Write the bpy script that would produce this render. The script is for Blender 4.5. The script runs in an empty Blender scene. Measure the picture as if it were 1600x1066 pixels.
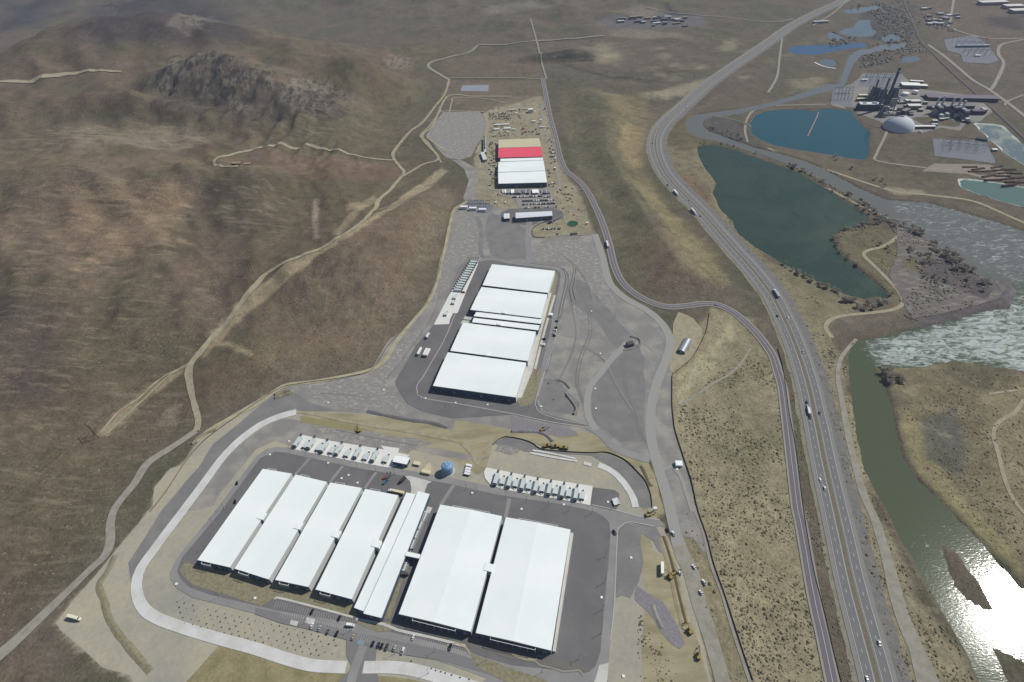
import bpy, bmesh, math, random
import numpy as np
from mathutils import Vector, Matrix
from mathutils.geometry import delaunay_2d_cdt
random.seed(7); rng = np.random.default_rng(7)
S = bpy.context.scene; C = S.collection
# ---------------------------------------------------------------- camera, sky, sun, exposure
F, PITCH, ROLL, CAMH = 872.0, math.radians(41.85), math.radians(2.95), 500.0
cam_d = bpy.data.cameras.new('camera'); cam = bpy.data.objects.new('camera', cam_d); C.objects.link(cam)
cam_d.sensor_fit = 'HORIZONTAL'; cam_d.sensor_width = 36; cam_d.lens = 36 * F / 1600
cam_d.clip_start = 1; cam_d.clip_end = 40000
cam.matrix_world = (Matrix.Translation((0, 0, CAMH)) @ Matrix.Rotation(math.pi / 2 - PITCH, 4, 'X')
                    @ Matrix.Rotation(-ROLL, 4, 'Z'))
S.camera = cam
SUN_EL, SUN_AZ = math.radians(47.5), math.radians(66.0)      # azimuth measured clockwise from +Y
w = bpy.data.worlds.new('World'); S.world = w; w.use_nodes = True
nt = w.node_tree; sky = nt.nodes.new('ShaderNodeTexSky'); sky.sky_type = 'NISHITA'; sky.sun_disc = False
sky.sun_elevation = SUN_EL; sky.sun_rotation = SUN_AZ; sky.altitude = 1300
nt.links.new(sky.outputs[0], nt.nodes['Background'].inputs[0]); nt.nodes['Background'].inputs[1].default_value = 0.075
sl = bpy.data.lights.new('sun', 'SUN'); sl.energy = 3.85; sl.angle = math.radians(0.5); sl.color = (1, .965, .9)
so = bpy.data.objects.new('sun', sl); C.objects.link(so)
sd = Vector((math.sin(SUN_AZ) * math.cos(SUN_EL), math.cos(SUN_AZ) * math.cos(SUN_EL), math.sin(SUN_EL)))
so.rotation_euler = sd.to_track_quat('Z', 'Y').to_euler()
S.view_settings.view_transform = 'Standard'; S.view_settings.look = 'None'
S.view_settings.exposure = 0.0; S.view_settings.gamma = 1.0; S.view_settings.use_curve_mapping = False

# ---------------------------------------------------------------- survey: bearings taken from the photograph -> places on the land
_c, _s = math.cos(ROLL), math.sin(ROLL)
_R = np.array(cam.matrix_world.to_3x3())
def ray(px, py):
    d = np.array([(px - 800) / F, -(py - 533) / F, -1.0])
    return _R @ d
def G(p, z=0.0):
    r = ray(*p); t = (z - CAMH) / r[2]
    return np.array([r[0] * t, r[1] * t])
def srgb(r, g, b):
    f = lambda c: (c / 255 / 12.92) if c <= 10 else ((c / 255 + .055) / 1.055) ** 2.4
    return (f(r), f(g), f(b))

# ---------------------------------------------------------------- polygon / noise tools
def inpoly(P, X, Y):
    ins = np.zeros(X.shape, bool); n = len(P); j = n - 1
    for i in range(n):
        xi, yi = P[i]; xj, yj = P[j]
        if yi != yj:
            c = ((yi > Y) != (yj > Y)) & (X < (xj - xi) * (Y - yi) / (yj - yi) + xi)
            ins ^= c
        j = i
    return ins
def distseg(P, X, Y, closed=True):
    d = np.full(X.shape, 1e18); n = len(P)
    for i in range(n if closed else n - 1):
        a = P[i]; b = P[(i + 1) % n]; ab = b - a; L = ab @ ab + 1e-9
        t = np.clip(((X - a[0]) * ab[0] + (Y - a[1]) * ab[1]) / L, 0, 1)
        d = np.minimum(d, (X - a[0] - t * ab[0]) ** 2 + (Y - a[1] - t * ab[1]) ** 2)
    return np.sqrt(d)
def sdist(P, X, Y):
    d = distseg(P, X, Y); return np.where(inpoly(P, X, Y), d, -d)
def sm(t):
    t = np.clip(t, 0, 1); return t * t * (3 - 2 * t)
def vnoise(X, Y, s, seed=0):
    X = X / s; Y = Y / s; xi = np.floor(X).astype(np.int64); yi = np.floor(Y).astype(np.int64)
    fx = sm(X - xi); fy = sm(Y - yi)
    def h(a, b):
        n = (a * 374761393 + b * 668265263 + seed * 1442695041) & 0xffffffff
        n = ((n ^ (n >> 13)) * 1274126177) & 0xffffffff
        return ((n ^ (n >> 16)) & 0xffff) / 65535.0
    return (h(xi, yi) * (1 - fx) + h(xi + 1, yi) * fx) * (1 - fy) + (h(xi, yi + 1) * (1 - fx) + h(xi + 1, yi + 1) * fx) * fy
def fbm(X, Y, s, oct=4, seed=0):
    a = 0; amp = 1; tot = 0
    for o in range(oct):
        a = a + amp * vnoise(X, Y, s / 2 ** o, seed + o * 17); tot += amp; amp *= .5
    return a / tot * 2 - 1
def ridge(X, Y, s, oct=4, seed=0):
    a = 0; amp = 1; tot = 0
    for o in range(oct):
        a = a + amp * (1 - abs(2 * vnoise(X, Y, s / 2 ** o, seed + o * 31) - 1)); tot += amp; amp *= .5
    return a / tot
def catmull(P, step=6.0, closed=False):
    P = [np.array(p, float) for p in P]; n = len(P); out = []
    rngi = range(n if closed else n - 1)
    for i in rngi:
        if closed: p0, p1, p2, p3 = P[(i - 1) % n], P[i], P[(i + 1) % n], P[(i + 2) % n]
        else: p0, p1, p2, p3 = P[max(i - 1, 0)], P[i], P[i + 1], P[min(i + 2, n - 1)]
        m = max(1, int(np.linalg.norm(p2 - p1) / step))
        for k in range(m):
            t = k / m
            out.append(.5 * (2 * p1 + (p2 - p0) * t + (2 * p0 - 5 * p1 + 4 * p2 - p3) * t * t + (3 * p1 - 3 * p2 + p3 - p0) * t ** 3))
    if not closed: out.append(P[-1])
    return np.array(out)

# ---------------------------------------------------------------- terrain heights
def axis(core0, core1, d, lo, hi, g=1.045, dmax=60):
    a = list(np.arange(core0, core1, d)); s = d
    while a[-1] < hi: s = min(s * g, dmax); a.append(a[-1] + s)
    s = d; b = [core0]
    while b[-1] > lo: s = min(s * g, dmax); b.append(b[-1] - s)
    return np.array(sorted(set(b[1:] + a)))
xs = axis(-420, 620, 4.0, -3600, 5200, 1.02, 80)
ys = axis(60, 1300, 4.0, -900, 9000, 1.012, 120)
X, Y = np.meshgrid(xs, ys)
# water outlines (photo bearings)
LAKE = [(1090,228),(1110,226),(1150,233),(1190,243),(1230,258),(1270,276),(1300,300),(1330,318),(1355,335),(1360,345),(1340,352),(1310,360),(1300,372),(1305,390),(1330,410),(1360,435),(1385,455),(1390,466),(1370,462),(1350,465),(1320,458),(1280,440),(1250,425),(1215,405),(1180,385),(1155,365),(1145,345),(1125,325),(1115,300),(1120,285),(1105,265),(1092,245)]
SPOND = [(1172,195),(1180,180),(1195,173),(1215,171),(1255,171),(1270,174),(1285,169),(1330,173),(1336,185),(1350,198),(1359,205),(1358,225),(1353,249),(1320,245),(1280,238),(1240,232),(1210,226),(1190,218),(1176,208)]
RIV_LO = [(1330,541),(1327,560),(1329,594),(1335,644),(1342,687),(1352,732),(1375,777),(1391,805),(1408,838),(1431,878),(1464,934),(1491,984),(1516,1029),(1560,1110),(1700,1200),(1760,1090),(1650,960),(1594,916),(1557,876),(1532,846),(1506,818),(1484,798),(1460,772),(1430,744),(1410,712),(1400,672),(1392,627),(1380,592),(1366,569),(1395,574),(1445,572),(1490,562),(1540,568),(1600,578),(1720,600),(1800,420),(1600,361),(1562,348),(1512,333),(1450,316),(1400,312),(1385,311),(1340,292),(1300,270),(1262,252),(1222,240),(1180,230),(1140,216),(1110,205),(1098,195),(1100,187),(1110,183),(1150,178),(1200,167),(1237,157),(1275,147),(1302,140),(1318,137),(1326,118),(1333,100),(1345,86),(1372,79),(1400,76),(1416,72),(1414,66),(1385,68),(1368,72),(1340,77),(1327,88),(1319,108),(1312,130),(1300,130),(1272,137),(1237,150),(1200,160),(1150,170),(1105,176),(1080,180),(1072,190),(1076,205),(1092,214),(1130,222),(1180,238),(1225,254),(1262,268),(1290,284),(1318,298),(1345,314),(1370,330),(1400,345),(1440,362),(1470,385),(1500,400),(1530,430),(1580,440),(1590,455),(1580,480),(1540,485),(1490,500),(1430,515),(1380,525),(1350,530)]
POND_B = [(1232,77),(1240,72),(1270,70),(1310,70),(1340,66),(1352,67),(1354,73),(1330,75),(1300,80),(1275,85),(1245,84),(1234,81)]
POND_T = [(1309,50),(1318,46),(1335,42),(1340,34),(1350,30),(1358,32),(1360,42),(1368,50),(1362,56),(1340,57),(1320,54)]
POND_T2 = [(1294,54),(1300,47),(1308,55),(1320,60),(1310,62),(1298,60)]
POND_T3 = [(1320,16),(1345,12),(1372,8),(1380,12),(1350,18),(1325,21)]
POND_T4 = [(1378,58),(1395,52),(1408,57),(1400,64),(1385,65)]
POND_S = [(1281,95),(1290,92),(1303,93),(1307,101),(1298,104),(1286,100)]
POND_R = [(1405,93),(1418,88),(1432,87),(1437,93),(1425,97),(1408,97)]
POND_E = [(1523,193),(1560,196),(1574,205),(1600,229),(1640,262),(1640,280),(1600,256),(1572,238),(1545,214)]
POND_F = [(1499,283),(1506,280),(1560,286),(1600,293),(1680,305),(1680,340),(1600,323),(1570,315),(1525,301),(1505,293)]
ISL = [(1464,846),(1480,850),(1501,866),(1512,884),(1527,903),(1545,930),(1557,954),(1547,961),(1520,947),(1501,934),(1486,916),(1474,881)]
ISL2 = [(1540,1003),(1560,1010),(1600,1030),(1640,1070),(1600,1100),(1570,1066),(1555,1035)]
WLAKE = -2.0
def WP(pts, z=0.0): return np.array([G(p, z) for p in pts])
def bump(cx, cy, rx, ry, rot, h, p=1.0):
    c, s = math.cos(rot), math.sin(rot); u = ((X - cx) * c + (Y - cy) * s) / rx; v = (-(X - cx) * s + (Y - cy) * c) / ry
    return h * np.exp(-(u * u + v * v) ** p)
# hillside mask: distance west of the graded valley floor
HILLB = [(740,60),(700,95),(668,110),(690,130),(655,185),(640,215),(690,255),(722,300),(702,340),(688,410),(676,450),(640,500),(604,545),(580,572),(500,592),(445,597),(400,620),(340,655),(300,690),(240,740),(205,815),(150,875),(95,935),(75,975),(100,1005),(150,1050),(190,1068),(230,1180),(60,1400)]
hb = list(WP(HILLB)); west = np.array(hb + [np.array([-6000, hb[-1][1] - 400]), np.array([-6000, hb[0][1] + 300])])
dw = sdist(west, X, Y)
far = sm((Y - 1750) / 900)
hm = sm(dw / 160)
base = 48 * sm(dw / 420) + 60 * sm((dw - 250) / 900) + 110 * sm((dw - 700) / 1500)
H = hm * (base + 26 * fbm(X, Y, 420, 4, 3) * sm(dw / 300) + 30 * (ridge(X * .9 + Y * .35, Y * .55 - X * .2, 150, 4, 5) - .6) * sm(dw / 220))
# the near flat part of the west slope (bottom-left) is gentle
def gz(p, z): return G(p, z)
def B(p, z, rx, ry, rot, h, pw=1.0):
    c = gz(p, z); return bump(c[0], c[1], rx, ry, math.radians(rot), h, pw)
H += B((345,115), 120, 170, 120, 10, 75, 1.3) * hm       # rocky knob
H += B((480,150), 90, 130, 110, -20, 45) * hm
H += B((560,90), 90, 170, 90, -15, 55) * hm
H += B((200,30), 170, 420, 260, 20, 130) * hm
H += B((60,215), 60, 260, 60, 5, 34) * hm
H += B((250,195), 70, 190, 38, -6, 30) * hm
H += B((90,262), 60, 200, 34, 6, 18) * hm
H += B((160,300), 60, 180, 80, 0, 28) * hm
H += B((350,300), 40, 110, 60, 20, 34) * hm
H += 3.2 * (ridge(X * .9 + Y * .3, (Y - X * .3) * .5, 26, 3, 19) - .6) * sm((dw - 60) / 150) * (1 - sm((Y - 1300) / 500))
H += 15 * (ridge(X * .75 + Y * .66, (Y * .75 - X * .66) * .45, 62, 4, 15) - .6) * sm((dw - 180) / 250) * (1 - sm((Y - 1900) / 600))
H += B((560,400), 20, 95, 150, -25, 34, 1.2) * sm(dw / 60)
H += B((660,320), 15, 60, 80, -10, 16) * sm(dw / 50)
H += B((380,570), 20, 60, 60, 0, 14) * sm(dw / 60)
# distant ranges to the north
dn = sm((Y - 1900) / 1400)
H += dn * (70 * sm((Y - 2100) / 1800) + 75 * fbm(X + 500, Y, 600, 4, 9) + 75 * (ridge(X, Y, 420, 4, 21) - .5)) * sm((1150 - X) / 700 + .15)
H += (7 * fbm(X, Y, 110, 4, 31) + 6 * (ridge(X * .8, Y, 150, 4, 33) - .6)) * sm((Y - 1680) / 350) * sm((980 - X) / 250)
H += 260 * sm((Y - 3600) / 3500) + sm((Y - 3000) / 2000) * 120 * (ridge(X, Y, 1500, 4, 8) - .3)
# the mound between the site and the highway
MOUND = [(868,135),(900,128),(950,130),(1000,150),(1022,180),(1014,215),(1014,245),(1030,285),(1060,325),(1100,365),(1135,400),(1160,430),(1175,455),(1130,468),(1040,471),(1000,462),(978,440),(962,405),(950,365),(940,330),(925,295),(900,262),(885,245),(878,210),(872,170)]
dm = sdist(WP(MOUND, 5), X, Y)
rg = distseg(WP([(945,140),(950,190),(975,250),(1005,320),(1040,400),(1045,430)], 25), X, Y, False)
H += sm(dm / 110) * (4 + 14 * np.exp(-(rg / 95) ** 2)) + sm(dm / 30) * 3 * fbm(X, Y, 60, 3, 4)
# far hummocks by the wash
H += B((875,90), 5, 120, 26, -4, 20, 2.0); H += B((1000,150), 5, 70, 25, 12, 9); H += B((900,88), 5, 60, 25, 5, 8); H += B((1030,110), 5, 120, 40, 8, 8)
# east side gentle relief
e = sm((X - 250) / 300) * sm((Y - 300) / 200)
H += e * 1.2 * fbm(X, Y, 120, 3, 12)
# highway and frontage road run on the level: flattened corridor
HWY = [(1374,1075),(1368,1049),(1349,979),(1338,939),(1326,890),(1318,853),(1309,813),(1301,778),(1287.5,718),(1278,670),(1272,644),(1265,610),(1254,571),(1240,532),(1226,500),(1211,470),(1200,453),(1175,421),(1145,388),(1095,331),(1067,303),(1044,278),(1032,258),(1025,238),(1024,220),(1029,205),(1040,190),(1060,172),(1082,152),(1107,130),(1150,100),(1200,66),(1237,40),(1275,20),(1310,4),(1350,-18),(1420,-50)]
hw = WP(HWY); dh = distseg(hw, X, Y, False)
H = np.where(dh < 90, H * sm((dh - 24) / 60), H)
# fine roughness on natural land
H = np.maximum(H, -.7)
RAPIDS_P = WP([(1350,533),(1430,513),(1490,498),(1545,485),(1585,470),(1640,440),(1800,430),(1800,620),(1600,580),(1540,568),(1490,562),(1445,572),(1395,574),(1366,569)])
def carve(pts, bank=5.0, depth=4.0, z=0.0):
    global H
    P = WP(pts, z); bx = (X > P[:, 0].min() - 60) & (X < P[:, 0].max() + 60) & (Y > P[:, 1].min() - 60) & (Y < P[:, 1].max() + 60)
    x, y = X[bx], Y[bx]; d = sdist(P, x, y) + 1.2 * fbm(x, y, 14, 2, 2)
    t = sm((d + bank * .5) / bank)
    near = sm((d + 40) / 38)
    h = H[bx] * (1 - near) + 0 * near
    H[bx] = h * (1 - t) + (-depth) * t
    return P
for q in (LAKE, SPOND, RIV_LO, POND_B, POND_T, POND_T2, POND_T3, POND_T4, POND_S, POND_R, POND_E, POND_F): carve(q, 5 if q in (LAKE, RIV_LO) else 8)
for isl in (ISL, ISL2):
    P = WP(isl, -2); d = sdist(P, X, Y); t = sm((d + 3) / 6); H = H * (1 - t) + (-1.2 + .5 * fbm(X, Y, 10, 2)) * t
KNOB = [(205,150),(235,105),(270,82),(320,78),(360,92),(400,100),(450,115),(500,125),(545,150),(560,185),(520,200),(470,190),(420,188),(380,190),(330,180),(290,175),(250,170)]
KN = WP(KNOB, 130); dk = sdist(KN, X, Y)
H += sm(dk / 60) * 26 * (ridge(X * 1.5 - Y * .2, Y * .5, 52, 4, 41) - .45)
ZG = H.copy()
def Hm(x, y):
    x = np.asarray(x, float); y = np.asarray(y, float)
    i = np.clip(np.searchsorted(xs, x) - 1, 0, len(xs) - 2); j = np.clip(np.searchsorted(ys, y) - 1, 0, len(ys) - 2)
    u = (x - xs[i]) / (xs[i + 1] - xs[i]); v = (y - ys[j]) / (ys[j + 1] - ys[j])
    a, b, c, d = ZG[j, i], ZG[j, i + 1], ZG[j + 1, i + 1], ZG[j + 1, i]
    # quad split along the a-c diagonal, like the mesh
    return np.where(u > v, a + (b - a) * u + (c - b) * v, a + (c - d) * u + (d - a) * v)
def T(p):
    """place on the land seen along a bearing"""
    r = ray(*p); t0 = (420 - CAMH) / r[2]; t1 = min((-6 - CAMH) / r[2], 14000 / max(1e-6, math.hypot(r[0], r[1])))
    ts = np.linspace(t0, t1, 500); g = CAMH + r[2] * ts - Hm(r[0] * ts, r[1] * ts)
    k = np.argmax(g <= 0) if (g <= 0).any() else len(ts) - 1
    k = max(k, 1); a, b = ts[k - 1], ts[k]
    f = g[k - 1] / (g[k - 1] - g[k] + 1e-12); t = a + (b - a) * min(max(f, 0), 1)
    return np.array([r[0] * t, r[1] * t])
def TP(pts): return np.array([T(p) for p in pts])

# ---------------------------------------------------------------- materials
MATS = {}
def nodes(m): m.use_nodes = True; return m.node_tree, m.node_tree.nodes['Principled BSDF']
def mat(name, col, rough=.85, var=.0, scale=.05, col2=None, fine=0, fscale=1.2, bump=0, bscale=.8, metal=0, spec=.3, thr=(.42, .62), stretch=None):
    if name in MATS: return MATS[name]
    m = bpy.data.materials.new(name); t, b = nodes(m); N, L = t.nodes, t.links
    b.inputs['Roughness'].default_value = rough; b.inputs['Metallic'].default_value = metal
    b.inputs['Specular IOR Level'].default_value = spec
    m.diffuse_color = (*col, 1); b.inputs['Base Color'].default_value = (*col, 1)
    if col2 or var or fine or bump:
        tc = N.new('ShaderNodeTexCoord'); mp = N.new('ShaderNodeMapping'); L.new(tc.outputs['Object'], mp.inputs[0])
        if stretch: mp.inputs['Rotation'].default_value[2] = stretch[0]; mp.inputs['Scale'].default_value = (stretch[1], stretch[2], 1)
        cur = None
        if col2:
            n = N.new('ShaderNodeTexNoise'); n.inputs['Scale'].default_value = scale; n.inputs['Detail'].default_value = 8; n.inputs['Roughness'].default_value = .62
            L.new(mp.outputs[0], n.inputs[0]); r = N.new('ShaderNodeValToRGB'); L.new(n.outputs[0], r.inputs[0])
            r.color_ramp.elements[0].position = thr[0]; r.color_ramp.elements[1].position = thr[1]
            r.color_ramp.elements[0].color = (*col, 1); r.color_ramp.elements[1].color = (*col2, 1); cur = r.outputs[0]
        if var or fine:
            n = N.new('ShaderNodeTexNoise'); n.inputs['Scale'].default_value = fscale; n.inputs['Detail'].default_value = 4
            L.new(mp.outputs[0], n.inputs[0]); k = N.new('ShaderNodeMapRange'); L.new(n.outputs[0], k.inputs[0])
            f = fine or var; k.inputs[1].default_value = .3; k.inputs[2].default_value = .7; k.inputs[3].default_value = 1 - f; k.inputs[4].default_value = 1 + f
            x = N.new('ShaderNodeMix'); x.data_type = 'RGBA'; x.blend_type = 'MULTIPLY'; x.inputs[0].default_value = 1
            if cur: L.new(cur, x.inputs[6])
            else: x.inputs[6].default_value = (*col, 1)
            L.new(k.outputs[0], x.inputs[7]); cur = x.outputs[2]
        if cur: L.new(cur, b.inputs['Base Color'])
        if bump:
            n = N.new('ShaderNodeTexNoise'); n.inputs['Scale'].default_value = bscale; n.inputs['Detail'].default_value = 5
            L.new(mp.outputs[0], n.inputs[0]); u = N.new('ShaderNodeBump'); u.inputs['Strength'].default_value = 1; u.inputs['Distance'].default_value = bump
            L.new(n.outputs[0], u.inputs['Height']); L.new(u.outputs[0], b.inputs['Normal'])
    MATS[name] = m; return m

# ---------------------------------------------------------------- object helpers
def link(name, verts, faces, m, parent=None, kind=None, label=None, cat=None, group=None, smooth=False):
    me = bpy.data.meshes.new(name); me.from_pydata([tuple(map(float, v)) for v in verts], [], [tuple(map(int, f)) for f in faces])
    if m: me.materials.append(m)
    if smooth: me.polygons.foreach_set('use_smooth', [True] * len(me.polygons))
    o = bpy.data.objects.new(name, me); C.objects.link(o)
    if parent: o.parent = parent
    tag(o, label, cat, group, kind); return o
def tag(o, label=None, cat=None, group=None, kind=None):
    if label: o['label'] = label
    if cat: o['category'] = cat
    if group: o['group'] = group
    if kind: o['kind'] = kind
def empty(name, loc, rz=0, label=None, cat=None, group=None):
    o = bpy.data.objects.new(name, None); C.objects.link(o); o.location = loc; o.rotation_euler = (0, 0, rz); o.empty_display_size = 1
    tag(o, label, cat, group); return o
def copy_tree(o, loc=None, rz=None, label=None, parent=None, group=None):
    c = o.copy(); C.objects.link(c)
    if parent: c.parent = parent
    if loc is not None: c.location = loc
    if rz is not None: c.rotation_euler = (0, 0, rz)
    if label: c['label'] = label
    if group: c['group'] = group
    for ch in list(o.children): copy_tree(ch, parent=c)
    return c

# ---------------------------------------------------------------- ground colour (real soil, grass and rock of the place)
BR = srgb(104, 95, 82); col = np.empty(X.shape + (3,)); col[:] = BR
n1 = fbm(X, Y, 90, 5, 50)[..., None]; n2 = fbm(X, Y, 30, 4, 60)[..., None]
def mixin(w, c):
    global col
    w = np.clip(w, 0, 1)[..., None]; col = col * (1 - w) + np.array(c) * w
GRN, RED, DRK, TAN, PALE, ROCK = srgb(88, 90, 68), srgb(110, 93, 82), srgb(84, 78, 70), srgb(138, 129, 104), srgb(158, 150, 124), srgb(140, 133, 122)
mixin(sm((n1[..., 0] + .15) * 2.2) * .55, GRN)
mixin(sm((n2[..., 0] - .25) * 3) * .4, RED)
def paint(pts, c, k=1.0, feather=30, wob=12, ns=40, terrain=True):
    P = TP(pts) if terrain else WP(pts)
    bx = (X > P[:, 0].min() - feather * 2 - 20) & (X < P[:, 0].max() + feather * 2 + 20) & (Y > P[:, 1].min() - feather * 2 - 20) & (Y < P[:, 1].max() + feather * 2 + 20)
    x, y = X[bx], Y[bx]; d = sdist(P, x, y) + wob * fbm(x, y, ns, 3, len(pts) + int(abs(P[0, 0])) % 97)
    wgt = (sm((d + feather * .5) / feather) * k)[..., None]
    col[bx] = col[bx] * (1 - wgt) + np.array(c) * wgt
# left hillside
paint([(0,420),(200,420),(330,560),(290,640),(100,900),(0,1000)], srgb(92,86,70), .65, 60, 40, 90)
paint([(0,470),(60,480),(110,540),(60,640),(0,620)], srgb(80,73,70), .7, 50, 30, 70)
paint([(0,285),(150,275),(300,290),(280,340),(250,400),(120,440),(0,430)], srgb(118,106,90), .5, 60, 60, 60)
paint([(100,300),(230,285),(290,300),(260,380),(180,400),(90,370)], srgb(146,128,104), .45, 30, 30, 25)
paint([(310,290),(420,275),(470,330),(420,385),(330,360)], srgb(82,76,70), .6, 40, 20)
paint([(400,285),(600,265),(620,290),(560,340),(500,400),(400,440),(380,400)], srgb(98,92,74), .6, 50, 25)
paint([(460,170),(600,110),(690,120),(680,160),(620,220),(560,235),(470,215)], srgb(96,94,74), .5, 60, 25)
paint([(0,170),(180,165),(320,180),(400,195),(440,205),(420,225),(200,228),(0,240)], srgb(96,92,76), .6, 40, 20)
paint([(100,195),(260,190),(330,215),(280,235),(110,235)], srgb(132,126,108), .55, 30, 30, 26)
paint([(0,250),(300,240),(480,255),(420,270),(200,275),(0,280)], srgb(112,102,84), .6, 40, 20)
paint([(420,240),(600,255),(640,275),(470,285)], srgb(112,96,80), .6, 30, 20)
paint([(130,0),(330,0),(400,60),(300,80),(140,65)], srgb(68,65,68), .8, 120, 60, 120)
paint([(0,0),(100,0),(60,40),(0,50)], srgb(68,68,74), .8, 120, 60, 120)
paint([(400,480),(520,390),(600,330),(700,290),(720,310),(690,400),(640,500),(580,570),(440,595),(390,560)], srgb(116,106,88), .75, 30, 20)
paint([(490,400),(560,390),(590,440),(540,470),(500,450)], srgb(92,84,74), .6, 25, 15)
paint([(330,560),(400,560),(430,600),(340,640),(310,620)], srgb(104,92,74), .7, 20, 10)
# rock outcrops on the knob and elsewhere
for q in ([(240,120),(270,85),(330,82),(362,100),(350,130),(320,150),(290,115),(262,150),(240,150)], [(440,128),(480,122),(520,135),(510,158),(470,170),(450,165)], [(598,95),(620,85),(650,95),(640,108),(610,105)], [(355,120),(380,125),(378,165),(362,170)], [(268,40),(330,25),(350,35),(300,60)]):
    paint(q, ROCK, .4, 8, 22, 16)
paint([(245,100),(380,95),(420,130),(520,150),(540,185),(400,190),(250,165)], srgb(74,70,66), .75, 20, 20, 25)
# wide disturbed strip beside the dirt track
TRK = srgb(152,143,118)
paint([(392,452),(440,415),(520,378),(560,352),(592,332),(640,298),(690,262),(700,268),(650,305),(600,335),(560,362),(505,395),(450,440),(400,478),(360,515),(330,545),(318,556),(330,520)], TRK, .95, 8, 6, 14)
paint([(585,304),(572,312),(540,340),(520,366),(530,368),(556,340),(570,326),(590,312)], TRK, .6, 6, 4, 10)
paint([(540,320),(560,315),(580,322),(565,330),(545,328)], TRK, .6, 6, 8, 10)
paint([(490,310),(500,312),(496,340),(498,372),(490,372),(488,340)], srgb(150,140,128), .75, 3, 4, 8)
paint([(300,566),(262,586),(228,604),(185,640),(150,680),(168,680),(206,650),(240,615),(272,592)], TRK, .6, 4, 5, 8)
paint([(335,530),(360,534),(396,552),(392,556),(355,542),(336,540)], TRK, .8, 4, 3)
paint([(255,640),(275,632),(282,655),(268,672),(252,660)], srgb(140,130,115), .5, 8, 8, 8)
for i in range(60):       # weathered bare scars across the lower slope
    px, py = rng.uniform(0, 330), rng.uniform(420, 880)
    if px > 330 - (py - 500) * .45: continue
    L_, W_ = rng.uniform(6, 34), rng.uniform(2, 5)
    paint([(px, py), (px + L_ * .6, py - W_ * .3), (px + L_, py + L_ * .25), (px + L_ * .5, py + W_)], srgb(128,120,98), rng.uniform(.3, .75), 5, 5, 7)
for i in range(70):       # streaks of bare ground on the red slope
    px, py = rng.uniform(0, 290), rng.uniform(285, 440); L_ = rng.uniform(8, 30)
    paint([(px, py), (px + L_, py + L_ * .35), (px + L_, py + L_ * .35 + 3), (px - 2, py + 3)], srgb(150,132,110) if rng.random() < .6 else srgb(88,76,70), rng.uniform(.3, .7), 5, 5, 8)
# far plain and wash
paint([(850,100),(1000,112),(1200,120),(1150,130),(1060,160),(1000,128),(880,128),(700,105)], srgb(98,92,84), .6, 60, 30)
paint([(920,75),(950,70),(975,85),(950,100),(935,98)], PALE, .6, 60, 45, 60)
paint([(1005,145),(1060,132),(1100,125),(1085,145),(1050,155),(1010,150)], PALE, .7, 35, 30, 30)
paint([(1125,66),(1150,62),(1150,80),(1130,80)], PALE, .5, 60, 50, 50)
paint([(950,48),(1000,45),(1060,52),(1080,60),(1020,62),(960,56)], srgb(135,128,112), .6, 40, 20)
paint([(925,30),(1000,18),(1100,22),(1095,42),(1000,48),(940,42)], srgb(108,106,108), .75, 40, 40, 60)
paint([(1000,8),(1030,15),(1025,30),(960,18)], srgb(130,118,104), .8, 40, 30)
paint([(1040,5),(1050,15),(1090,24),(1045,24)], srgb(62,60,74), .8, 25, 20)
paint([(820,82),(900,78),(930,90),(925,98),(850,90)], srgb(76,74,68), .65, 15, 12, 15)
paint([(880,98),(950,118),(1040,128),(1040,131),(950,122),(890,106)], srgb(70,70,62), .7, 8, 8, 12)
paint([(760,8),(830,0),(860,10),(800,20),(756,22)], srgb(140,132,120), .5, 60, 30)
# the mound
for i in range(70):
    px, py = rng.uniform(1000, 1320), rng.uniform(60, 175)
    if px < 1320 - (py - 60) * 2.2: paint([(px, py), (px + 14, py - 2), (px + 18, py + 3), (px + 4, py + 4)], srgb(140,132,112) if i % 2 else srgb(84,78,68), .5, 22, 20, 26)
paint([(875,140),(940,140),(960,200),(990,290),(1040,400),(1000,455),(965,410),(945,330),(900,250),(880,200)], srgb(112,108,84), .7, 20, 14)
paint([(985,390),(1040,360),(1075,400),(1060,450),(1010,455)], srgb(110,94,80), .6, 40, 14)
paint([(945,145),(1010,155),(1020,190),(1005,230),(1010,270),(1050,330),(1130,410),(1120,450),(1070,420),(1020,330),(975,240)], srgb(126,116,88), .75, 25, 12)
paint([(980,190),(1005,200),(1000,260),(980,265),(965,230)], srgb(150,134,100), .6, 15, 10)
paint([(975,270),(1000,285),(1050,330),(1100,385),(1140,440),(1130,450),(1075,390),(1020,325)], srgb(142,132,98), .5, 8, 8, 12)
# river flats and east bank
OLV = srgb(108,102,76); SAGE = srgb(122,116,92)
paint([(1046,590),(1110,478),(1170,500),(1215,580),(1240,760),(1280,990),(1300,1100),(1180,1100),(1130,930),(1085,790),(1055,670)], srgb(150,141,114), .95, 10, 6)
paint([(1130,540),(1175,510),(1205,600),(1225,700),(1180,760),(1110,700)], srgb(124,119,94), .6, 40, 25)
paint([(1060,590),(1140,505),(1150,520),(1120,560),(1085,610),(1062,670),(1055,640)], srgb(168,162,130), .8, 8, 14, 14)
paint([(1100,790),(1200,780),(1240,860),(1260,1000),(1180,990)], srgb(146,137,108), .6, 40, 25)
paint([(1180,450),(1230,450),(1300,520),(1335,640),(1370,800),(1450,960),(1530,1080),(1400,1100),(1330,880),(1280,640),(1235,520)], srgb(142,134,108), .9, 10, 8)
paint([(1010,230),(1090,225),(1120,300),(1150,360),(1210,410),(1290,450),(1340,470),(1420,480),(1380,510),(1290,520),(1230,480),(1120,350),(1050,280)], srgb(132,124,98), .8, 14, 10)
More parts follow.
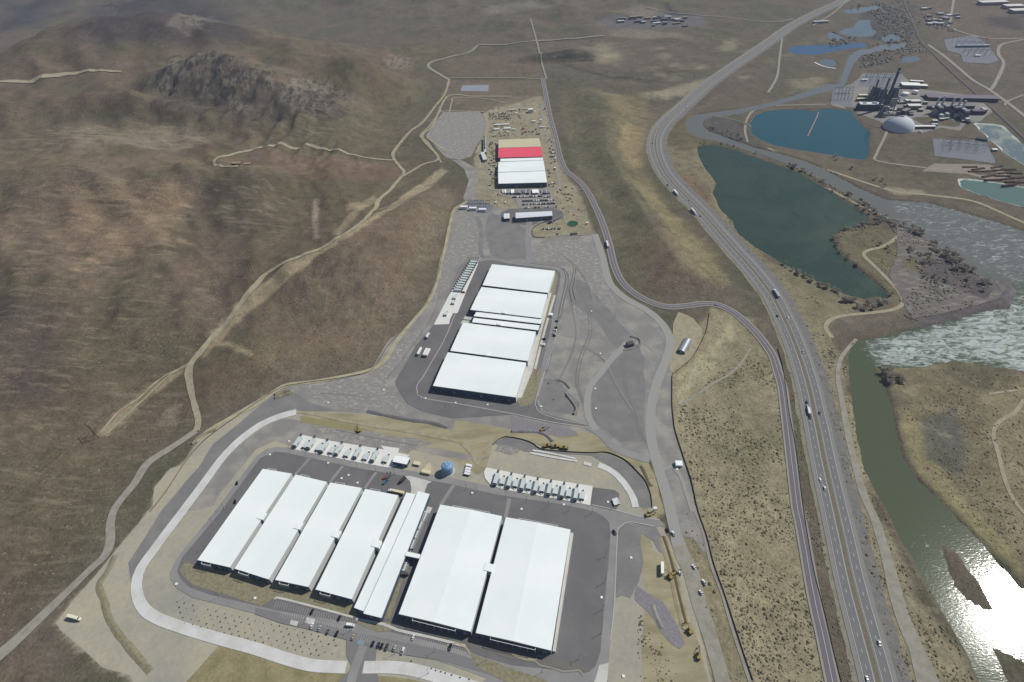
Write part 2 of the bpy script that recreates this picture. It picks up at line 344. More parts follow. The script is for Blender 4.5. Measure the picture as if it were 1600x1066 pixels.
paint([(1050,270),(1090,270),(1110,310),(1090,325),(1060,300)], srgb(118,98,78), .6, 12, 10)
paint([(1020,200),(1070,165),(1100,215),(1110,232),(1060,240)], srgb(104,96,72), .7, 20, 10)
paint([(1390,350),(1500,395),(1580,445),(1560,480),(1420,515),(1290,520),(1300,500),(1400,470),(1380,430)], srgb(104,96,86), .8, 12, 14, 14)
paint([(1310,365),(1370,352),(1430,380),(1450,430),(1440,470),(1400,490),(1380,440),(1320,400)], srgb(112,106,82), .85, 12, 8)
paint([(1365,575),(1480,568),(1600,585),(1700,700),(1700,1000),(1560,860),(1470,775),(1420,720),(1400,620)], srgb(122,114,90), .9, 12, 8)
paint([(1395,640),(1430,640),(1450,700),(1510,790),(1600,880),(1600,910),(1500,800),(1430,730)], srgb(142,134,98), .8, 10, 10, 20)
paint([(1445,655),(1490,640),(1510,700),(1500,740),(1450,715)], srgb(94,94,88), .75, 12, 8)
paint([(1470,565),(1600,590),(1580,620),(1500,600)], srgb(92,88,68), .6, 10, 8)
paint([(1535,610),(1600,600),(1620,900),(1570,860),(1545,740)], srgb(136,126,100), .8, 12, 8)
paint([(1400,350),(1500,395),(1580,445),(1580,480),(1440,515),(1410,470),(1440,430)], srgb(96,90,92), .8, 12, 12)
paint([(1400,345),(1440,340),(1520,360),(1600,420),(1600,520),(1540,440),(1460,385)], srgb(112,108,108), .7, 10, 10)
paint([(1240,15),(1420,0),(1440,50),(1330,130),(1150,160),(1080,190),(1180,120)], srgb(100,94,80), .6, 40, 20)
paint([(1235,125),(1290,122),(1290,140),(1240,145)], srgb(142,134,108), .6, 40, 30, 30)
paint([(1340,15),(1430,8),(1430,60),(1400,75),(1350,60)], srgb(82,80,78), .8, 30, 20)
paint([(1330,80),(1390,78),(1400,95),(1350,110)], srgb(88,84,78), .7, 20, 14)
paint([(1200,230),(1500,290),(1600,350),(1600,365),(1500,320),(1400,300),(1200,242)], srgb(106,98,82), .8, 8, 8)
paint([(1380,292),(1440,298),(1450,306),(1400,304)], PALE, .6, 8, 8)
paint([(1100,180),(1160,192),(1200,232),(1240,250),(1180,240),(1110,215)], srgb(88,86,82), .8, 14, 8)
paint([(1440,0),(1600,0),(1600,130),(1520,120),(1450,60)], srgb(110,98,86), .7, 60, 25)
paint([(1530,28),(1600,24),(1600,48),(1545,40)], srgb(72,68,68), .7, 30, 20)
paint([(1360,240),(1390,225),(1470,250),(1510,270),(1480,275),(1380,262)], srgb(104,96,84), .6, 12, 8)
# far construction yard, bare tan earth
paint([(750,180),(800,150),(848,150),(862,200),(873,250),(885,275),(905,300),(920,340),(928,366),(880,370),(832,372),(830,352),(800,332),(760,326),(735,316),(735,292),(742,250),(752,210)], srgb(150,142,118), .95, 10, 4, 12, False)
paint([(700,125),(848,125),(848,150),(740,178),(690,150)], srgb(116,106,90), .8, 15, 8)
paint([(682,100),(700,92),(735,86),(800,90),(850,100),(852,122),(715,120),(690,112)], srgb(116,102,88), .6, 20, 8)
paint([(1062,840),(1085,800),(1110,870),(1140,960),(1180,1090),(1140,1090),(1110,1000),(1085,920)], srgb(138,130,104), .9, 8, 6, 12)
paint([(1075,860),(1120,880),(1200,890),(1190,900),(1110,895)], srgb(136,128,104), .5, 6, 5, 10)
# near graded earth (bottom-left)
GRADED = [(578,582),(500,596),(445,601),(399,628),(362,650),(312,687),(282,727),(265,732),(242,762),(237,792),(213,823),(160,885),(110,944),(88,974),(108,996),(136,1021),(161,1044),(201,1057),(260,1160),(1180,1160),(1113,1066),(1100,1010),(1080,940),(1062,880),(1040,830),(1020,800),(1005,750),(985,710),(940,690),(860,665),(800,655),(720,650),(640,590)]
DUST = srgb(166,158,134)
paint(GRADED, DUST, 1, 4, 3, 12, False)
paint([(250,800),(332,694),(400,642),(440,615),(475,640),(400,670),(340,740),(290,800),(215,900),(208,950),(180,985),(161,950),(163,911),(180,880),(211,856)], srgb(150,148,142), .75, 25, 8, 20, False)
paint([(340,1000),(420,1030),(560,1050),(560,1090),(340,1090),(280,1060)], srgb(138,128,92), .6, 20, 8, 12, False)
paint([(468,642),(530,645),(650,657),(707,672),(712,654),(760,660),(800,672),(845,672),(875,682),(902,672),(940,680),(975,703),(1012,722),(1025,750),(1040,800),(1015,812),(1000,790),(975,742),(940,710),(860,702),(790,682),(765,700),(760,735),(700,715),(600,690),(480,655)], srgb(166,154,118), .95, 5, 4, 12, False)
paint([(560,650),(640,662),(700,680),(760,690),(750,712),(640,690),(560,668),(490,660),(490,652)], srgb(150,138,100), .7, 6, 5, 10, False)
paint([(980,820),(1010,820),(1020,860),(1045,870),(1050,900),(1075,960),(1095,1020),(1110,1070),(1010,1080),(1000,1000),(1010,930)], srgb(146,138,104), .9, 8, 6, 12, False)
paint([(965,930),(1000,935),(1005,1070),(955,1080)], srgb(168,160,134), .9, 6, 3, 12, False)
paint([(170,900),(160,930),(165,965),(190,1000),(240,1066),(250,1066),(200,998),(178,965),(172,935)], srgb(120,116,96), .7, 3, 2, 6, False)
tex = np.zeros(X.shape + (4,)); tex[..., 3] = 1
def texp(ch, pts, k=1.0, feather=40, wob=20, ns=50):
    P = TP(pts); d = sdist(P, X, Y) + wob * fbm(X, Y, ns, 3, 11); tex[..., ch] = np.maximum(tex[..., ch], k * sm((d + feather * .5) / feather))
for q in ([(235,125),(262,84),(330,78),(370,98),(430,105),(440,135),(400,150),(380,175),(355,170),(320,150),(285,130),(258,152),(240,150)], [(435,135),(470,118),(515,120),(545,150),(520,170),(480,180),(450,165)], [(598,98),(620,88),(648,95),(636,106)], [(285,40),(330,25),(350,35),(310,48)], [(150,0),(190,0),(150,60),(140,60)]): texp(0, q, 1, 18, 16, 24)
texp(0, [(220,90),(450,95),(560,150),(560,190),(400,195),(230,170)], .45, 50)
texp(0, [(470,410),(560,390),(620,430),(600,500),(520,520),(460,480)], .4, 40)
texp(1, [(100,195),(260,188),(340,215),(290,238),(60,240),(0,230),(0,205)], 1, 30)
texp(1, [(0,270),(290,278),(300,340),(260,400),(160,430),(0,445)], .8, 40)
texp(1, [(300,275),(430,275),(480,330),(420,390),(340,370)], .7, 40)
texp(1, [(430,190),(560,170),(600,200),(560,225),(460,220)], .6, 30)
texp(1, [(0,440),(300,440),(380,480),(310,560),(290,640),(230,720),(180,820),(100,940),(0,1000)], .55, 60)
texp(1, [(840,84),(900,80),(930,92),(925,98),(850,94)], 1, 30, 20); texp(1, [(700,60),(1100,60),(1200,60),(1080,150),(900,130),(700,115)], .5, 60)
texp(1, [(985,150),(1015,160),(1022,200),(1005,250),(985,235)], 1, 10, 6)
texp(2, [(1046,590),(1110,478),(1215,560),(1240,760),(1300,1100),(1180,1100),(1130,930),(1085,790),(1055,670)], 1, 10)
texp(2, [(1225,470),(1300,520),(1345,640),(1380,800),(1460,960),(1550,1090),(1340,1090),(1290,800),(1235,540)], 1, 10)
texp(2, [(1365,575),(1600,585),(1700,700),(1700,1000),(1470,775),(1400,620)], 1, 12)
# fine mottling on everything natural
mott = 1 + .13 * fbm(X, Y, 12, 3, 70) + .10 * fbm(X, Y, 45, 3, 71)
col *= mott[..., None]
warm = (sm(dw / 60) * (1 - .6 * sm((Y - 1500) / 900)))[..., None]; col = col * (1 - warm) + col * np.array([1.05, .975, .935]) * warm
col *= (1 + .22 * fbm(X, Y, 70, 4, 91) * sm(dw / 60))[..., None]

me = bpy.data.meshes.new('ground'); nx, ny = len(xs), len(ys)
V = np.stack([X.ravel(), Y.ravel(), ZG.ravel()], 1)
ii = (np.arange(ny - 1)[:, None] * nx + np.arange(nx - 1)[None]).ravel()
a, b, c, d = ii, ii + 1, ii + nx + 1, ii + nx
Fc = np.empty((len(ii) * 2, 3), int); Fc[0::2] = np.stack([a, b, c], 1); Fc[1::2] = np.stack([a, c, d], 1)
me.vertices.add(len(V)); me.vertices.foreach_set('co', V.ravel()); me.loops.add(Fc.size); me.loops.foreach_set('vertex_index', Fc.ravel())
me.polygons.add(len(Fc)); me.polygons.foreach_set('loop_start', np.arange(0, Fc.size, 3)); me.polygons.foreach_set('use_smooth', [True] * len(Fc)); me.update()
at = me.color_attributes.new('cover', 'FLOAT_COLOR', 'POINT'); cc = np.ones((nx * ny, 4)); cc[:, :3] = np.clip(col.reshape(-1, 3), 0, 1); at.data.foreach_set('color', cc.ravel())
ta = me.color_attributes.new('tex', 'FLOAT_COLOR', 'POINT'); ta.data.foreach_set('color', tex.reshape(-1, 4).ravel())
def ground_mat():
    m = bpy.data.materials.new('soil_and_grass'); t, bs = nodes(m); N, L = t.nodes, t.links
    bs.inputs['Roughness'].default_value = .95; bs.inputs['Specular IOR Level'].default_value = .1
    A = N.new('ShaderNodeVertexColor'); A.layer_name = 'cover'; B2 = N.new('ShaderNodeVertexColor'); B2.layer_name = 'tex'; sp = N.new('ShaderNodeSeparateColor'); L.new(B2.outputs[0], sp.inputs[0]); tc = N.new('ShaderNodeTexCoord')
    def noise(sc, st=None, det=7, rough=.65, lo=.3, hi=.7, mn=0, mx=1, dist=0):
        mp = N.new('ShaderNodeMapping'); L.new(tc.outputs['Object'], mp.inputs[0])
        if st: mp.inputs['Rotation'].default_value[2] = st[0]; mp.inputs['Scale'].default_value = (st[1], st[2], 1)
        n = N.new('ShaderNodeTexNoise'); n.inputs['Scale'].default_value = sc; n.inputs['Detail'].default_value = det; n.inputs['Roughness'].default_value = rough; n.inputs['Distortion'].default_value = dist; L.new(mp.outputs[0], n.inputs[0])
        k = N.new('ShaderNodeMapRange'); L.new(n.outputs[0], k.inputs[0]); k.inputs[1].default_value = lo; k.inputs[2].default_value = hi; k.inputs[3].default_value = mn; k.inputs[4].default_value = mx; return k.outputs[0]
    def mul(c, f):
        x = N.new('ShaderNodeMix'); x.data_type = 'RGBA'; x.blend_type = 'MULTIPLY'; x.inputs[0].default_value = 1; L.new(c, x.inputs[6]); L.new(f, x.inputs[7]); return x.outputs[2]
    def mixc(c, f, to):
        x = N.new('ShaderNodeMix'); x.data_type = 'RGBA'; L.new(f, x.inputs[0]); L.new(c, x.inputs[6]); x.inputs[7].default_value = (*to, 1); return x.outputs[2]
    def prod(a_, b_, k=1.0):
        x = N.new('ShaderNodeMath'); x.operation = 'MULTIPLY'; L.new(a_, x.inputs[0]); L.new(b_, x.inputs[1]); y = N.new('ShaderNodeMath'); y.operation = 'MULTIPLY'; L.new(x.outputs[0], y.inputs[0]); y.inputs[1].default_value = k; return y.outputs[0]
    cur = A.outputs[0]
    cur = mul(cur, noise(.35, None, 6, .65, .32, .68, .76, 1.24)); cur = mul(cur, noise(.075, None, 9, .78, .34, .66, .74, 1.26)); cur = mul(cur, noise(.02, None, 6, .7, .3, .7, .86, 1.14)); cur = mul(cur, noise(1.3, None, 4, .6, .3, .7, .84, 1.16))
    R_, G_, B_ = sp.outputs[0], sp.outputs[1], sp.outputs[2]
    cur = mixc(cur, prod(R_, noise(.05, (.1, 1.6, .5), 9, .75, .49, .56), .6), srgb(122, 116, 104)); cur = mixc(cur, prod(R_, noise(.07, (.1, 1.5, .5), 8, .7, .5, .58), .8), srgb(56, 53, 51))
    cur = mixc(cur, prod(G_, noise(.06, (.65, .35, 1.9), 8, .68, .53, .63), .6), srgb(150, 140, 116)); cur = mixc(cur, prod(G_, noise(.045, (.6, .35, 1.7), 8, .68, .54, .64), .55), srgb(70, 64, 58))
    cur = mixc(cur, prod(B_, noise(.04, None, 6, .7, .55, .66), .5), srgb(158, 150, 122)); cur = mixc(cur, prod(B_, noise(.28, None, 5, .6, .57, .68), .35), srgb(78, 74, 56))
    L.new(cur, bs.inputs['Base Color'])
    n = N.new('ShaderNodeTexNoise'); n.inputs['Scale'].default_value = .22; n.inputs['Detail'].default_value = 9; n.inputs['Roughness'].default_value = .7; L.new(tc.outputs['Object'], n.inputs[0])
    u = N.new('ShaderNodeBump'); u.inputs['Distance'].default_value = 2.4; u.inputs['Strength'].default_value = .7; L.new(n.outputs[0], u.inputs['Height']); L.new(u.outputs[0], bs.inputs['Normal'])
    return m
me.materials.append(ground_mat()); go = bpy.data.objects.new('ground', me); C.objects.link(go); go['kind'] = 'structure'

# ---------------------------------------------------------------- draped sheets
LAY = .12
_lay = {}
def LZ(layer):
    k = round(layer, 1); _lay[k] = _lay.get(k, 0) + 1
    return LAY * layer + .004 * (_lay[k] - 1) % .3
def jit(P, amp, step):
    out = []
    for i in range(len(P)):
        a, b = P[i], P[(i + 1) % len(P)]; m = max(1, int(np.linalg.norm(b - a) / step))
        for k in range(m): out.append(a + (b - a) * k / m)
    out = np.array(out)
    if amp:
        out = out + amp * np.stack([fbm(out[:, 0], out[:, 1], step * 3, 3, 5), fbm(out[:, 0], out[:, 1], step * 3, 3, 6)], 1)
    return out
def cdt(P, spacing):
    pts = [Vector(p) for p in P]; n = len(pts)
    if spacing:
        gx, gy = np.meshgrid(np.arange(P[:, 0].min(), P[:, 0].max(), spacing), np.arange(P[:, 1].min(), P[:, 1].max(), spacing))
        gx, gy = gx.ravel(), gy.ravel(); k = sdist(P, gx, gy) > spacing * .4
        pts += [Vector((a, b)) for a, b in zip(gx[k], gy[k])]
    r = delaunay_2d_cdt(pts, [(i, (i + 1) % n) for i in range(n)], [], 1, 1e-4)
    return np.array([tuple(v) for v in r[0]]), r[2]
def sheet(name, pts, m, layer=1, jitter=0, step=12, smooth=False, spacing=0, terrain=False, world=False, z=None, kind='structure', lift=0, **kw):
    P = np.array(pts, float) if world else (TP(pts) if terrain else WP(pts))
    if smooth: P = catmull(P, step, True)
    if jitter or step and not smooth: P = jit(P, jitter, step)
    v, f = cdt(P, spacing)
    zz = (Hm(v[:, 0], v[:, 1]) + LZ(layer) + lift) if z is None else np.full(len(v), z)
    return link(name, np.column_stack([v, zz]), f, m, kind=kind, **kw)
def strip_geo(P, w, off=0.0, lift=.1, across=2, closed=False):
    """P world points; w width (scalar or array) -> verts, faces"""
    d = np.gradient(P, axis=0); d /= np.linalg.norm(d, axis=1)[:, None] + 1e-9; nrm = np.stack([-d[:, 1], d[:, 0]], 1)
    w = np.broadcast_to(np.asarray(w, float), (len(P),)); vs = []
    for i in range(across + 1):
        q = P + nrm * ((i / across - .5) * w + off)[:, None]; vs.append(np.column_stack([q, Hm(q[:, 0], q[:, 1]) + lift]))
    V = np.stack(vs, 1).reshape(-1, 3); k = across + 1; f = []
    for j in range(len(P) - 1):
        for i in range(across): f.append((j * k + i, j * k + i + 1, (j + 1) * k + i + 1, (j + 1) * k + i))
    return V, f
def road(name, pts, w, m, layer=2, terrain=False, off=0, lift=0, step=5, across=2, rag=0, **kw):
    P = catmull(TP(pts) if terrain else WP(pts), step)
    if np.ndim(w): w = np.interp(np.linspace(0, 1, len(P)), np.linspace(0, 1, len(w)), w)
    if rag: w = w * (1 + rag * fbm(P[:, 0], P[:, 1], 18, 3, 9))
    V, f = strip_geo(P, w, off, LZ(layer) + lift, across)
    kw.setdefault('kind', 'structure')
    return link(name, V, f, m, **kw)

# ---------------------------------------------------------------- paving, gravel, roads
GRAV = mat('grey_gravel', srgb(132,129,124), .95, col2=srgb(154,149,139), scale=.035, fine=.12, fscale=.9, bump=.15, bscale=1.5, thr=(.45, .62))
GRAV_D = mat('dark_gravel', srgb(119,117,115), .95, col2=srgb(132,129,125), scale=.05, fine=.12, fscale=1.1, thr=(.4, .65))
SCUFF = mat('scraped_gravel', srgb(134,131,126), .95, col2=srgb(176,171,158), scale=.2, fine=.14, fscale=1.2, bump=.1, bscale=2, thr=(.5, .72), stretch=(.9, .8, 1.2))
ROCKM = mat('purple_rubble', srgb(122,118,120), .95, col2=srgb(142,138,140), scale=1.1, fine=.2, fscale=2.4, bump=.5, bscale=1.2)
ASPH = mat('dark_asphalt', srgb(105,103,103), .9, col2=srgb(113,111,110), scale=.03, fine=.03, fscale=.5)
ROADM = mat('road_asphalt', srgb(134,132,130), .9, col2=srgb(144,142,138), scale=.04, fine=.03, fscale=.6)
HWYM = mat('highway_asphalt', srgb(114,113,111), .9, fine=.04, fscale=.3)
SHLD = mat('highway_shoulder', srgb(130,128,123), .92, fine=.06, fscale=.4)
VERGE = mat('verge_gravel', srgb(136,131,116), .95, col2=srgb(122,116,96), scale=.12, fine=.1)
CONC = mat('concrete', srgb(196,194,186), .85, col2=srgb(184,181,172), scale=.08, fine=.04)
BCON = mat('bright_concrete', srgb(216,215,208), .85, fine=.04)
DITCH = mat('pale_lined_channel', srgb(204,204,200), .8, col2=srgb(192,190,182), scale=.06, fine=.04)
DIRT = mat('dirt_track', srgb(160,152,128), .95, col2=srgb(144,136,112), scale=.12, fine=.08)
DIRTG = mat('grey_dirt_track', srgb(150,146,134), .95, col2=srgb(138,132,118), scale=.12, fine=.06)
TANM = mat('bladed_tan_earth', srgb(172,164,138), .95, col2=srgb(152,142,112), scale=.06, fine=.1, bump=.2)
YARD = mat('rough_landscaped_earth', srgb(140,134,110), .95, col2=srgb(122,116,90), scale=.35, fine=.2, fscale=2, bump=.3)
PAINTW = mat('white_road_paint', srgb(215,215,212), .7)
CURB = mat('kerb_concrete', srgb(178,176,168), .85)

SITE = [(709,325),(728,314),(775,325),(785,328),(800,326),(865,326),(876,330),(881,338),(870,346),(832,355),(831,370),(855,373),(880,369),(925,368),(933,385),(945,425),(965,460),(1000,483),(1035,508),(1050,530),(1050,587),(1050,632),(1054,672),(1067,712),(1080,752),(1090,797),(1102,838),(1112,868),(1098,862),(1082,840),(1060,838),(1045,795),(1030,745),(1015,719),(975,702),(940,680),(902,672),(875,682),(845,672),(800,671),(712,656),(707,672),(650,657),(575,647),(530,644),(470,642),(430,652),(400,640),(430,610),(475,599),(580,577),(607,532),(640,508),(665,478),(682,440),(690,405),(698,370),(704,340)]
sheet('bladed_earth', GRADED, mat('bladed_earth', srgb(168,161,140), .95, col2=srgb(150,147,136), scale=.014, fine=.07, fscale=.25, bump=.1, bscale=.8), .4, 2, 8, spacing=10, lift=.02)
for q in ([(470,643),(530,645),(650,657),(707,672),(712,654),(760,660),(800,671),(845,671),(875,682),(902,671),(940,679),(975,702),(1012,721),(1024,750),(1038,800),(1015,810),(1002,795),(990,770),(975,742),(945,709),(860,702),(790,682),(768,696),(760,735),(745,742),(700,715),(600,690),(480,655)],): sheet('yellow_earth_cut', q, mat('yellow_earth', srgb(160,151,122), .95, col2=srgb(140,131,102), scale=.05, fine=.1, fscale=.4, bump=.3, stretch=(-.25, .4, 1.6)), .7, 1.5, 6, lift=.02)
sheet('tan_earth', [(984,824),(1010,822),(1020,860),(1045,872),(1055,905),(1075,960),(1095,1020),(1115,1090),(1000,1100),(1003,1000),(1012,930)], mat('yellow_earth', (0,0,0)), .8, 2, 6, lift=.02)
sheet('olive_earth', [(345,1003),(420,1032),(480,1048),(560,1052),(600,1056),(700,1075),(720,1140),(340,1140),(290,1066)], mat('olive_earth', srgb(148,138,104), .95, col2=srgb(128,120,86), scale=.07, fine=.12, fscale=.5, bump=.3), .9, 3, 8, lift=.02)
sheet('gravel_pad', SITE, GRAV, 1, .8, 8)
for q in ([(712,345),(728,318),(752,322),(765,335),(755,365),(752,395),(745,404),(722,402),(705,420),(700,450),(680,470),(668,480),(690,430),(699,390)],
          [(835,385),(860,378),(905,376),(925,380),(938,410),(950,440),(930,448),(905,430),(880,410),(850,408),(835,400)],
          [(470,605),(560,592),(585,590),(622,540),(660,505),(672,500),(640,545),(600,600),(640,640),(600,648),(540,640),(490,625),(480,612)],
          [(890,430),(930,440),(960,470),(950,500),(915,520),(890,490),(885,450)],
          [(500,660),(560,668),(640,685),(680,692),(640,706),(560,690),(500,678)], [(775,688),(800,690),(815,700),(800,712),(775,705)]):
    sheet('scraped_gravel_patch', q, SCUFF, 2, 6, 5)
sheet('lower_gravel_bench', [(455,655),(520,665),(600,690),(690,703),(765,715),(752,722),(700,715),(640,702),(600,706),(480,685),(455,698),(430,690),(400,703),(345,770),(335,790),(290,800),(330,735),(380,690),(430,655)], GRAV, 1.5, 1.5, 8)
sheet('west_gravel_bench', [(400,640),(432,617),(462,614),(482,628),(530,644),(470,642),(440,648),(400,668),(375,683),(345,715),(305,775),(262,830),(236,858),(214,886),(206,915),(200,880),(230,835),(252,798),(310,732),(332,694)], GRAV_D, 1.6, 1.5, 8)
for q in ([(875,440),(905,436),(940,470),(975,510),(1010,560),(1000,600),(975,560),(930,500),(890,470)], [(925,590),(960,550),(1000,540),(1008,600),(1005,690),(970,690),(925,655)], [(764,330),(800,345),(822,360),(822,400),(790,410),(765,395),(757,360)],
          [(848,590),(870,595),(905,630),(900,650),(850,640),(842,620)]):
    sheet('dark_gravel_patch', q, GRAV_D, 2, 3, 8)
sheet('light_gravel_square', [(880,489),(906,491),(906,528),(877,525)], mat('light_gravel', srgb(140,137,132), .95, fine=.05), 2.5)
sheet('rubble_slope', [(800,650),(860,665),(900,674),(903,680),(875,683),(845,676),(800,672)], ROCKM, 2, 1, 5)
sheet('rubble_slope', [(995,915),(1010,925),(1035,940),(1050,960),(1065,990),(1072,1005),(1062,1015),(1045,1000),(1010,955),(990,935)], ROCKM, 2.5, 2, 5)
sheet('dark_gravel_apron', [(966,826),(978,818),(1024,822),(1034,840),(1040,868),(1030,862),(1020,845),(1002,834),(1000,850),(1005,880),(998,910),(985,935),(972,930),(962,935),(965,860)], GRAV_D, 2, 1, 6)
sheet('dark_gravel_apron', [(768,694),(790,683),(805,683),(828,692),(845,704),(950,709),(980,724),(1000,744),(1014,768),(1018,792),(1008,795),(996,790),(990,768),(975,748),(955,730),(925,712),(860,708),(820,706),(790,695)], GRAV_D, 2, .5, 6)

TYRE = mat('tyre_worn_gravel', srgb(143,140,134), .95, fine=.06)
TYRED = mat('tyre_dark_gravel', srgb(118,116,113), .95, fine=.06)
for k, q in enumerate(([(900,450),(915,480),(920,520),(905,560),(900,600),(915,640)], [(940,450),(958,490),(985,520),(1010,540),(1030,560)], [(890,470),(900,520),(890,560),(870,600)], [(600,590),(625,560),(650,525),(668,500),(680,470)], [(500,615),(560,620),(610,640),(640,655)], [(560,600),(590,610),(600,640)], [(970,560),(975,600),(990,650),(1005,690)], [(720,340),(715,380),(705,420),(690,460)], [(850,385),(880,400),(910,430),(925,470)], [(520,670),(580,682),(650,695)], [(910,540),(940,560),(960,600),(985,640)])):
    road('tyre_track', q, 1.6, TYRE if k % 2 else TYRED, 2.4, rag=.4); road('tyre_track', [(x + 4, y + 2) for x, y in q], 1.2, TYRE if k % 3 else TYRED, 2.4, rag=.4)
# far pads
sheet('far_grey_pad', [(692,175),(750,175),(760,192),(755,212),(742,232),(737,245),(720,250),(697,247),(665,212),(677,197)], SCUFF, 1, 1.5, 12, terrain=True, spacing=14, lift=.3)
sheet('far_slab', [(722,134),(764,133),(763,143),(719,143)], mat('bluish_slab', srgb(140,144,152), .9, fine=.08, fscale=.1), 1, 1, terrain=True, spacing=14, lift=.3)
sheet('grey_access_fan', [(720,250),(745,264),(747,281),(742,314),(728,316),(724,310),(732,283),(725,265),(706,250)], GRAV, 2, 1, terrain=True, spacing=12, lift=.3)

# middle campus paving
T_ASPH = [(769,406),(800,409),(862,415),(882,420),(889,430),(888,445),(880,480),(872,510),(867,531),(857,578),(853,583),(839,628),(845,643),(862,650),(917,663),(940,672),(938,676),(917,668),(862,661),(800,648),(740,652),(707,654),(662,644),(637,632),(625,614),(617,597),(650,540),(668,519),(678,508),(715,450),(740,410),(752,406)]
sheet('middle_campus_asphalt', T_ASPH, ASPH, 3)
sheet('service_yard_asphalt', [(700,460),(716,420),(730,402),(748,402),(750,412),(735,440),(700,500),(682,505)], GRAV_D, 2.8, 1)
road('middle_ring_road', [(745,409),(768,405),(800,411),(858,418),(873,421),(879,429),(877,450),(869,485),(862,525),(850,575),(838,620)], 7, ROADM, 4)
sheet('planting_strip', [(868,424),(872,430),(868,455),(852,520),(838,580),(826,620),(812,632),(806,624),(826,566),(846,515),(858,458)], YARD, 4.3)
sheet('planting_strip', [(809,628),(822,624),(828,606),(842,577),(848,577),(836,625),(828,634),(812,636)], YARD, 4.5, .3)
sheet('concrete_walk', [(858,458),(862,458),(846,520),(832,580),(815,622),(806,622),(828,560)], CONC, 4.8)
road('concrete_walk', [(867,462),(861,482),(853,510),(845,540),(836,577)], 3.0, CONC, 5.2)
road('kerb', [(748,408),(735,436),(716,480),(695,530),(675,565),(662,588),(652,602),(652,612),(660,622),(725,633),(800,647),(862,660),(917,668)], .9, CURB, 5)
road('kerb', [(883,424),(886,440),(880,466),(868,525),(859,560),(855,578)], .7, CURB, 5)
road('kerb', [(851,581),(843,608),(836,632),(840,641),(850,648),(875,656),(917,664)], .8, CURB, 5)
sheet('service_pad', [(736,409),(746,409),(747,413),(731,450),(715,490),(708,490),(703,500),(702,507),(678,508),(700,465),(722,428)], mat('bright_concrete', (0,0,0)), 5)
sheet('concrete_landing', [(727,494),(742,495),(738,501),(724,499)], CONC, 5); sheet('concrete_landing', [(723,501),(734,502),(730,508),(719,506)], CONC, 5)

# far campus paving
sheet('office_asphalt', [(782,333),(795,327),(865,325),(878,331),(881,340),(868,346),(830,352),(800,350),(783,345)], ASPH, 3)
sheet('far_parking_asphalt', [(784,295),(860,296),(866,312),(868,324),(810,326),(806,312),(784,306)], mat('dusty_asphalt', srgb(140,137,130), .95, fine=.06), 3)
sheet('switchgear_gravel', [(722,322),(733,312),(745,312),(773,322),(766,330),(760,334),(745,331),(720,326)], mat('blue_grey_stone', srgb(116,118,122), .95, fine=.15, fscale=.6), 3)
road('switchgear_road', [(716,330),(722,326),(745,333),(760,336),(770,330),(777,325)], 6, ROADM, 3)
road('spine_road', [(829,333),(827,350),(825,370),(826,395),(828,412)], 10, ROADM, 3)
road('spine_road', [(745,338),(752,360),(751,385),(753,400),(765,404)], 7, GRAV_D, 3)
road('haul_track', [(800,350),(797,365),(790,380),(795,392),(810,400),(822,402)], 4, GRAV_D, 3)

# near campus paving
N_LOOP = [(455,700),(470,704),(560,722),(612,731),(700,746),(757,758),(827,774),(922,790),(963,799),(1001,808),(1031,813),(1040,822),(1022,823),(986,816),(976,818),(966,826),(964.6,848),(961,939),(954,999),(949,1060),(960,1120),(700,1120),(760,1060),(684,1032),(634,1024),(563,1007),(541,999),(483,984),(438,974),(399,959),(301,934),(276,919),(267,905),(266,895),(276,873),(337,798),(400,714),(415,703),(430,699)]
sheet('campus_loop_road', N_LOOP, ROADM, 3, step=6)
N_IN = [(430,706),(448,708),(480,715),(560,732),(620,742),(672,751),(700,756),(780,774),(882,789),(930,800),(944,808),(952,817),(954,832),(952,861),(945,940),(938,1020),(930,1042),(915,1052),(880,1048),(800,1040),(700,1010),(560,975),(438,955),(330,930),(296,918),(283,905),(277,893),(284,873),(345,800),(407,716)]
sheet('campus_dark_asphalt', N_IN, ASPH, 4, step=6)
sheet('parking_asphalt', [(399,950),(430,957),(560,990),(700,1018),(800,1050),(860,1075),(800,1064),(684,1031),(634,1024),(563,1006),(483,984),(438,974),(399,960)], mat('parking_asphalt', srgb(122,120,119), .9, fine=.03), 4.4)
sheet('driveway_asphalt', [(541,1000),(563,1006),(562,1000),(590,1008),(588,1025),(586,1043),(592,1060),(600,1140),(520,1140),(528,1066),(545,1050),(549,1040),(541,1025)], mat('driveway_asphalt', srgb(120,118,116), .9, fine=.05), 3.4)
road('entrance_road', [(568,1009),(560,1030),(553,1050),(545,1085),(540,1130)], 7.5, ROADM, 4.6)
sheet('planting_strip', [(289,880),(310,884),(360,894),(425,912),(490,926),(553,943),(560,965),(549,962),(430,934),(410,948),(340,926),(302,914),(286,900),(282,890)], YARD, 4.8, .8, 5)
sheet('planting_strip', [(555,968),(610,973),(612,986),(590,988),(560,976)], YARD, 4.9, .5, 4)
sheet('planting_strip', [(628,862),(640,868),(622,930),(610,967),(594,968),(612,915)], YARD, 5, .3, 5)
sheet('planting_strip', [(620,962),(690,985),(740,995),(800,1015),(880,1030),(925,1045),(920,1050),(880,1045),(800,1030),(735,1012),(695,1000),(622,976)], mat('dark_mulch', srgb(112,108,102), .95, fine=.15), 4.9, .8, 5)
sheet('tan_planting', [(735,1022),(760,1030),(800,1045),(850,1062),(870,1080),(800,1072),(742,1040)], YARD, 4.7, .5, 5)
sheet('tan_planting', [(635,1026),(700,1038),(800,1069),(820,1090),(700,1075),(640,1062),(625,1045)], mat('bladed_earth', (0,0,0)), 1.7, .5, 5)
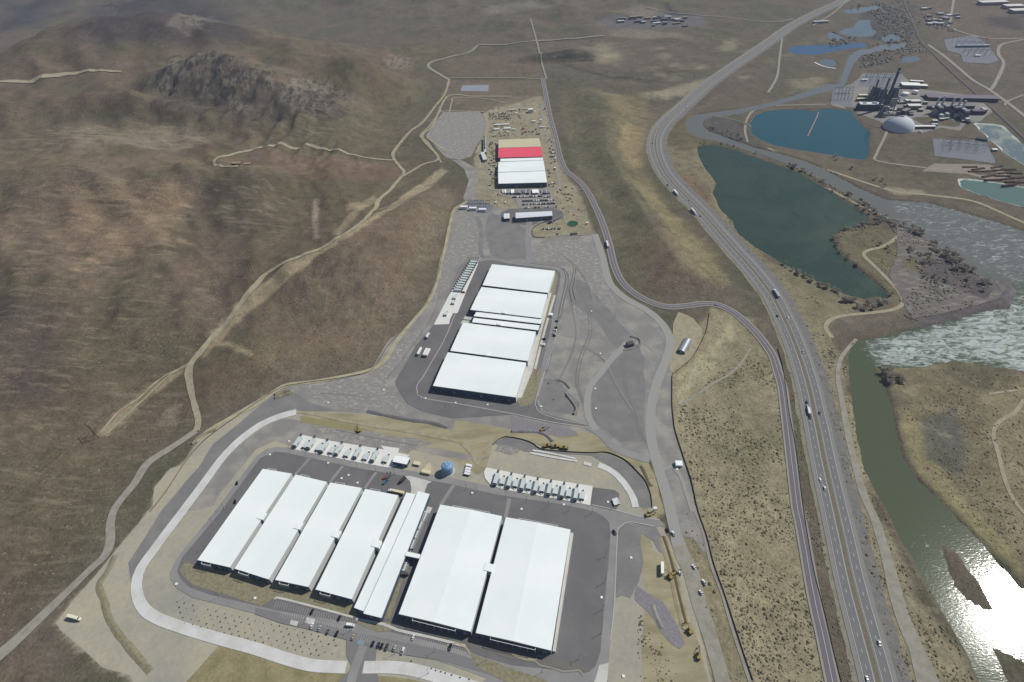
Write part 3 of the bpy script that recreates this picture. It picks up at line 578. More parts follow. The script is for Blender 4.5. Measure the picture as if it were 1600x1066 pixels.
road('kerb', [(429,937),(432,934),(470,943),(552,965)], 1.8, CONC, 6); road('kerb', [(556,968),(600,976),(622,985),(680,998),(727,1010)], 2.2, CONC, 6)
sheet('concrete_apron', [(633,745),(640,744),(675,753),(668,757),(664,768),(662,780),(640,778),(643,765),(641,753)], CONC, 5)
sheet('generator_pad', [(472,680),(520,690),(600,703),(595,697),(624,701),(622,708),(640,712),(618,730),(605,731),(560,723),(500,711),(456,702)], mat('bright_concrete', srgb(216,215,208), .85, fine=.04), 5)
sheet('generator_pad', [(760,731),(780,735),(840,747),(926,760),(922,790),(880,782),(830,773),(790,766),(767,759),(758,748),(756,738)], mat('bright_concrete', (0,0,0)), 5)
sheet('dark_turnout', [(927,762),(960,766),(968,772),(966,790),(962,798),(923,790)], ASPH, 4)
for q in ([(482,716),(486,717),(464,742),(460,741)], [(534,728),(538,729),(518,754),(514,753)], [(586,738),(590,739),(572,764),(568,763)], [(706,758),(712,759),(692,790),(686,789)], [(793,779),(799,780),(793,810),(787,809)]):
    sheet('concrete_joint', q, ROADM, 4.6)
sheet('concrete_apron', [(936,1040),(951,1036),(949,1062),(940,1090),(915,1090),(930,1062)], CONC, 4.8)
sheet('concrete_yard', [(668,792),(676,794),(641,862),(634,880),(634,893),(629,892),(640,868),(655,828)], CONC, 5.1)
road('kerb', [(1022,823),(986,816),(976,818),(966,826),(964,850),(960,940),(954,1000)], .8, CURB, 5)
road('kerb', [(924,789),(963,798),(1001,808),(1031,813)], .8, CURB, 5)

# pale lined drainage channels: a shallow trough with raised rims
def channel(name, pts, w):
    P = catmull(WP(pts), 6); d = np.gradient(P, axis=0); d /= np.linalg.norm(d, axis=1)[:, None]; nrm = np.stack([-d[:, 1], d[:, 0]], 1)
    prof = [(-.5, .1), (-.48, .26), (-.44, .26), (-.3, .2), (.3, .2), (.44, .26), (.48, .26), (.5, .1)]; V = []
    for u, h in prof: V.append(np.column_stack([P + nrm * (u * w), np.full(len(P), h + .22)]))
    V = np.stack(V, 1).reshape(-1, 3); k = len(prof)
    f = [(j * k + i, j * k + i + 1, (j + 1) * k + i + 1, (j + 1) * k + i) for j in range(len(P) - 1) for i in range(k - 1)]
    link(name, V, f, DITCH, kind='structure')
channel('drainage_channel', [(463,644),(440,650),(415,660),(395,672),(370,692),(345,719),(317,757),(287,797),(262,830),(239,861),(220,888),(213,913),(216,935),(226,953),(245,966),(276,978),(330,995),(399,1014),(445,1029),(488,1040),(541,1043)], 9.5)
channel('drainage_channel', [(568,1043),(614,1043),(645,1047),(676,1055),(720,1068),(770,1084)], 9.5)
channel('drainage_channel', [(935,727),(950,733),(965,744),(975,755),(984,768),(990,780),(993,793)], 7)
road('concrete_strip', [(828,708),(860,714),(902,721)], 2.6, DITCH, 5); road('concrete_strip', [(832,704),(862,709),(899,717)], 2.2, DITCH, 5)
road('concrete_strip', [(912,724),(924,727)], 4, DITCH, 5)
road('berm_track', [(462,644),(490,647),(530,656),(580,665),(640,675),(700,686),(722,692)], 4, DIRT, 3); road('berm_track', [(722,692),(740,712),(745,725),(755,710),(768,690),(775,684)], 5, DIRT, 3)
sheet('slope_shade_strip', [(470,650),(560,667),(575,672),(560,676),(470,660)], mat('shaded_olive_earth', srgb(140,132,96), .95, fine=.1), 2.6, 1, 5)  # slope's shade laid on the flat ground as a darker olive strip

# perimeter roads
road('perimeter_road', [(929,366),(940,396),(950,436),(962,453.5),(980,468),(1012,486),(1032,503.5),(1044,522),(1047,540),(1040,564),(1027,597),(1018,632),(1016,667),(1019,694),(1026,722),(1035,752),(1044,782),(1052,818),(1061,853)], 11, mat('pale_gravel_road', srgb(150,148,142), .95, fine=.05), 3.2, rag=.05)
road('construction_road', [(1058,840),(1065,865),(1079,893),(1091,939),(1106,984),(1121,1035),(1134,1085)], [13, 15, 13, 12, 12], DIRTG, 3.1, rag=.08)
road('perimeter_road', [(1015,719),(990,712),(960,700),(938,678),(917,666)], 9, ROADM, 3.1)
road('gravel_track', [(932,672),(921,655),(917,632),(922,605),(937,585),(955,562),(970,547),(980,535)], 8, mat('pale_gravel_road'  , (0,0,0)), 3.0)
road('gravel_track', [(1030,738),(1048,730),(1062,742),(1072,770),(1082,800)], 4, mat('pale_gravel_road', (0,0,0)), 3.0)
sheet('shelter_yard', [(1060,488),(1082,497),(1097,515),(1096,532),(1082,558),(1052,583),(1046,578),(1046,560),(1050,540),(1052,505)], DIRT, 2, 1, 6)
road('fence_track', [(1080,780),(1086,798),(1101,838),(1111,881),(1129,929),(1147,989),(1172,1064),(1180,1090)], 3.5, DIRTG, 3)
road('sage_track', [(1062,633),(1085,620),(1110,602),(1140,585),(1160,565),(1172,545)], 3, DIRTG, 3)
road('west_perimeter_track', [(740,290),(732,312),(711,328),(704,345),(697,380),(690,408),(683,440),(668,474),(640,508),(617,538),(604,560),(585,576),(545,587),(490,597),(443,604),(405,630),(365,651),(330,671),(306,690)], 6, TANM, 2.2, terrain=True, lift=.3)
road('far_campus_track', [(742,250),(757,255),(765,270),(764,290),(778,297),(865,295),(874,285),(868,262),(860,230),(850,200),(846,165)], 6, DIRTG, 2.5)
road('far_campus_track', [(757,178),(762,195),(757,215),(744,240)], 7, DIRT, 2.5)
road('cover_edge', [(851,346),(876,342),(884,350)], .8, GRAV_D, 3); road('cover_edge', [(849,346),(832,355),(831,370),(855,373),(878,368),(925,367)], 3, DIRTG, 3)

# west hillside tracks
TK = dict(terrain=True, lift=.55)
road('dirt_road', [(-40,1050),(0,1024),(50,979),(100,931),(141,891),(165,868),(173,845),(173,820),(182,792),(210,757),(232,724),(270,699),(307,674)], [13, 12, 9, 7, 9, 8.5, 9, 10, 8.5, 9], DIRTG, 2, rag=.15, **TK)
road('dirt_road', [(307,674),(310,657),(300,617),(295,584),(300,567),(315,549),(332,528),(365,490),(400,446),(420,426),(470,401),(525,373),(565,348),(587,326),(592,313),(615,291),(631,271),(625,261),(615,247),(617,235),(640,207),(660,192),(680,167),(695,147),(702,125)], [8, 8, 8, 8, 6.5, 7, 7, 6.5], DIRT, 2, rag=.4, **TK)
road('dirt_road', [(702,125),(688,117),(670,105),(675,97),(700,90),(732,82),(747,71)], 9, DIRTG, 2, **TK)
road('dirt_road', [(617,250),(600,250),(550,242),(500,232),(450,229),(400,232),(362,242),(335,255),(350,261),(372,260)], 6, DIRT, 2, **TK)
road('dirt_road', [(592,328),(625,317),(642,308),(660,293),(675,288)], 4, DIRT, 2, **TK)
road('dirt_road', [(-60,134),(0,128),(60,123),(120,116),(160,111),(190,113)], [14, 16, 8], DIRT, 2, terrain=True, lift=1.2)
road('dirt_road', [(630,276),(660,258),(685,247),(660,215),(677,195),(700,151),(740,151),(800,151)], 6, DIRT, 2, **TK)
road('dirt_road', [(690,255),(668,222),(657,213),(672,196),(690,172)], 4, DIRT, 2, **TK)
road('dirt_road', [(702,178),(706,160),(712,153),(760,155),(790,162)], 4, DIRT, 2, **TK)
road('dirt_road', [(667,215),(690,232),(698,238)], 4, TANM, 2, **TK)
road('dirt_road', [(684,176),(700,174),(757,175)], 5, DIRT, 2, **TK)
road('dirt_road', [(702,122),(740,122),(800,122),(848,124)], 5, DIRTG, 2, **TK)
road('dirt_road', [(747,71),(800,69),(850,64),(900,61),(945,57)], 9, DIRTG, 2, terrain=True, lift=1.5)
road('dirt_road', [(829,30),(839,67),(846,95),(852,118),(854,125)], 5, DIRTG, 2, terrain=True, lift=1.2)
road('dirt_road', [(1008,12),(1100,25),(1200,35),(1240,30)], 6, DIRTG, 2, terrain=True, lift=1.2)
road('two_track', [(157,678),(185,645),(212,627),(245,597),(265,584),(295,569)], 2, DIRT, 2, terrain=True, lift=.5)
road('two_track', [(168,678),(200,648),(225,625),(255,596),(272,583),(297,571)], 2, DIRT, 2, terrain=True, lift=.5)

# two-lane frontage road and the divided highway
FR = [(848,122),(853,150),(860,185),(868,215),(875,245),(884,266),(902,281),(917,298),(930,323),(942,351),(952,383),(960,416),(972,441),(990,458),(1015,472),(1045,480),(1075,478),(1100,475),(1122,477),(1142,486),(1162,501),(1182,521),(1197,540),(1208,558),(1215,580),(1222.5,607),(1229,657),(1235,707),(1241,757),(1246,797),(1250,813),(1258,856),(1266.6,906),(1275,949),(1285.5,994),(1298,1054),(1308,1100)]
road('frontage_shoulder', FR, 12, mat('frontage_shoulder', srgb(146,141,132), .95, fine=.06), 2.5, lift=.25)
road('frontage_road', FR, 7.6, mat('frontage_asphalt', srgb(108,104,107), .9, fine=.04, fscale=.3), 4, lift=.25)
road('road_markings', FR, .28, PAINTW, 5.5, lift=.25, across=1)
HWYX = HWY[::-1]
road('verge', HWY, 38, VERGE, 1.5, lift=.02, across=6, rag=.12)
road('verge', HWY, 12, mat('dark_verge', srgb(112,110,108), .95, col2=srgb(124,120,112), scale=.15, fine=.15), 1.6, off=-19, lift=.02, across=3, rag=.3)
for sgn in (-1, 1):
    road('highway_shoulder', HWY, 13.5, SHLD, 3, off=sgn * 8.0, lift=.1)
    road('highway_lanes', HWY, 7.9, HWYM, 4.5, off=sgn * 6.9, lift=.1)
    for o in (3.1, 10.6): road('road_markings', HWY, .26, PAINTW, 6, off=sgn * o, lift=.1, across=1)
road('median_strip', HWY, 3.6, mat('median_grass', srgb(112,104,86), .95, fine=.2, fscale=.8), 4, lift=.1)
P = catmull(WP(HWY), 1.0); sL = np.r_[0, np.cumsum(np.linalg.norm(np.diff(P, axis=0), axis=1))]
def along(s, o=0.0):
    q = np.array([np.interp(s, sL, P[:, 0]), np.interp(s, sL, P[:, 1])]); q2 = np.array([np.interp(s + 1, sL, P[:, 0]), np.interp(s + 1, sL, P[:, 1])])
    t = (q2 - q) / np.linalg.norm(q2 - q); return q + np.array([-t[1], t[0]]) * o, t
V, Fq = [], []
for o in (-6.9, 6.9):
    for s in np.arange(0, 1500, 12.19):
        a, t = along(s, o); b = a + t * 3.05; n_ = np.array([-t[1], t[0]]) * .15
        for q in (a - n_, b - n_, b + n_, a + n_): V.append((q[0], q[1], LAY * 6 + .15))
        k = len(V); Fq.append((k - 4, k - 3, k - 2, k - 1))
link('lane_dashes', V, Fq, PAINTW, kind='structure')

# river side tracks, rail line
road('river_track', [(1338,530),(1322,548),(1312,565),(1309,590),(1316,630),(1325,680),(1337,730),(1350,775),(1366,810),(1385,870),(1400,930),(1418,985),(1440,1030),(1460,1085)], [4, 5, 6, 7, 8, 11, 14], DIRTG, 2.5, rag=.12)
road('river_track', [(1418,985),(1428,1020),(1440,1070)], 7, DIRTG, 2.6, rag=.12)
road('levee_road', [(1300,528),(1290,512),(1298,500),(1320,493),(1360,489),(1395,484),(1410,475),(1408,462),(1390,440),(1365,415),(1350,400),(1355,392),(1380,385),(1400,372),(1408,360),(1400,350),(1375,335),(1345,322),(1318,308),(1290,292)], 5.5, DIRT, 2.5, rag=.08)
road('levee_road', [(1200,232),(1240,248),(1300,268),(1350,285),(1400,300),(1450,305),(1520,315),(1580,340),(1640,365)], 6, DIRT, 2.5)
road('levee_road', [(1168,222),(1164,200),(1172,178),(1190,168),(1215,165),(1290,163)], 5, DIRTG, 2.5)
road('levee_road', [(1388,198),(1382,215),(1370,240),(1372,252),(1440,262),(1500,268)], 5, DIRTG, 2.5)
road('island_track', [(1600,625),(1585,645),(1560,660),(1552,680),(1560,710),(1570,750),(1590,790),(1640,840)], 4, DIRT, 2.5, rag=.15)
road('island_track', [(1590,610),(1570,612),(1545,616)], 3, DIRT, 2.5, rag=.15)
RAIL = [(1405,-20),(1415,8),(1422,25),(1432,50),(1440,66),(1462,88),(1490,115),(1520,142),(1545,165),(1575,192),(1610,226),(1660,275)]
road('railway_ballast', RAIL, 7, mat('ballast', srgb(96,90,88), .95, fine=.1), 3, lift=.6); road('rail', RAIL, .5, mat('rail_steel', srgb(120,110,100), .6), 5, off=.75, lift=.7, across=1); road('rail', RAIL, .5, mat('rail_steel', (0,0,0)), 5, off=-.75, lift=.7, across=1)
road('dirt_road', [(1450,70),(1480,92),(1520,125),(1545,140),(1580,165),(1640,215)], 9, DIRTG, 2.5, lift=.4)
road('dirt_road', [(1490,0),(1485,30),(1482,40),(1500,50),(1545,60),(1600,60)], 8, DIRTG, 2.5, lift=.6)
road('dirt_road', [(1600,62),(1565,70),(1560,85),(1568,100),(1555,130),(1548,140)], 8, DIRTG, 2.5, lift=.4)
road('dirt_road', [(1600,148),(1575,158),(1570,165)], 5, DIRTG, 2.5, lift=.4)
road('dirt_road', [(1222,60),(1218,90),(1214,120),(1200,145)], 6, DIRTG, 2.5, lift=.4)
road('dirt_road', [(1325,0),(1300,22),(1270,40)], 5, DIRTG, 2.5, lift=.4)

# pads of the power station district
PADM = mat('plant_yard', srgb(126,124,122), .95, col2=srgb(142,136,126), scale=.02, fine=.08)
sheet('plant_yard', [(1300,138),(1330,132),(1350,115),(1405,115),(1440,140),(1480,145),(1540,152),(1550,175),(1530,190),(1510,192),(1500,205),(1470,200),(1440,208),(1400,205),(1375,190),(1345,180),(1330,172),(1300,165)], PADM, 1.5, 3)
sheet('switchyard_gravel', [(1303,140),(1335,137),(1330,165),(1298,163)], mat('switchyard_stone', srgb(118,120,126), .95, fine=.12, fscale=.3), 2, 1)
sheet('switchyard_gravel', [(1350,116),(1412,116),(1400,138),(1340,135)], mat('switchyard_stone', (0,0,0)), 2, 1)
sheet('switchyard_gravel', [(1457,217),(1540,220),(1555,252),(1553,256),(1460,244)], mat('switchyard_stone', (0,0,0)), 2, 1)
sheet('gravel_yard', [(1440,268),(1510,272),(1600,296),(1600,290),(1560,262),(1545,258),(1460,256)], mat('pinkish_yard', srgb(140,128,116), .95, fine=.06, fscale=.1), 1.5, 2)
sheet('switchyard_gravel', [(1475,62),(1525,55),(1545,72),(1560,95),(1545,100),(1505,98),(1500,85),(1480,80)], mat('switchyard_stone', (0,0,0)), 2, 1, lift=.3)
LINER = mat('pale_pond_liner', srgb(180,184,172), .8)
for q, w_ in ((POND_E, 7), (POND_F, 6)):
    road('pond_liner', q + [q[0]], w_, LINER, 3, lift=.15)

# ---------------------------------------------------------------- water
def water(name, deep, rough, bumpd, bscale, foam=None, fcol=None, fthr=(.5, .6), fscale=.08, stretch=None):
    m = bpy.data.materials.new(name); t, b = nodes(m); N, L = t.nodes, t.links
    b.inputs['Base Color'].default_value = (*deep, 1); b.inputs['Roughness'].default_value = rough; b.inputs['IOR'].default_value = 1.33
    tc = N.new('ShaderNodeTexCoord'); mp = N.new('ShaderNodeMapping'); L.new(tc.outputs['Object'], mp.inputs[0])
    if stretch: mp.inputs['Rotation'].default_value[2] = stretch[0]; mp.inputs['Scale'].default_value = (stretch[1], stretch[2], 1)
    n = N.new('ShaderNodeTexNoise'); n.inputs['Scale'].default_value = bscale; n.inputs['Detail'].default_value = 5; L.new(mp.outputs[0], n.inputs[0])
    u = N.new('ShaderNodeBump'); u.inputs['Distance'].default_value = bumpd; u.inputs['Strength'].default_value = 1; L.new(n.outputs[0], u.inputs['Height']); L.new(u.outputs[0], b.inputs['Normal'])
    if fcol:
        f = N.new('ShaderNodeTexNoise'); f.inputs['Scale'].default_value = fscale; f.inputs['Detail'].default_value = 9; f.inputs['Roughness'].default_value = .7; f.inputs['Distortion'].default_value = 1.2; L.new(mp.outputs[0], f.inputs[0])
        add = f.outputs[0]
        if foam:
            a = N.new('ShaderNodeAttribute'); a.attribute_name = 'foam'; ad = N.new('ShaderNodeMath'); ad.operation = 'ADD'; L.new(f.outputs[0], ad.inputs[0]); L.new(a.outputs['Fac'], ad.inputs[1]); add = ad.outputs[0]
        r = N.new('ShaderNodeMapRange'); r.inputs[1].default_value = fthr[0]; r.inputs[2].default_value = fthr[1]; L.new(add, r.inputs[0])
        x = N.new('ShaderNodeMix'); x.data_type = 'RGBA'; L.new(r.outputs[0], x.inputs[0]); x.inputs[6].default_value = (*deep, 1); x.inputs[7].default_value = (*fcol, 1); L.new(x.outputs[2], b.inputs['Base Color'])
        rr = N.new('ShaderNodeMapRange'); L.new(r.outputs[0], rr.inputs[0]); rr.inputs[3].default_value = rough; rr.inputs[4].default_value = .6; L.new(rr.outputs[0], b.inputs['Roughness'])
    return m
def pool(name, pts, m, grow=7, z=-1.6, spacing=0, foamf=None):
    P = WP(pts); c = P.mean(0)
    # grow outline outward so the banks cut the water's edge
    d = np.roll(P, -1, 0) - np.roll(P, 1, 0); nr = np.stack([d[:, 1], -d[:, 0]], 1); nr /= np.linalg.norm(nr, axis=1)[:, None]
    area = (P[:, 0] * np.roll(P[:, 1], -1) - np.roll(P[:, 0], -1) * P[:, 1]).sum()
    P2 = P + nr * (grow if area > 0 else -grow); v, f = cdt(P2 if not spacing else P2, spacing)
    o = link(name, np.column_stack([v, np.full(len(v), z)]), f, m, kind='structure')
    if foamf is not None:
        a = o.data.attributes.new('foam', 'FLOAT', 'POINT'); a.data.foreach_set('value', foamf(v[:, 0], v[:, 1]).astype(np.float32))
    return o
pool('lake', LAKE, water('lake_water', srgb(46,66,54), .12, .05, .25, fcol=srgb(52,68,52), fthr=(.3, .8), fscale=.006), 7, -1.4)
pool('settling_pond', SPOND, water('pond_water', srgb(34,78,84), .15, .04, .3), 9, -1.35)
pool('blue_pond', POND_B, water('blue_pond_water', srgb(42,78,108), .15, .04, .3), 12, -1.3)
pool('evaporation_pond', POND_E, water('pale_pond_water', srgb(100,112,110), .2, .03, .3, fcol=srgb(136,144,132), fthr=(.45, .65), fscale=.012), 9, -1.3)
pool('green_pond', POND_F, water('green_pond_water', srgb(88,112,100), .2, .03, .3), 8, -1.3)
for q in (POND_S, POND_R): pool('small_pond', q, water('backwater', srgb(88,98,98), .15, .04, .3), 12, -1.3)
for q in (POND_T, POND_T2, POND_T3, POND_T4): pool('backwater', q, water('backwater', srgb(0,0,0), .15, .04, .3) if False else bpy.data.materials['backwater'], 20, -1.3)
# river surface
gx = np.arange(100, 2300, 12.0); gy = np.arange(0, 3600, 12.0); RX, RY = np.meshgrid(gx, gy)
RP = WP(RIV_LO); dr = sdist(RP, RX, RY); keep = dr > -34; idx = -np.ones(RX.shape, int); idx[keep] = np.arange(keep.sum())
V = np.column_stack([RX[keep], RY[keep], np.full(keep.sum(), -1.6)])
q = (idx[:-1, :-1] >= 0) & (idx[1:, :-1] >= 0) & (idx[:-1, 1:] >= 0) & (idx[1:, 1:] >= 0)
Fr = np.stack([idx[:-1, :-1][q], idx[:-1, 1:][q], idx[1:, 1:][q], idx[1:, :-1][q]], 1)
rv = link('river', V, Fr, water('river_water', srgb(80,88,66), .09, .05, .5, foam=True, fcol=srgb(170,180,176), fthr=(.5, .74), fscale=.11, stretch=(.35, .6, 1.5)), kind='structure')
vx, vy = V[:, 0], V[:, 1]
braid = sdist(WP([(1385,305),(1620,330),(1700,620),(1365,575),(1345,532),(1430,513),(1590,455),(1500,400),(1400,345)]), vx, vy)
fo = np.full(len(V), -.16); fo += .15 * sm((braid + 20) / 40); fo += .13 * sm((sdist(RAPIDS_P, vx, vy) + 15) / 30)
down = sdist(WP([(1350,740),(1480,790),(1620,930),(1620,1100),(1540,1100),(1430,880)]), vx, vy); fo += .1 * sm((down + 10) / 60)
a = rv.data.attributes.new('foam', 'FLOAT', 'POINT'); a.data.foreach_set('value', fo.astype(np.float32))

# the upper reach carries grey silt
silt = sm((vy - 560) / 120) * .9 * (1 - sm((sdist(RAPIDS_P, vx, vy) + 20) / 30)); a = rv.data.attributes.new('silt', 'FLOAT', 'POINT'); a.data.foreach_set('value', silt.astype(np.float32))
t = rv.data.materials[0].node_tree; N, L = t.nodes, t.links; bs = N['Principled BSDF']; src = bs.inputs['Base Color'].links[0].from_node
at_ = N.new('ShaderNodeAttribute'); at_.attribute_name = 'silt'; x = N.new('ShaderNodeMix'); x.data_type = 'RGBA'; L.new(at_.outputs['Fac'], x.inputs[0]); x.inputs[6].default_value = (*srgb(80,88,66), 1); x.inputs[7].default_value = (*srgb(106,106,100), 1); L.new(x.outputs[2], src.inputs[6])
sheet('mud_flat', [(1400,352),(1440,372),(1480,392),(1520,415),(1545,432),(1575,450),(1560,466),(1520,478),(1470,490),(1425,500),(1412,478),(1404,455),(1388,432),(1400,400)], mat('mauve_mud', srgb(104,98,92), .85, col2=srgb(130,126,116), scale=.09, fine=.2, fscale=.5, thr=(.5, .66), stretch=(.3, .6, 1.4)), 2, 3, 8, lift=.1)

# ---------------------------------------------------------------- mesh builder
class MB:
    def __init__(s): s.v = []; s.f = []
    def add(s, v, f): k = len(s.v); s.v += [tuple(map(float, q)) for q in v]; s.f += [tuple(i + k for i in g) for g in f]; return s
    def box(s, x0, x1, y0, y1, z0, z1):
        return s.add([(x0,y0,z0),(x1,y0,z0),(x1,y1,z0),(x0,y1,z0),(x0,y0,z1),(x1,y0,z1),(x1,y1,z1),(x0,y1,z1)],
                     [(0,3,2,1),(4,5,6,7),(0,1,5,4),(1,2,6,5),(2,3,7,6),(3,0,4,7)])
    def prism(s, poly, z0, z1, dz=None):
        n = len(poly); v = [(x, y, z0) for x, y in poly] + [(x, y, z1 + (dz[i] if dz else 0)) for i, (x, y) in enumerate(poly)]
        return s.add(v, [tuple(range(n))[::-1], tuple(range(n, 2 * n))] + [(i, (i + 1) % n, n + (i + 1) % n, n + i) for i in range(n)])
    def prof(s, pts, y0, y1):                       # x-z outline pulled along y
        n = len(pts); v = [(x, y0, z) for x, z in pts] + [(x, y1, z) for x, z in pts]
        return s.add(v, [tuple(range(n)), tuple(range(n, 2 * n))[::-1]] + [((i + 1) % n, i, n + i, n + (i + 1) % n) for i in range(n)])
    def cyl(s, x, y, z0, z1, r0, r1=None, n=12):
        r1 = r0 if r1 is None else r1; v = []
        for z, r in ((z0, r0), (z1, r1)): v += [(x + r * math.cos(2 * math.pi * i / n), y + r * math.sin(2 * math.pi * i / n), z) for i in range(n)]
        return s.add(v, [tuple(range(n))[::-1], tuple(range(n, 2 * n))] + [(i, (i + 1) % n, n + (i + 1) % n, n + i) for i in range(n)])
    def tube(s, a, b, r, n=6, r1=None):
        a, b = Vector(a), Vector(b); d = (b - a).normalized(); u = d.orthogonal().normalized(); w_ = d.cross(u); r1 = r if r1 is None else r1
        v = [tuple(p + (u * math.cos(2 * math.pi * i / n) + w_ * math.sin(2 * math.pi * i / n)) * q) for p, q in ((a, r), (b, r1)) for i in range(n)]
        return s.add(v, [tuple(range(n))[::-1], tuple(range(n, 2 * n))] + [(i, (i + 1) % n, n + (i + 1) % n, n + i) for i in range(n)])
    def lathe(s, x, y, prof, n=24):
        v = [(x + r * math.cos(2 * math.pi * i / n), y + r * math.sin(2 * math.pi * i / n), z) for r, z in prof for i in range(n)]; f = []
        for j in range(len(prof) - 1):
            for i in range(n): f.append((j * n + i, j * n + (i + 1) % n, (j + 1) * n + (i + 1) % n, (j + 1) * n + i))
        f.append(tuple(range((len(prof) - 1) * n, len(prof) * n))); return s.add(v, f)
    def build(s, name, m, parent=None, **kw): return link(name, s.v, s.f, m, parent, **kw)

ROOFW = mat('white_membrane_roof', srgb(238,242,238), .6, col2=srgb(230,236,233), scale=.02, spec=.2)
ROOFG = mat('pale_metal_roof', srgb(214,218,220), .5)
WALLN = mat('shaded_slate_wall', srgb(72,88,104), .8, fine=.04, fscale=.3)  # dark slate holds the walls' shaded tone in its colour
WALLW = mat('pale_wall_panel', srgb(205,208,206), .8)
TRIM = mat('grey_trim', srgb(150,156,158), .6)
WHT = mat('white_paint', srgb(232,234,232), .5); BLK = mat('black_steel', srgb(40,42,44), .6)
DKM = mat('dark_glass', srgb(22,26,30), .15, spec=.5); GRNW = mat('pale_green_enclosure', srgb(196,204,200), .6)
DGREY = mat('dark_grey_metal', srgb(74,78,82), .6); RUBB = mat('tyre_rubber', srgb(28,28,28), .9); STEEL = mat('galvanised_steel', srgb(150,154,156), .5, metal=.3)
YEL = mat('machine_yellow', srgb(150,128,66), .7); BRN = mat('brown_panel', srgb(110,72,56), .8); TANW = mat('tan_panel', srgb(196,186,150), .8)
REDT = mat('red_paint', srgb(176,52,44), .6); BLUT = mat('teal_paint', srgb(60,110,130), .6)

def frame_of(Q):
    c = Q.mean(0); u = (Q[1] - Q[0]) + (Q[2] - Q[3]); a = math.atan2(u[1], u[0])
    ca, sa = math.cos(-a), math.sin(-a); d = Q - c
    return c, a, np.stack([d[:, 0] * ca - d[:, 1] * sa, d[:, 0] * sa + d[:, 1] * ca], 1)
def roof_mesh(L, z, ridge, rise, over=.35, th=.35):
    """L: local TL TR BR BL"""
    c = L.mean(0); O = c + (L - c) * (1 + over / np.linalg.norm(L - c, axis=1)[:, None]); b = MB()
    if ridge == 'v': r0, r1 = (O[0] + O[1]) / 2, (O[3] + O[2]) / 2; ring = [O[0], r0, O[1], O[2], r1, O[3]]; pk = (1, 4)
    elif ridge == 'u': r0, r1 = (O[0] + O[3]) / 2, (O[1] + O[2]) / 2; ring = [O[0], O[1], r1, O[2], O[3], r0]; pk = (5, 2)
    else: ring = list(O); pk = ()
    n = len(ring); top = [(p[0], p[1], z + (rise if i in pk else 0)) for i, p in enumerate(ring)]; bot = [(p[0], p[1], z - th) for p in ring]
    f = [tuple(range(n, 2 * n))]
    if ridge == 'v': f += [(5, 4, 1, 0), (4, 3, 2, 1)]
    elif ridge == 'u': f += [(5, 2, 1, 0), (4, 3, 2, 5)]
    else: f += [(3, 2, 1, 0)]
    f = [g for g in f] + [(i, (i + 1) % n, n + (i + 1) % n, n + i) for i in range(n)]
    return b.add(top + bot, f)
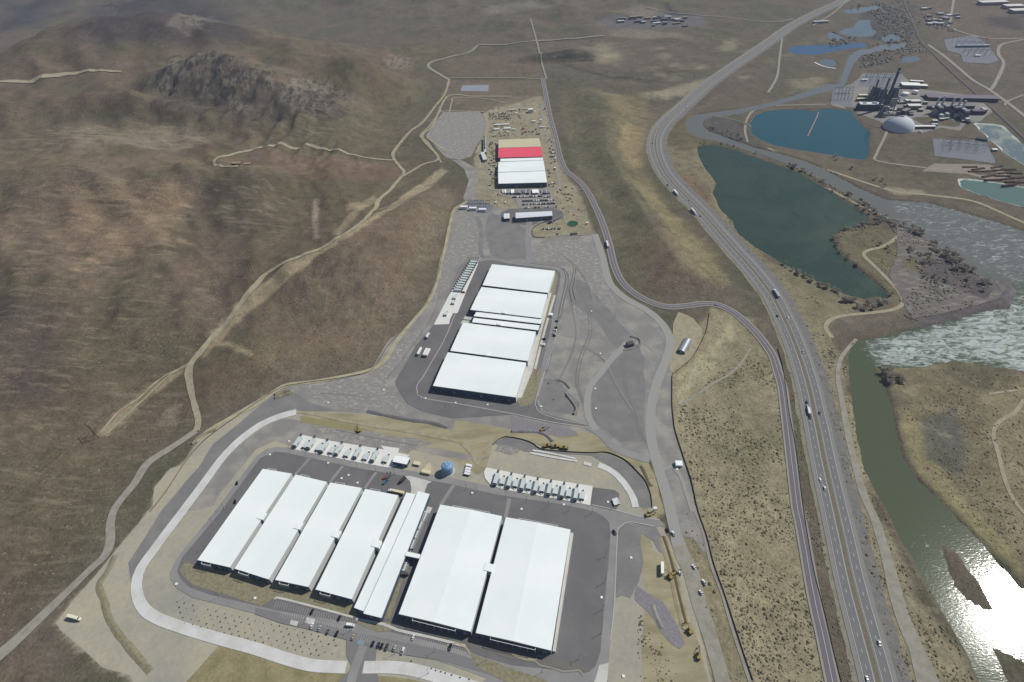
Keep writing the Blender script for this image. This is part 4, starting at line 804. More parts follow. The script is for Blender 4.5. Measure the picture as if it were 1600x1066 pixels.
def hall(name, pts, z, label, cat='building', ridge='v', rise=.9, wm=None, rm=None, group=None, base=0.0, doors=6, frames=True, over=.35, terrain=False, vents=0, sunlit_side=False):
    if terrain: base = float(Hm(*T(pts[3]))); 
    Q = WP(pts, z + base); c, a, L = frame_of(Q); t = empty(name, (c[0], c[1], base), a, label, cat, group); wm = wm or WALLN; rm = rm or ROOFW
    ctr = L.mean(0); I = ctr + (L - ctr) * .998
    MB().prism([tuple(p) for p in I[::-1]], -1.5, z - .36).build('wall', wm, t)
    rf = roof_mesh(L, z, ridge, rise, over).build('roof', rm, t)
    ed = MB()
    for i in range(4):
        p, q = L[i], L[(i + 1) % 4]; d = (q - p) / np.linalg.norm(q - p); n_ = np.array([-d[1], d[0]]) 
        if (n_ @ ((p + q) / 2 - ctr)) < 0: n_ = -n_
        p = p + n_ * (over + .03); q = q + n_ * (over + .03)
        ed.tube((p[0], p[1], z - .25), (q[0], q[1], z - .25), .12, 4)
    ed.build('gutter', TRIM, rf)
    if sunlit_side:  # sunlit tone of the right wall put into an added pale panel
        p, q = L[1], L[2]; d = (q - p) / np.linalg.norm(q - p); n_ = np.array([-d[1], d[0]]); n_ = n_ if n_ @ ((p + q) / 2 - ctr) > 0 else -n_
        MB().prism([tuple(v_) for v_ in (p + n_ * .22, p - n_ * .05, q - n_ * .05, q + n_ * .22)], 0, z - .45).build('sunlit_side_panel', WALLW, t)
    if vents:
        for k in range(vents):
            u, v = rng.uniform(.1, .9), rng.uniform(.15, .85); p = (L[0] * (1 - u) + L[1] * u) * (1 - v) + (L[3] * (1 - u) + L[2] * u) * v
            MB().cyl(p[0], p[1], z, z + rise + .7, .35, n=8).build('roof_vent', TRIM, rf)
    for side in (3, 1):                                       # doors along the two ends
        if side == 3: p, q = L[3], L[2]
        else: p, q = L[0], L[1]
        d = (q - p) / np.linalg.norm(q - p); n_ = np.array([d[1], -d[0]]) * (1 if side == 3 else -1); LL = np.linalg.norm(q - p)
        for k in range(doors):
            s0 = LL * (k + .5) / doors; w2 = 1.6 if k % 2 else .6; A = p + d * (s0 - w2) - n_ * .1; Bq = p + d * (s0 + w2) - n_ * .1; hh = 3.6 if k % 2 else 2.2
            poly = [A, Bq, Bq + n_ * .2, A + n_ * .2]
            MB().prism([tuple(x) for x in (poly if side == 3 else poly[::-1])], 0, hh).build('door', TRIM, t)
    if frames:                                                # white pipe frame over the louvres at both ends
        for side in (3, 1):
            if side == 3: p, q = L[3], L[2]
            else: p, q = L[0], L[1]
            d = (q - p) / np.linalg.norm(q - p); n_ = np.array([d[1], -d[0]]) * (1 if side == 3 else -1); LL = np.linalg.norm(q - p)
            for (f0, f1) in ((.14, .42),) if LL < 50 else ((.2, .8),):
                A, Bq = p + d * LL * f0, p + d * LL * f1; A2, B2 = A + n_ * 2.4, Bq + n_ * 2.4; fr = MB(); zz = z - .8
                for s_, e_ in ((A, A2), (A2, B2), (B2, Bq)): fr.tube((s_[0], s_[1], zz), (e_[0], e_[1], zz), .2, 4)
                for k in range(7):
                    m_ = A2 + (B2 - A2) * k / 6; fr.tube((m_[0], m_[1], 0), (m_[0], m_[1], zz), .1, 4)
                fr.build('canopy_frame', WHT, t)
                lv = MB(); 
                for k in range(12):
                    m_ = A + (Bq - A) * (k + .5) / 12; w2 = (f1 - f0) * LL / 12 * .4; e1, e2 = m_ - d * w2, m_ + d * w2
                    pl = [e1 - n_ * .05, e2 - n_ * .05, e2 + n_ * .12, e1 + n_ * .12]; lv.prism([tuple(x) for x in (pl if side == 3 else pl[::-1])], 4.2, 7.2)
                lv.build('louvre', DGREY, t)
    return t
Hh = 9.5
gN = 'white-roofed data halls of the near campus'; gT = 'white-roofed data halls of the middle campus'
hall('data_hall', [(410.5,733),(455.5,740.5),(359.3,886),(309,874.6)], Hh, 'long white-roofed hall at the far left end of the near row, inside the pale channel', group=gN, sunlit_side=True, ridge='u', rise=.5)
hall('data_hall', [(461.5,742),(510.5,753.5),(420,904.8),(367,888)], Hh, 'second long white-roofed hall from the left in the near row', group=gN, sunlit_side=True, ridge='u', rise=.5)
hall('data_hall', [(516,754.5),(565,763),(481.7,916.6),(430.3,905.6)], Hh, 'third long white-roofed hall from the left in the near row', group=gN, sunlit_side=True, ridge='u', rise=.5)
hall('data_hall', [(570.5,764.5),(622,774.5),(549.5,935.7),(493.5,920.6)], Hh, 'fourth long white-roofed hall, left of the narrow wings of the near row', group=gN, sunlit_side=True, ridge='u', rise=.5)
hall('data_hall', [(688,789),(784,807),(735.4,986.4),(623.5,959)], Hh + .5, 'wide white-roofed hall just right of the narrow wings in the near row', group=gN, sunlit_side=True, rise=1.4)
hall('data_hall', [(790.6,808.7),(891,828),(861,1016),(744,988.5)], Hh + .5, 'wide white-roofed hall at the right end of the near row beside open asphalt', group=gN, sunlit_side=True, rise=1.4)
hall('data_hall', [(769.2,413),(867,423.5),(856,457.6),(754.3,445.6)], Hh, 'topmost of the four wide white halls of the middle campus', group=gT, sunlit_side=True, ridge='u', rise=.8, frames=False)
hall('data_hall', [(752.6,448.6),(855,460.3),(845,497),(735.2,484)], Hh, 'second white hall of the middle campus, above the narrow link buildings', group=gT, sunlit_side=True, ridge='u', rise=.8, frames=False)
hall('data_hall', [(724,504.3),(837,518.6),(824.4,564),(704,548)], Hh, 'third white hall of the middle campus, below the narrow link buildings', group=gT, sunlit_side=True, ridge='u', rise=.8, frames=False)
hall('data_hall', [(700,550.8),(822,567),(806,620.7),(677,602.7)], Hh, 'lowest of the four wide white halls of the middle campus, above the curved road', group=gT, sunlit_side=True, ridge='u', rise=.8, frames=False)
hall('link_building', [(744.5,487.5),(846,499),(844.5,506),(740.5,494)], 8, 'upper of two narrow white-roofed buildings between the middle campus halls', ridge=None, doors=3, frames=False)
hall('link_building', [(740.5,496.8),(843,508.6),(840.5,516),(738,503.5)], 8, 'lower of two narrow white-roofed buildings between the middle campus halls', ridge=None, doors=3, frames=False)
hall('admin_building', [(635.3,769),(646,771.5),(641,781),(572,954),(553,948)], Hh, '', ridge=None) if False else None
hall('office_wing', [(635,770),(649,773),(575,957),(553.5,949)], 7.5, 'narrow white-roofed office wing against the fourth near hall', ridge=None, doors=4, frames=False)
hall('office_wing', [(653,768),(671,772.5),(596,965),(568,958)], 8.2, 'long narrow white-roofed wing with rooftop units along its right edge', ridge=None, doors=4, frames=False)
gF = 'halls of the far campus'
PINK = mat('red_membrane_roof', srgb(226,84,104), .7); BEIG = mat('beige_decking_roof', srgb(196,188,156), .8)
hall('data_hall', [(779.5,218.5),(842,216),(845.5,229),(779,231)], 9, 'far hall with unfinished beige roof', group=gF, ridge=None, rm=BEIG, frames=False, doors=4)
hall('data_hall', [(779,231.5),(845.5,229.5),(847.5,244.5),(778.5,246.5)], 9, 'far hall with bright red roof', group=gF, ridge=None, rm=PINK, frames=False, doors=4)
hall('link_building', [(782,248.2),(847.8,246.2),(848.3,250.4),(782,252.3)], 8, 'narrow white link roof between the red and white far halls', ridge=None, frames=False, doors=2)
hall('data_hall', [(779,253.2),(849,250.9),(851.5,266.6),(778.5,269)], 9, 'upper white-roofed hall of the far campus, below the red roof', group=gF, ridge='u', rise=.7, frames=False, doors=4)
hall('data_hall', [(778.5,269.8),(851.5,267.2),(854.5,285),(779,287)], 9.5, 'lowest white-roofed hall of the far campus, facing the full parking lot', group=gF, ridge='u', rise=.7, frames=False, doors=4)
hall('office_building', [(806,332.5),(862,330),(863,337),(806,341)], 8, 'long grey-roofed office building below the far parking lot', ridge='u', rise=.5, rm=ROOFG, wm=mat('grey_wall', srgb(96,102,110), .8), frames=False, doors=5, vents=2)

# ---- small links between halls
def boxthing(name, p, z, lx, ly, rz, m, label, cat, group=None, rm=None, zb=0.0, parts=None, terrain=False):
    q = T(p) if terrain else G(p, 0); zb = float(Hm(*q)) if terrain else zb
    t = empty(name, (q[0], q[1], zb), rz, label, cat, group)
    MB().box(-lx / 2, lx / 2, -ly / 2, ly / 2, -.3, z - .2).build('body', m, t)
    MB().box(-lx / 2 - .12, lx / 2 + .12, -ly / 2 - .12, ly / 2 + .12, z - .199, z).build('roof', rm or m, t)
    MB().box(-.6, .6, -ly / 2 - .06, -ly / 2 + .1, 0, min(2.1, z * .8)).build('door', DGREY, t)
    return t
def ang(a, b): A, B_ = G(a), G(b); return math.atan2(*(B_ - A)[::-1])
aN = ang((309,874.6),(410.5,733)); aN5 = ang((622,962),(688,788)); aT = ang((677,603),(769,413)); aU = aN - math.pi / 2; aTu = aT - math.pi / 2
for (p, q, lb) in (((415,809),7,'first and second'), ((471.5,824),7,'second and third'), ((530,837),7,'third and fourth'), ((592,852),7.5,'fourth and office wing among'), ((765,889),8,'two wide'), ):
    boxthing('link_corridor', (p[0], p[1] + 6), 10.6, q, 7, aU, WALLW, f'white link box between the {lb} near halls', 'link corridor', 'link boxes in the gaps between halls', ROOFW)
for p, lb in (((788,492),'second middle hall and upper narrow building'), ((781,510.5),'lower narrow building and third middle hall'), ((762,558),'third and fourth middle halls')):
    boxthing('link_corridor', (p[0], p[1] + 4), 10.4, 5, 6, aTu, WALLW, f'small white link box between the {lb}', 'link corridor', 'link boxes in the gaps between halls', ROOFW)
q = WP([(629,792 + 68),(660,866),(655,872),(627,866)], 7); 
hall('bridge_corridor', [(636,862),(659,867),(657,873),(633,868)], 9.0, 'white bridge corridor joining the long narrow wing to the wide hall', ridge=None, doors=1, frames=False)
hall('plant_annex', [(891.5,832),(896,833.5),(868,1018),(863.5,1017)], 4.0, 'narrow pale lean-to along the right side of the right-hand wide hall', 'annex', ridge=None, rm=CONC, wm=WALLW, doors=1, frames=False, over=.1)
# rooftop and yard cooling units between wing and wide hall
gU = 'cooling units between the long wing and the wide hall'
aW = ang((568,958),(653,768))
for k, (p, n) in enumerate((((664,806),'topmost'), ((657,820),'second from the top'), ((651,834),'third from the top'), ((645,848),'fourth from the top, above the bridge'), ((634,882),'lowest, below the bridge'))):
    q = G((p[0] - 1, p[1] + 3)); t = empty('cooling_unit', (q[0], q[1], 0), aW, f'white cooling unit bank {n} beside the long narrow wing', 'cooling unit', gU)
    MB().box(-5.5, 5.5, -1.8, 1.6, 0, 3.4).build('housing', WALLW, t)
    for j in range(5): MB().box(-5.2 + j * 2.2, -3.7 + j * 2.2, 1.8, 4.4, 2.2, 6.0).build('duct', WHT, t)
    MB().box(-5.0, 5.0, -3.6, -2.3, 0, 2.4).build('pipe_rack', STEEL, t)
    for j in range(4): MB().cyl(-3.4 + j * 2.2, -.1, 3.41, 3.8, .7, n=10).build('fan', DGREY, t)
hall('screen_wall', [(628.5,893),(638,895),(637,897),(627.5,895)], 5, 'dark wall closing the cooling unit yard above the dirt strip', 'wall', ridge=None, doors=0, frames=False, rm=DGREY)
hall('canopy_building', [(618,711.5),(640,715.5),(635,725.5),(613.5,721)], 6, 'small white flat-roofed building at the end of the left generator pad', ridge=None, doors=2, frames=False)

# ---- generators
def genset(v):
    t = empty('generator', (0, 0, 0), 0)
    m = GRNW
    MB().box(-2.0, 2.0, -7, 6, .3, 4.2).build('enclosure', m, t)
    MB().box(-1.7, 1.7, -8.6, -7.05, .3, 3.2).build('intake', DGREY, t)
    MB().box(-2.1, 2.1, -6.9, 5.9, 0, .28).build('skid', BLK, t)
    MB().cyl(0, 7.4, 0, 7.5, .55, n=10).build('exhaust_stack', STEEL, t)
    MB().box(-1.0, 1.0, 6.05, 9, 4.4, 5.6).build('silencer', DGREY, t)
    for s_ in (-1, 1): MB().box(s_ * 2.02 - .05 * (s_ < 0), s_ * 2.02 + .05 * (s_ > 0), -5, -1, 1, 3.4).build('louvre', TRIM, t)
    return t
def switch():
    t = empty('transformer_cabinet', (0, 0, 0), 0)
    MB().box(-2.6, 2.6, -4.5, 4.0, .2, 2.9).build('housing', GRNW, t)
    MB().box(-1.9, 1.9, -5.4, -4.55, .2, 2.2).build('radiator', DGREY, t)
    MB().box(-.5, .5, -7.2, -6.2, 0, 1.1).build('pull_box', WHT, t); MB().box(-.8, .8, 5.6, 6.8, 0, 1.6).build('pump_box', DGREY, t)
    return t
gs0, sw0 = genset(0), switch(); first = {'g': True, 's': True}
ORD = ['first', 'second', 'third', 'fourth', 'fifth', 'sixth', 'seventh', 'eighth', 'ninth', 'tenth', 'eleventh', 'twelfth', 'thirteenth', 'fourteenth']
def place(proto, key, q, rz, label, cat, group, sc=1.0):
    if first.get(key, True): o = proto; first[key] = False; o.location = (q[0], q[1], .6); o.rotation_euler = (0, 0, rz); tag(o, label, cat, group)
    else: o = copy_tree(proto, (q[0], q[1], .6), rz, label, group=group)
    o['category'] = cat; o.scale = (sc, sc, sc); return o
for i, p in enumerate([(467,692),(488,695),(508,700),(531,704),(560,709),(587,714)] ):
    place(gs0, 'g', G((p[0], p[1])), aU, f'pale green generator on the left pad, {ORD[i]} from its left end', 'generator', 'generators on the left pad of the near campus')
for i, p in enumerate([(479,697),(500,701),(520,705),(544,710),(573,715),(604,719)]):
    place(sw0, 's', G((p[0], p[1])), aU, f'low pale cabinet on the left pad, {ORD[i]} from its left end', 'transformer', 'cabinets on the left pad of the near campus')
for i in range(8):
    x = 776.5 + 20.7 * (i - 0) ; y = 749 + 3.85 * i
    if i < 7 or True:
        if x < 915: place(gs0, 'g', G((x - 0.5, y + 1)), aN5 - math.pi / 2, f'stacked generator on the right pad, {ORD[i]} from its left end', 'generator', 'generators on the right pad of the near campus')
        if x < 910: place(sw0, 's', G((x + 9, y + 4)), aN5 - math.pi / 2, f'low pale cabinet on the right pad, {ORD[i]} from its left end', 'transformer', 'cabinets on the right pad of the near campus')
for i in range(13):
    f = i / 12; p = (739.5 - 24.5 * f, 411.5 + 44 * f)
    place(gs0, 'g', G(p), aTu + math.pi / 2, f'pale generator on the middle campus pad, {ORD[i]} from the top', 'generator', 'generators in the row beside the middle campus', .8)
for i, (p, n) in enumerate((((711,466),'just below the generator row'), ((709,474),'second below the generator row'), ((697,492),'near the lower end of the strip'))):
    place(sw0, 's', G(p), aTu, f'pale cabinet on the middle campus strip, {n}', 'transformer', 'cabinets on the middle campus strip', .9)
for i in range(9):
    f = i / 8; place(gs0, 'g', T((757.5 + .6 * f, 221 + 18 * f)), 0.1, f'dark generator beside the far halls, {ORD[i]} from the top', 'generator', 'generators beside the far campus', 1.25)
for i in range(3):
    place(sw0, 's', G((754.5 + i * 1.5, 243 + 4 * i)), 0.1, f'white cabinet left of the far halls, {ORD[i]} from the top', 'transformer', 'cabinets beside the far campus', 1.6)

# ---------------------------------------------------------------- tank, shelters, small structures
BLUE = mat('blue_paint_with_highlights', srgb(92,132,168), .45, col2=srgb(150,178,200), scale=.35, thr=(.45, .6));  # pale blotches stand in for bright reflections on the dome
q = G((700,737)); t = empty('water_tank', (q[0], q[1], .4), 0, 'round blue water tank with domed mottled roof beside the near campus road', 'water tank')
MB().lathe(0, 0, [(6, 0), (6, 9.5)], 36).build('shell', mat('blue_grey_tank_shell', srgb(128,152,172), .5), t)
MB().lathe(0, 0, [(6.15, 9.4), (6.1, 9.7), (5.2, 10.8), (3.6, 11.7), (1.8, 12.2), (.3, 12.4)], 36).build('dome_roof', BLUE, t)
MB().lathe(0, 0, [(7.4, 0), (7.4, .3), (6.05, .35)], 36).build('footing', CONC, t); MB().cyl(0, 0, 12.3, 12.9, .5, n=10).build('hatch', WHT, t)
l = MB(); 
for s_ in (-.3, .3): l.tube((s_, -6.3, 0), (s_, -6.3, 10.5), .06, 4)
for k in range(24): l.tube((-.3, -6.3, .4 + k * .42), (.3, -6.3, .4 + k * .42), .04, 4)
l.build('ladder', STEEL, t)
def quonset():
    p, h = G((1063.5,552)), G((1074,533)); d = h - p; a = math.atan2(d[1], d[0]); L_ = np.linalg.norm(d); c = (p + h) / 2
    t = empty('arched_shed', (c[0], c[1], 0), a, 'grey arched metal shed in a fenced yard right of the gravel road', 'shed'); n = 14; R_ = 5.6
    pr = [(R_ * math.cos(math.pi * i / n), R_ * .95 * math.sin(math.pi * i / n)) for i in range(n + 1)]
    b = MB(); v = [(x_, y_, z_) for x_ in np.linspace(-L_ / 2, L_ / 2, 13) for y_, z_ in pr]; k = n + 1
    b.add(v, [(j * k + i, j * k + i + 1, (j + 1) * k + i + 1, (j + 1) * k + i) for j in range(12) for i in range(n)]); b.build('arched_roof', mat('corrugated_steel', srgb(150,154,158), .45, metal=.35, fine=.08, fscale=.7), t)
    for s_ in (-1, 1):
        e = MB(); e.add([(s_ * (L_ / 2 - .05), y_ * .99, z_ * .99) for y_, z_ in pr], [tuple(range(n + 1)) if s_ > 0 else tuple(range(n + 1))[::-1]]); e.build('end_wall', DGREY, t)
        MB().box(s_ * L_ / 2 - .1, s_ * L_ / 2 + .1, -1.8, 1.8, 0, 3.4).build('door', TRIM, t)
    for k_ in range(2): MB().box(-2 + k_ * 4, -1 + k_ * 4, -R_ - 1.2, -R_ - .1, 0, 1.4).build('side_unit', STEEL, t)
quonset()
boxthing('equipment_shelter', (1060,727), 4, 7, 6, -.1, WALLW, 'small white-roofed equipment shelter alone on the gravel near the sage fence', 'shelter', rm=ROOFW)
t = boxthing('pump_house', (984,540), 5, 9, 6, .25, mat('dark_block_wall', srgb(84,84,86), .9), 'dark grey pump house on the empty gravel pad', 'pump house', rm=DGREY)
t = boxthing('hillside_hut', (370,257), 3.5, 16, 8, -.1, BRN, 'left of two small brown huts on the hillside track', 'hut', 'brown huts by the hillside track', rm=mat('tan_roof', srgb(150,130,104), .9), terrain=True)
t = boxthing('hillside_hut', (387,258), 3.5, 13, 8, -.1, BRN, 'right of two small brown huts on the hillside track', 'hut', 'brown huts by the hillside track', rm=mat('tan_roof', (0,0,0)), terrain=True)
boxthing('gatehouse', (861,494.5), 4.5, 4.5, 4, aTu, WALLW, 'tiny white gatehouse on the walk right of the middle campus', 'gatehouse', rm=ROOFW)
boxthing('side_shed', (849,540), 3, 5, 4, aTu, WALLW, 'low pale box shed at the head of the middle campus parking', 'shed', rm=CONC)
# tan wedge hopper and row of portable units
q = G((667,738)); t = empty('aggregate_hopper', (q[0], q[1], 0), aU, 'tan wedge-shaped hopper building left of the blue tank', 'hopper')
MB().box(-5, 5, -3.5, 1, 0, 3.2).build('base', TANW, t); MB().prism([(-4.4, 1), (4.4, 1), (1.2, 9), (-1.2, 9)], 0, 3.0, [0, 0, 1.2, 1.2]).build('ramp', TANW, t); MB().box(-4.6, 4.6, -3.2, .6, 3.21, 3.5).build('cover', mat('pale_tan', srgb(210,202,170), .8), t)
boxthing('storage_box', (652,726), 2.8, 7, 4, aU, TANW, 'tan storage box on dirt left of the hopper building', 'storage box', rm=mat('pale_tan', (0,0,0)))
for i, p in enumerate([(733,729),(732,734),(731,738),(730,742)]):
    boxthing('portable_toilet_unit', p, 2.6, 6, 2.4, aU, BLK if i % 2 else WALLW, f'small portable unit in the short column right of the tank, {ORD[i]} from the top', 'portable unit', 'portable units right of the tank', rm=WHT)

# ---------------------------------------------------------------- vehicles
def carproto(name, colr, kind='car'):
    t = empty(name, (0, 0, 0)); m = mat('paint_' + name + str(colr), srgb(*colr), .3, spec=.5)
    if kind == 'pickup':
        MB().prof([(-2.8, .45), (2.8, .45), (2.8, .95), (2.6, 1.05), (1.3, 1.15), (-2.75, 1.15), (-2.8, 1.0)], -.95, .95).build('body', m, t)
        MB().prof([(1.2, 1.15), (.7, 1.8), (-.6, 1.85), (-.9, 1.15)], -.82, .82).build('cabin', DKM, t); MB().box(-.55, .6, -.78, .78, 1.86, 1.92).build('roof', m, t); MB().box(-2.6, -1.0, -.75, .75, 1.16, 1.2).build('bed', DGREY, t)
    else:
        MB().prof([(-2.3, .4), (2.3, .4), (2.35, .8), (1.3, .98), (-1.9, 1.02), (-2.3, .9)], -.9, .9).build('body', m, t)
        hh = 1.45 if kind == 'car' else 1.75
        MB().prof([(1.15, .98), (.35, hh), (-1.2, hh), (-1.9, 1.0)], -.78, .78).build('cabin', DKM, t); MB().box(-1.1, .3, -.74, .74, hh + .005, hh + .05).build('roof', m, t)
    for x_ in (-1.45, 1.45):
        for y_ in (-.86, .86):
            wb = MB(); wb.tube((x_, y_ - .11, .34), (x_, y_ + .11, .34), .34, 10); wb.build('wheel', RUBB, t)
    return t
CP = {}
def car(colname, colr, kind, q, rz, label, group, z=None, terrain=False, cat=None):
    key = (colname, kind); cat = cat or {'car': 'car', 'suv': 'car', 'pickup': 'pickup truck'}[kind]; nm = {'car': 'parked_car', 'suv': 'parked_car', 'pickup': 'pickup_truck'}[kind]
    z = float(Hm(*q)) + .85 if z is None else z
    if key not in CP: CP[key] = o = carproto(nm, colr, kind); o.location = (q[0], q[1], z); o.rotation_euler = (0, 0, rz); tag(o, label, cat, group)
    else: o = copy_tree(CP[key], (q[0], q[1], z), rz, label, group=group)
    o['category'] = cat; return o
COL = dict(white=(228,228,226), black=(30,31,34), silver=(170,174,178), brown=(92,66,56), grey=(98,102,106), red=(150,40,36), blue=(44,60,96), tan=(176,166,140))
def semi(name, tcol, q, rz, label, group=None, cab=True, ccol=(220,222,222), L_=14.5, z=.85, cat='truck'):
    t = empty(name, (q[0], q[1], z), rz, label, cat, group); m = mat('trailer' + str(tcol), srgb(*tcol), .5)
    MB().box(-L_ / 2, L_ / 2, -1.28, 1.28, 1.1, 4.0).build('trailer_box', m, t)
    MB().box(-L_ / 2 + .3, L_ / 2 - .3, -.5, .5, .75, 1.09).build('chassis', BLK, t)
    for x_ in (-L_ / 2 + 1.2, -L_ / 2 + 2.5): 
        for y_ in (-1.0, 1.0): MB().tube((x_, y_ - .25, .5), (x_, y_ + .25, .5), .5, 10).build('wheel', RUBB, t)
    if cab:
        c = MB(); x0 = L_ / 2 + .7; c.prof([(x0, .6), (x0 + 4.2, .6), (x0 + 4.2, 1.8), (x0 + 2.6, 2.2), (x0 + 2.1, 3.4), (x0, 3.6)], -1.2, 1.2); cb = c.build('cab', mat('cab' + str(ccol), srgb(*ccol), .4), t)
        MB().prof([(x0 + 2.66, 2.25), (x0 + 2.2, 3.2), (x0 + 2.25, 3.22), (x0 + 2.72, 2.27)], -1.05, 1.05).build('windscreen', DKM, cb)
        for x_ in (x0 + 3.3, x0 + .3):
            for y_ in (-1.0, 1.0): MB().tube((x_, y_ - .2, .5), (x_, y_ + .2, .5), .5, 10).build('wheel', RUBB, t)
    return t
# near lot; nose directions follow the bays
aBay = aN5 + .05; gL = 'cars parked in the near parking lot'
for p, c_, k_, lb in (((488,957),'black','car','in the upper bays below the third hall'), ((531,967),'black','car','in the upper bays near the end of the office walk'), ((488,979),'white','suv','alone in the lower bays left of the entrance'), ((500,983),'silver','car','second in the lower bays left of the entrance'), ((513,988),'grey','car','third in the lower bays left of the entrance'), ((527,991),'black','suv','dark, last in the lower bays before the entrance'),
    ((552,997),'tan','car','right above the entrance road'), ((583,1007),'black','car','first of the dark pair right of the entrance'), ((592,1009),'blue','car','dark blue, right of the entrance'), ((597,1010.5),'black','car','beside the tan one right of the entrance'), ((605,1012),'brown','pickup','third from the right end of the lower bays'), ((617,1014),'silver','suv','second from the right end of the lower bays'), ((630,1018),'white','pickup','at the right end of the lower bays'),
    ((646,997),'white','car','in the upper bays right of the central wing'), ((704,1012),'black','pickup','alone in the upper bays below the wide hall')):
    car(c_, COL[c_], k_, G(p), aBay, f'{c_} {"pickup" if k_=="pickup" else "car"} {lb}', gL)
semi('tanker_truck', (238,238,232), G((546,978)), aU + .15, 'short white truck crossing the near parking lot above the entrance', cab=True, L_=6).scale = (.62, .8, .8)
gR = 'cars in the middle campus parking'
for p, c_, k_, lb in (((724,458),'black','pickup','on the service road left of the middle halls'), ((870,503),'black','car','at the top of the middle parking'), ((869,513),'black','suv','second in the right bays of the middle parking'), ((867,517),'white','car','third in the right bays of the middle parking'), ((866,526),'black','car','dark, lowest in the right bays of the middle parking'), ((850,531),'black','pickup','in the left bays of the middle parking'), ((865,523),'silver','car','between two dark ones in the right bays of the middle parking')):
    car(c_, COL[c_], k_, G(p), aTu + .1, f'{c_} {"pickup" if k_=="pickup" else "car"} {lb}', gR)
# road traffic
def traffic(p, c_, k_, lb, rev=False):
    q = G(p); d = 1e9; best = None
    i = np.argmin(((P - q) ** 2).sum(1)); t_ = P[min(i + 3, len(P) - 1)] - P[max(i - 3, 0)]; a = math.atan2(t_[1], t_[0]) + (math.pi if rev else 0)
    if k_ == 'semi': return semi('semi_truck', c_, q, a, lb, 'trucks on the highway')
    o = car(c_, COL[c_], k_, q, a, lb, 'cars driving on the highway', z=.75); o['category'] = 'car' if k_ != 'pickup' else 'pickup truck'; return o
for p, c_, k_, lb, r in (((1354,1062),'white','car','white car lowest on the left carriageway',0), ((1373,1006),'white','suv','white car on the right carriageway near the bottom of the road',1), ((1288,764),'white','suv','lower of two white cars on the left carriageway',0), ((1281,751),'white','car','upper of two white cars on the left carriageway',0),
    ((1265,653),'black','pickup','dark pickup last in the close group on the left carriageway',0), ((1261,636),'silver','suv','silver car in the middle of the close group on the left carriageway',0), ((1260,630),'black','car','black car leading the close group on the left carriageway',0), ((1280,647),'black','car','black car alone on the right carriageway',1), ((1254,551),'silver','car','silver car high on the right carriageway beside the river track',1),
    ((1231,497),'white','car','white car on the right carriageway below the long silver truck',1), ((1214,495),'black','car','black car on the left carriageway below the long silver truck',0), ((1043,290),'black','suv','dark car at the bend of the highway by the mound',0), ((1077,314),'silver','car','silver car right of the white lorry at the highway bend',1), ((1094,339),'grey','car','grey car below the second lorry',1), ((1020,225),'black','car','dark car on the curve beside the eroded slope',0),
    ((1063,165),'white','suv','white car on the upper highway curve',0), ((1072,170),'grey','car','grey car on the upper highway curve',1)):
    traffic(p, c_, k_, lb, r)
traffic((1213,462), (168,172,180), 'semi', 'long silver truck on the highway above the levee road', False)
traffic((1055,302.5), (232,232,228), 'semi', 'white lorry, upper of two on the highway bend below the mound', True)
traffic((1082.5,331.5), (210,212,208), 'semi', 'pale lorry, lower of two on the highway bend below the mound', True)
traffic((1263,645), (206,208,206), 'semi', 'short pale truck in the close group on the left carriageway', False).scale = (.6, 1, .8)
semi('semi_truck', (222,224,222), G((949,384.5)), ang((952,395),(946,370)), 'white truck on the two-lane road beside the upper mound', cab=True)
car('silver', COL['silver'], 'car', G((1119,477.5)), .1, 'silver car on the two-lane road above the shed', 'cars on the site roads')
for p, c_, k_, lb in (((1052,835),'white','pickup','white pickup on the construction road at the junction'), ((1043,829),'black','car','black car left of the white pickup at the junction'), ((1100,911),'white','pickup','white pickup at the side of the construction road, upper of two'), ((1095,927),'white','suv','white car at the side of the construction road, lower of two'), ((960,833),'black','pickup','dark pickup on the campus loop road corner'), ((1084,887),'white','car','white car by the sage fence gate'), ((371,756),'black','car','black car left of the first near hall, upper of two'), ((368,785),'black','car','black car left of the first near hall, lower'), ((675,620),'white','car','') ):
    if lb: car(c_, COL[c_], k_, G(p), 1.9, lb, 'cars on the site roads')
# trailers standing in yards
for i, p in enumerate([(656,551.5),(665,553),(669,553.5)]):
    semi('parked_trailer', (230,230,224), G(p), aT, f'white trailer in the left yard of the middle campus, {ORD[i]} from the left', 'white trailers in the middle campus yard', cab=False, L_=13, cat='trailer')
semi('box_truck', (214,204,160), G((421,750.5)), aN, 'tan box truck behind the first near hall', L_=7, cab=False)
semi('semi_truck', (216,208,170), G((623,771.5)), aU + math.pi, 'tan truck with white cab beside the concrete apron', L_=13, ccol=(232,232,230))
semi('parked_trailer', (236,232,220), G((1034,890.5)), 1.35, 'white trailer beside the trench on the tan ground', cab=False, L_=11, cat='trailer')
semi('cargo_container', (226,222,196), G((115,966)), -.25, 'cream cargo trailer alone on the graded corner at lower left', cab=True, ccol=(228,224,200), L_=8, cat='truck')
semi('dark_trailer', (60,62,60), G((630,752)), .9, 'short dark trailer left of the concrete apron', cab=False, L_=7, cat='trailer')
semi('parked_trailer', (218,220,216), G((668,528 + 0)), aT, 'small white trailer at the left edge of the middle yard', cab=True, L_=6, cat='trailer')
for i, p in enumerate([(961,783),(963,788)]): boxthing('skip_container', p, 2.5, 6, 3.4, .3, BLK, f'dark skip with pale lid at the end of the turnout, {("upper","lower")[i]} of two', 'skip', 'skips at the turnout', rm=WALLW)
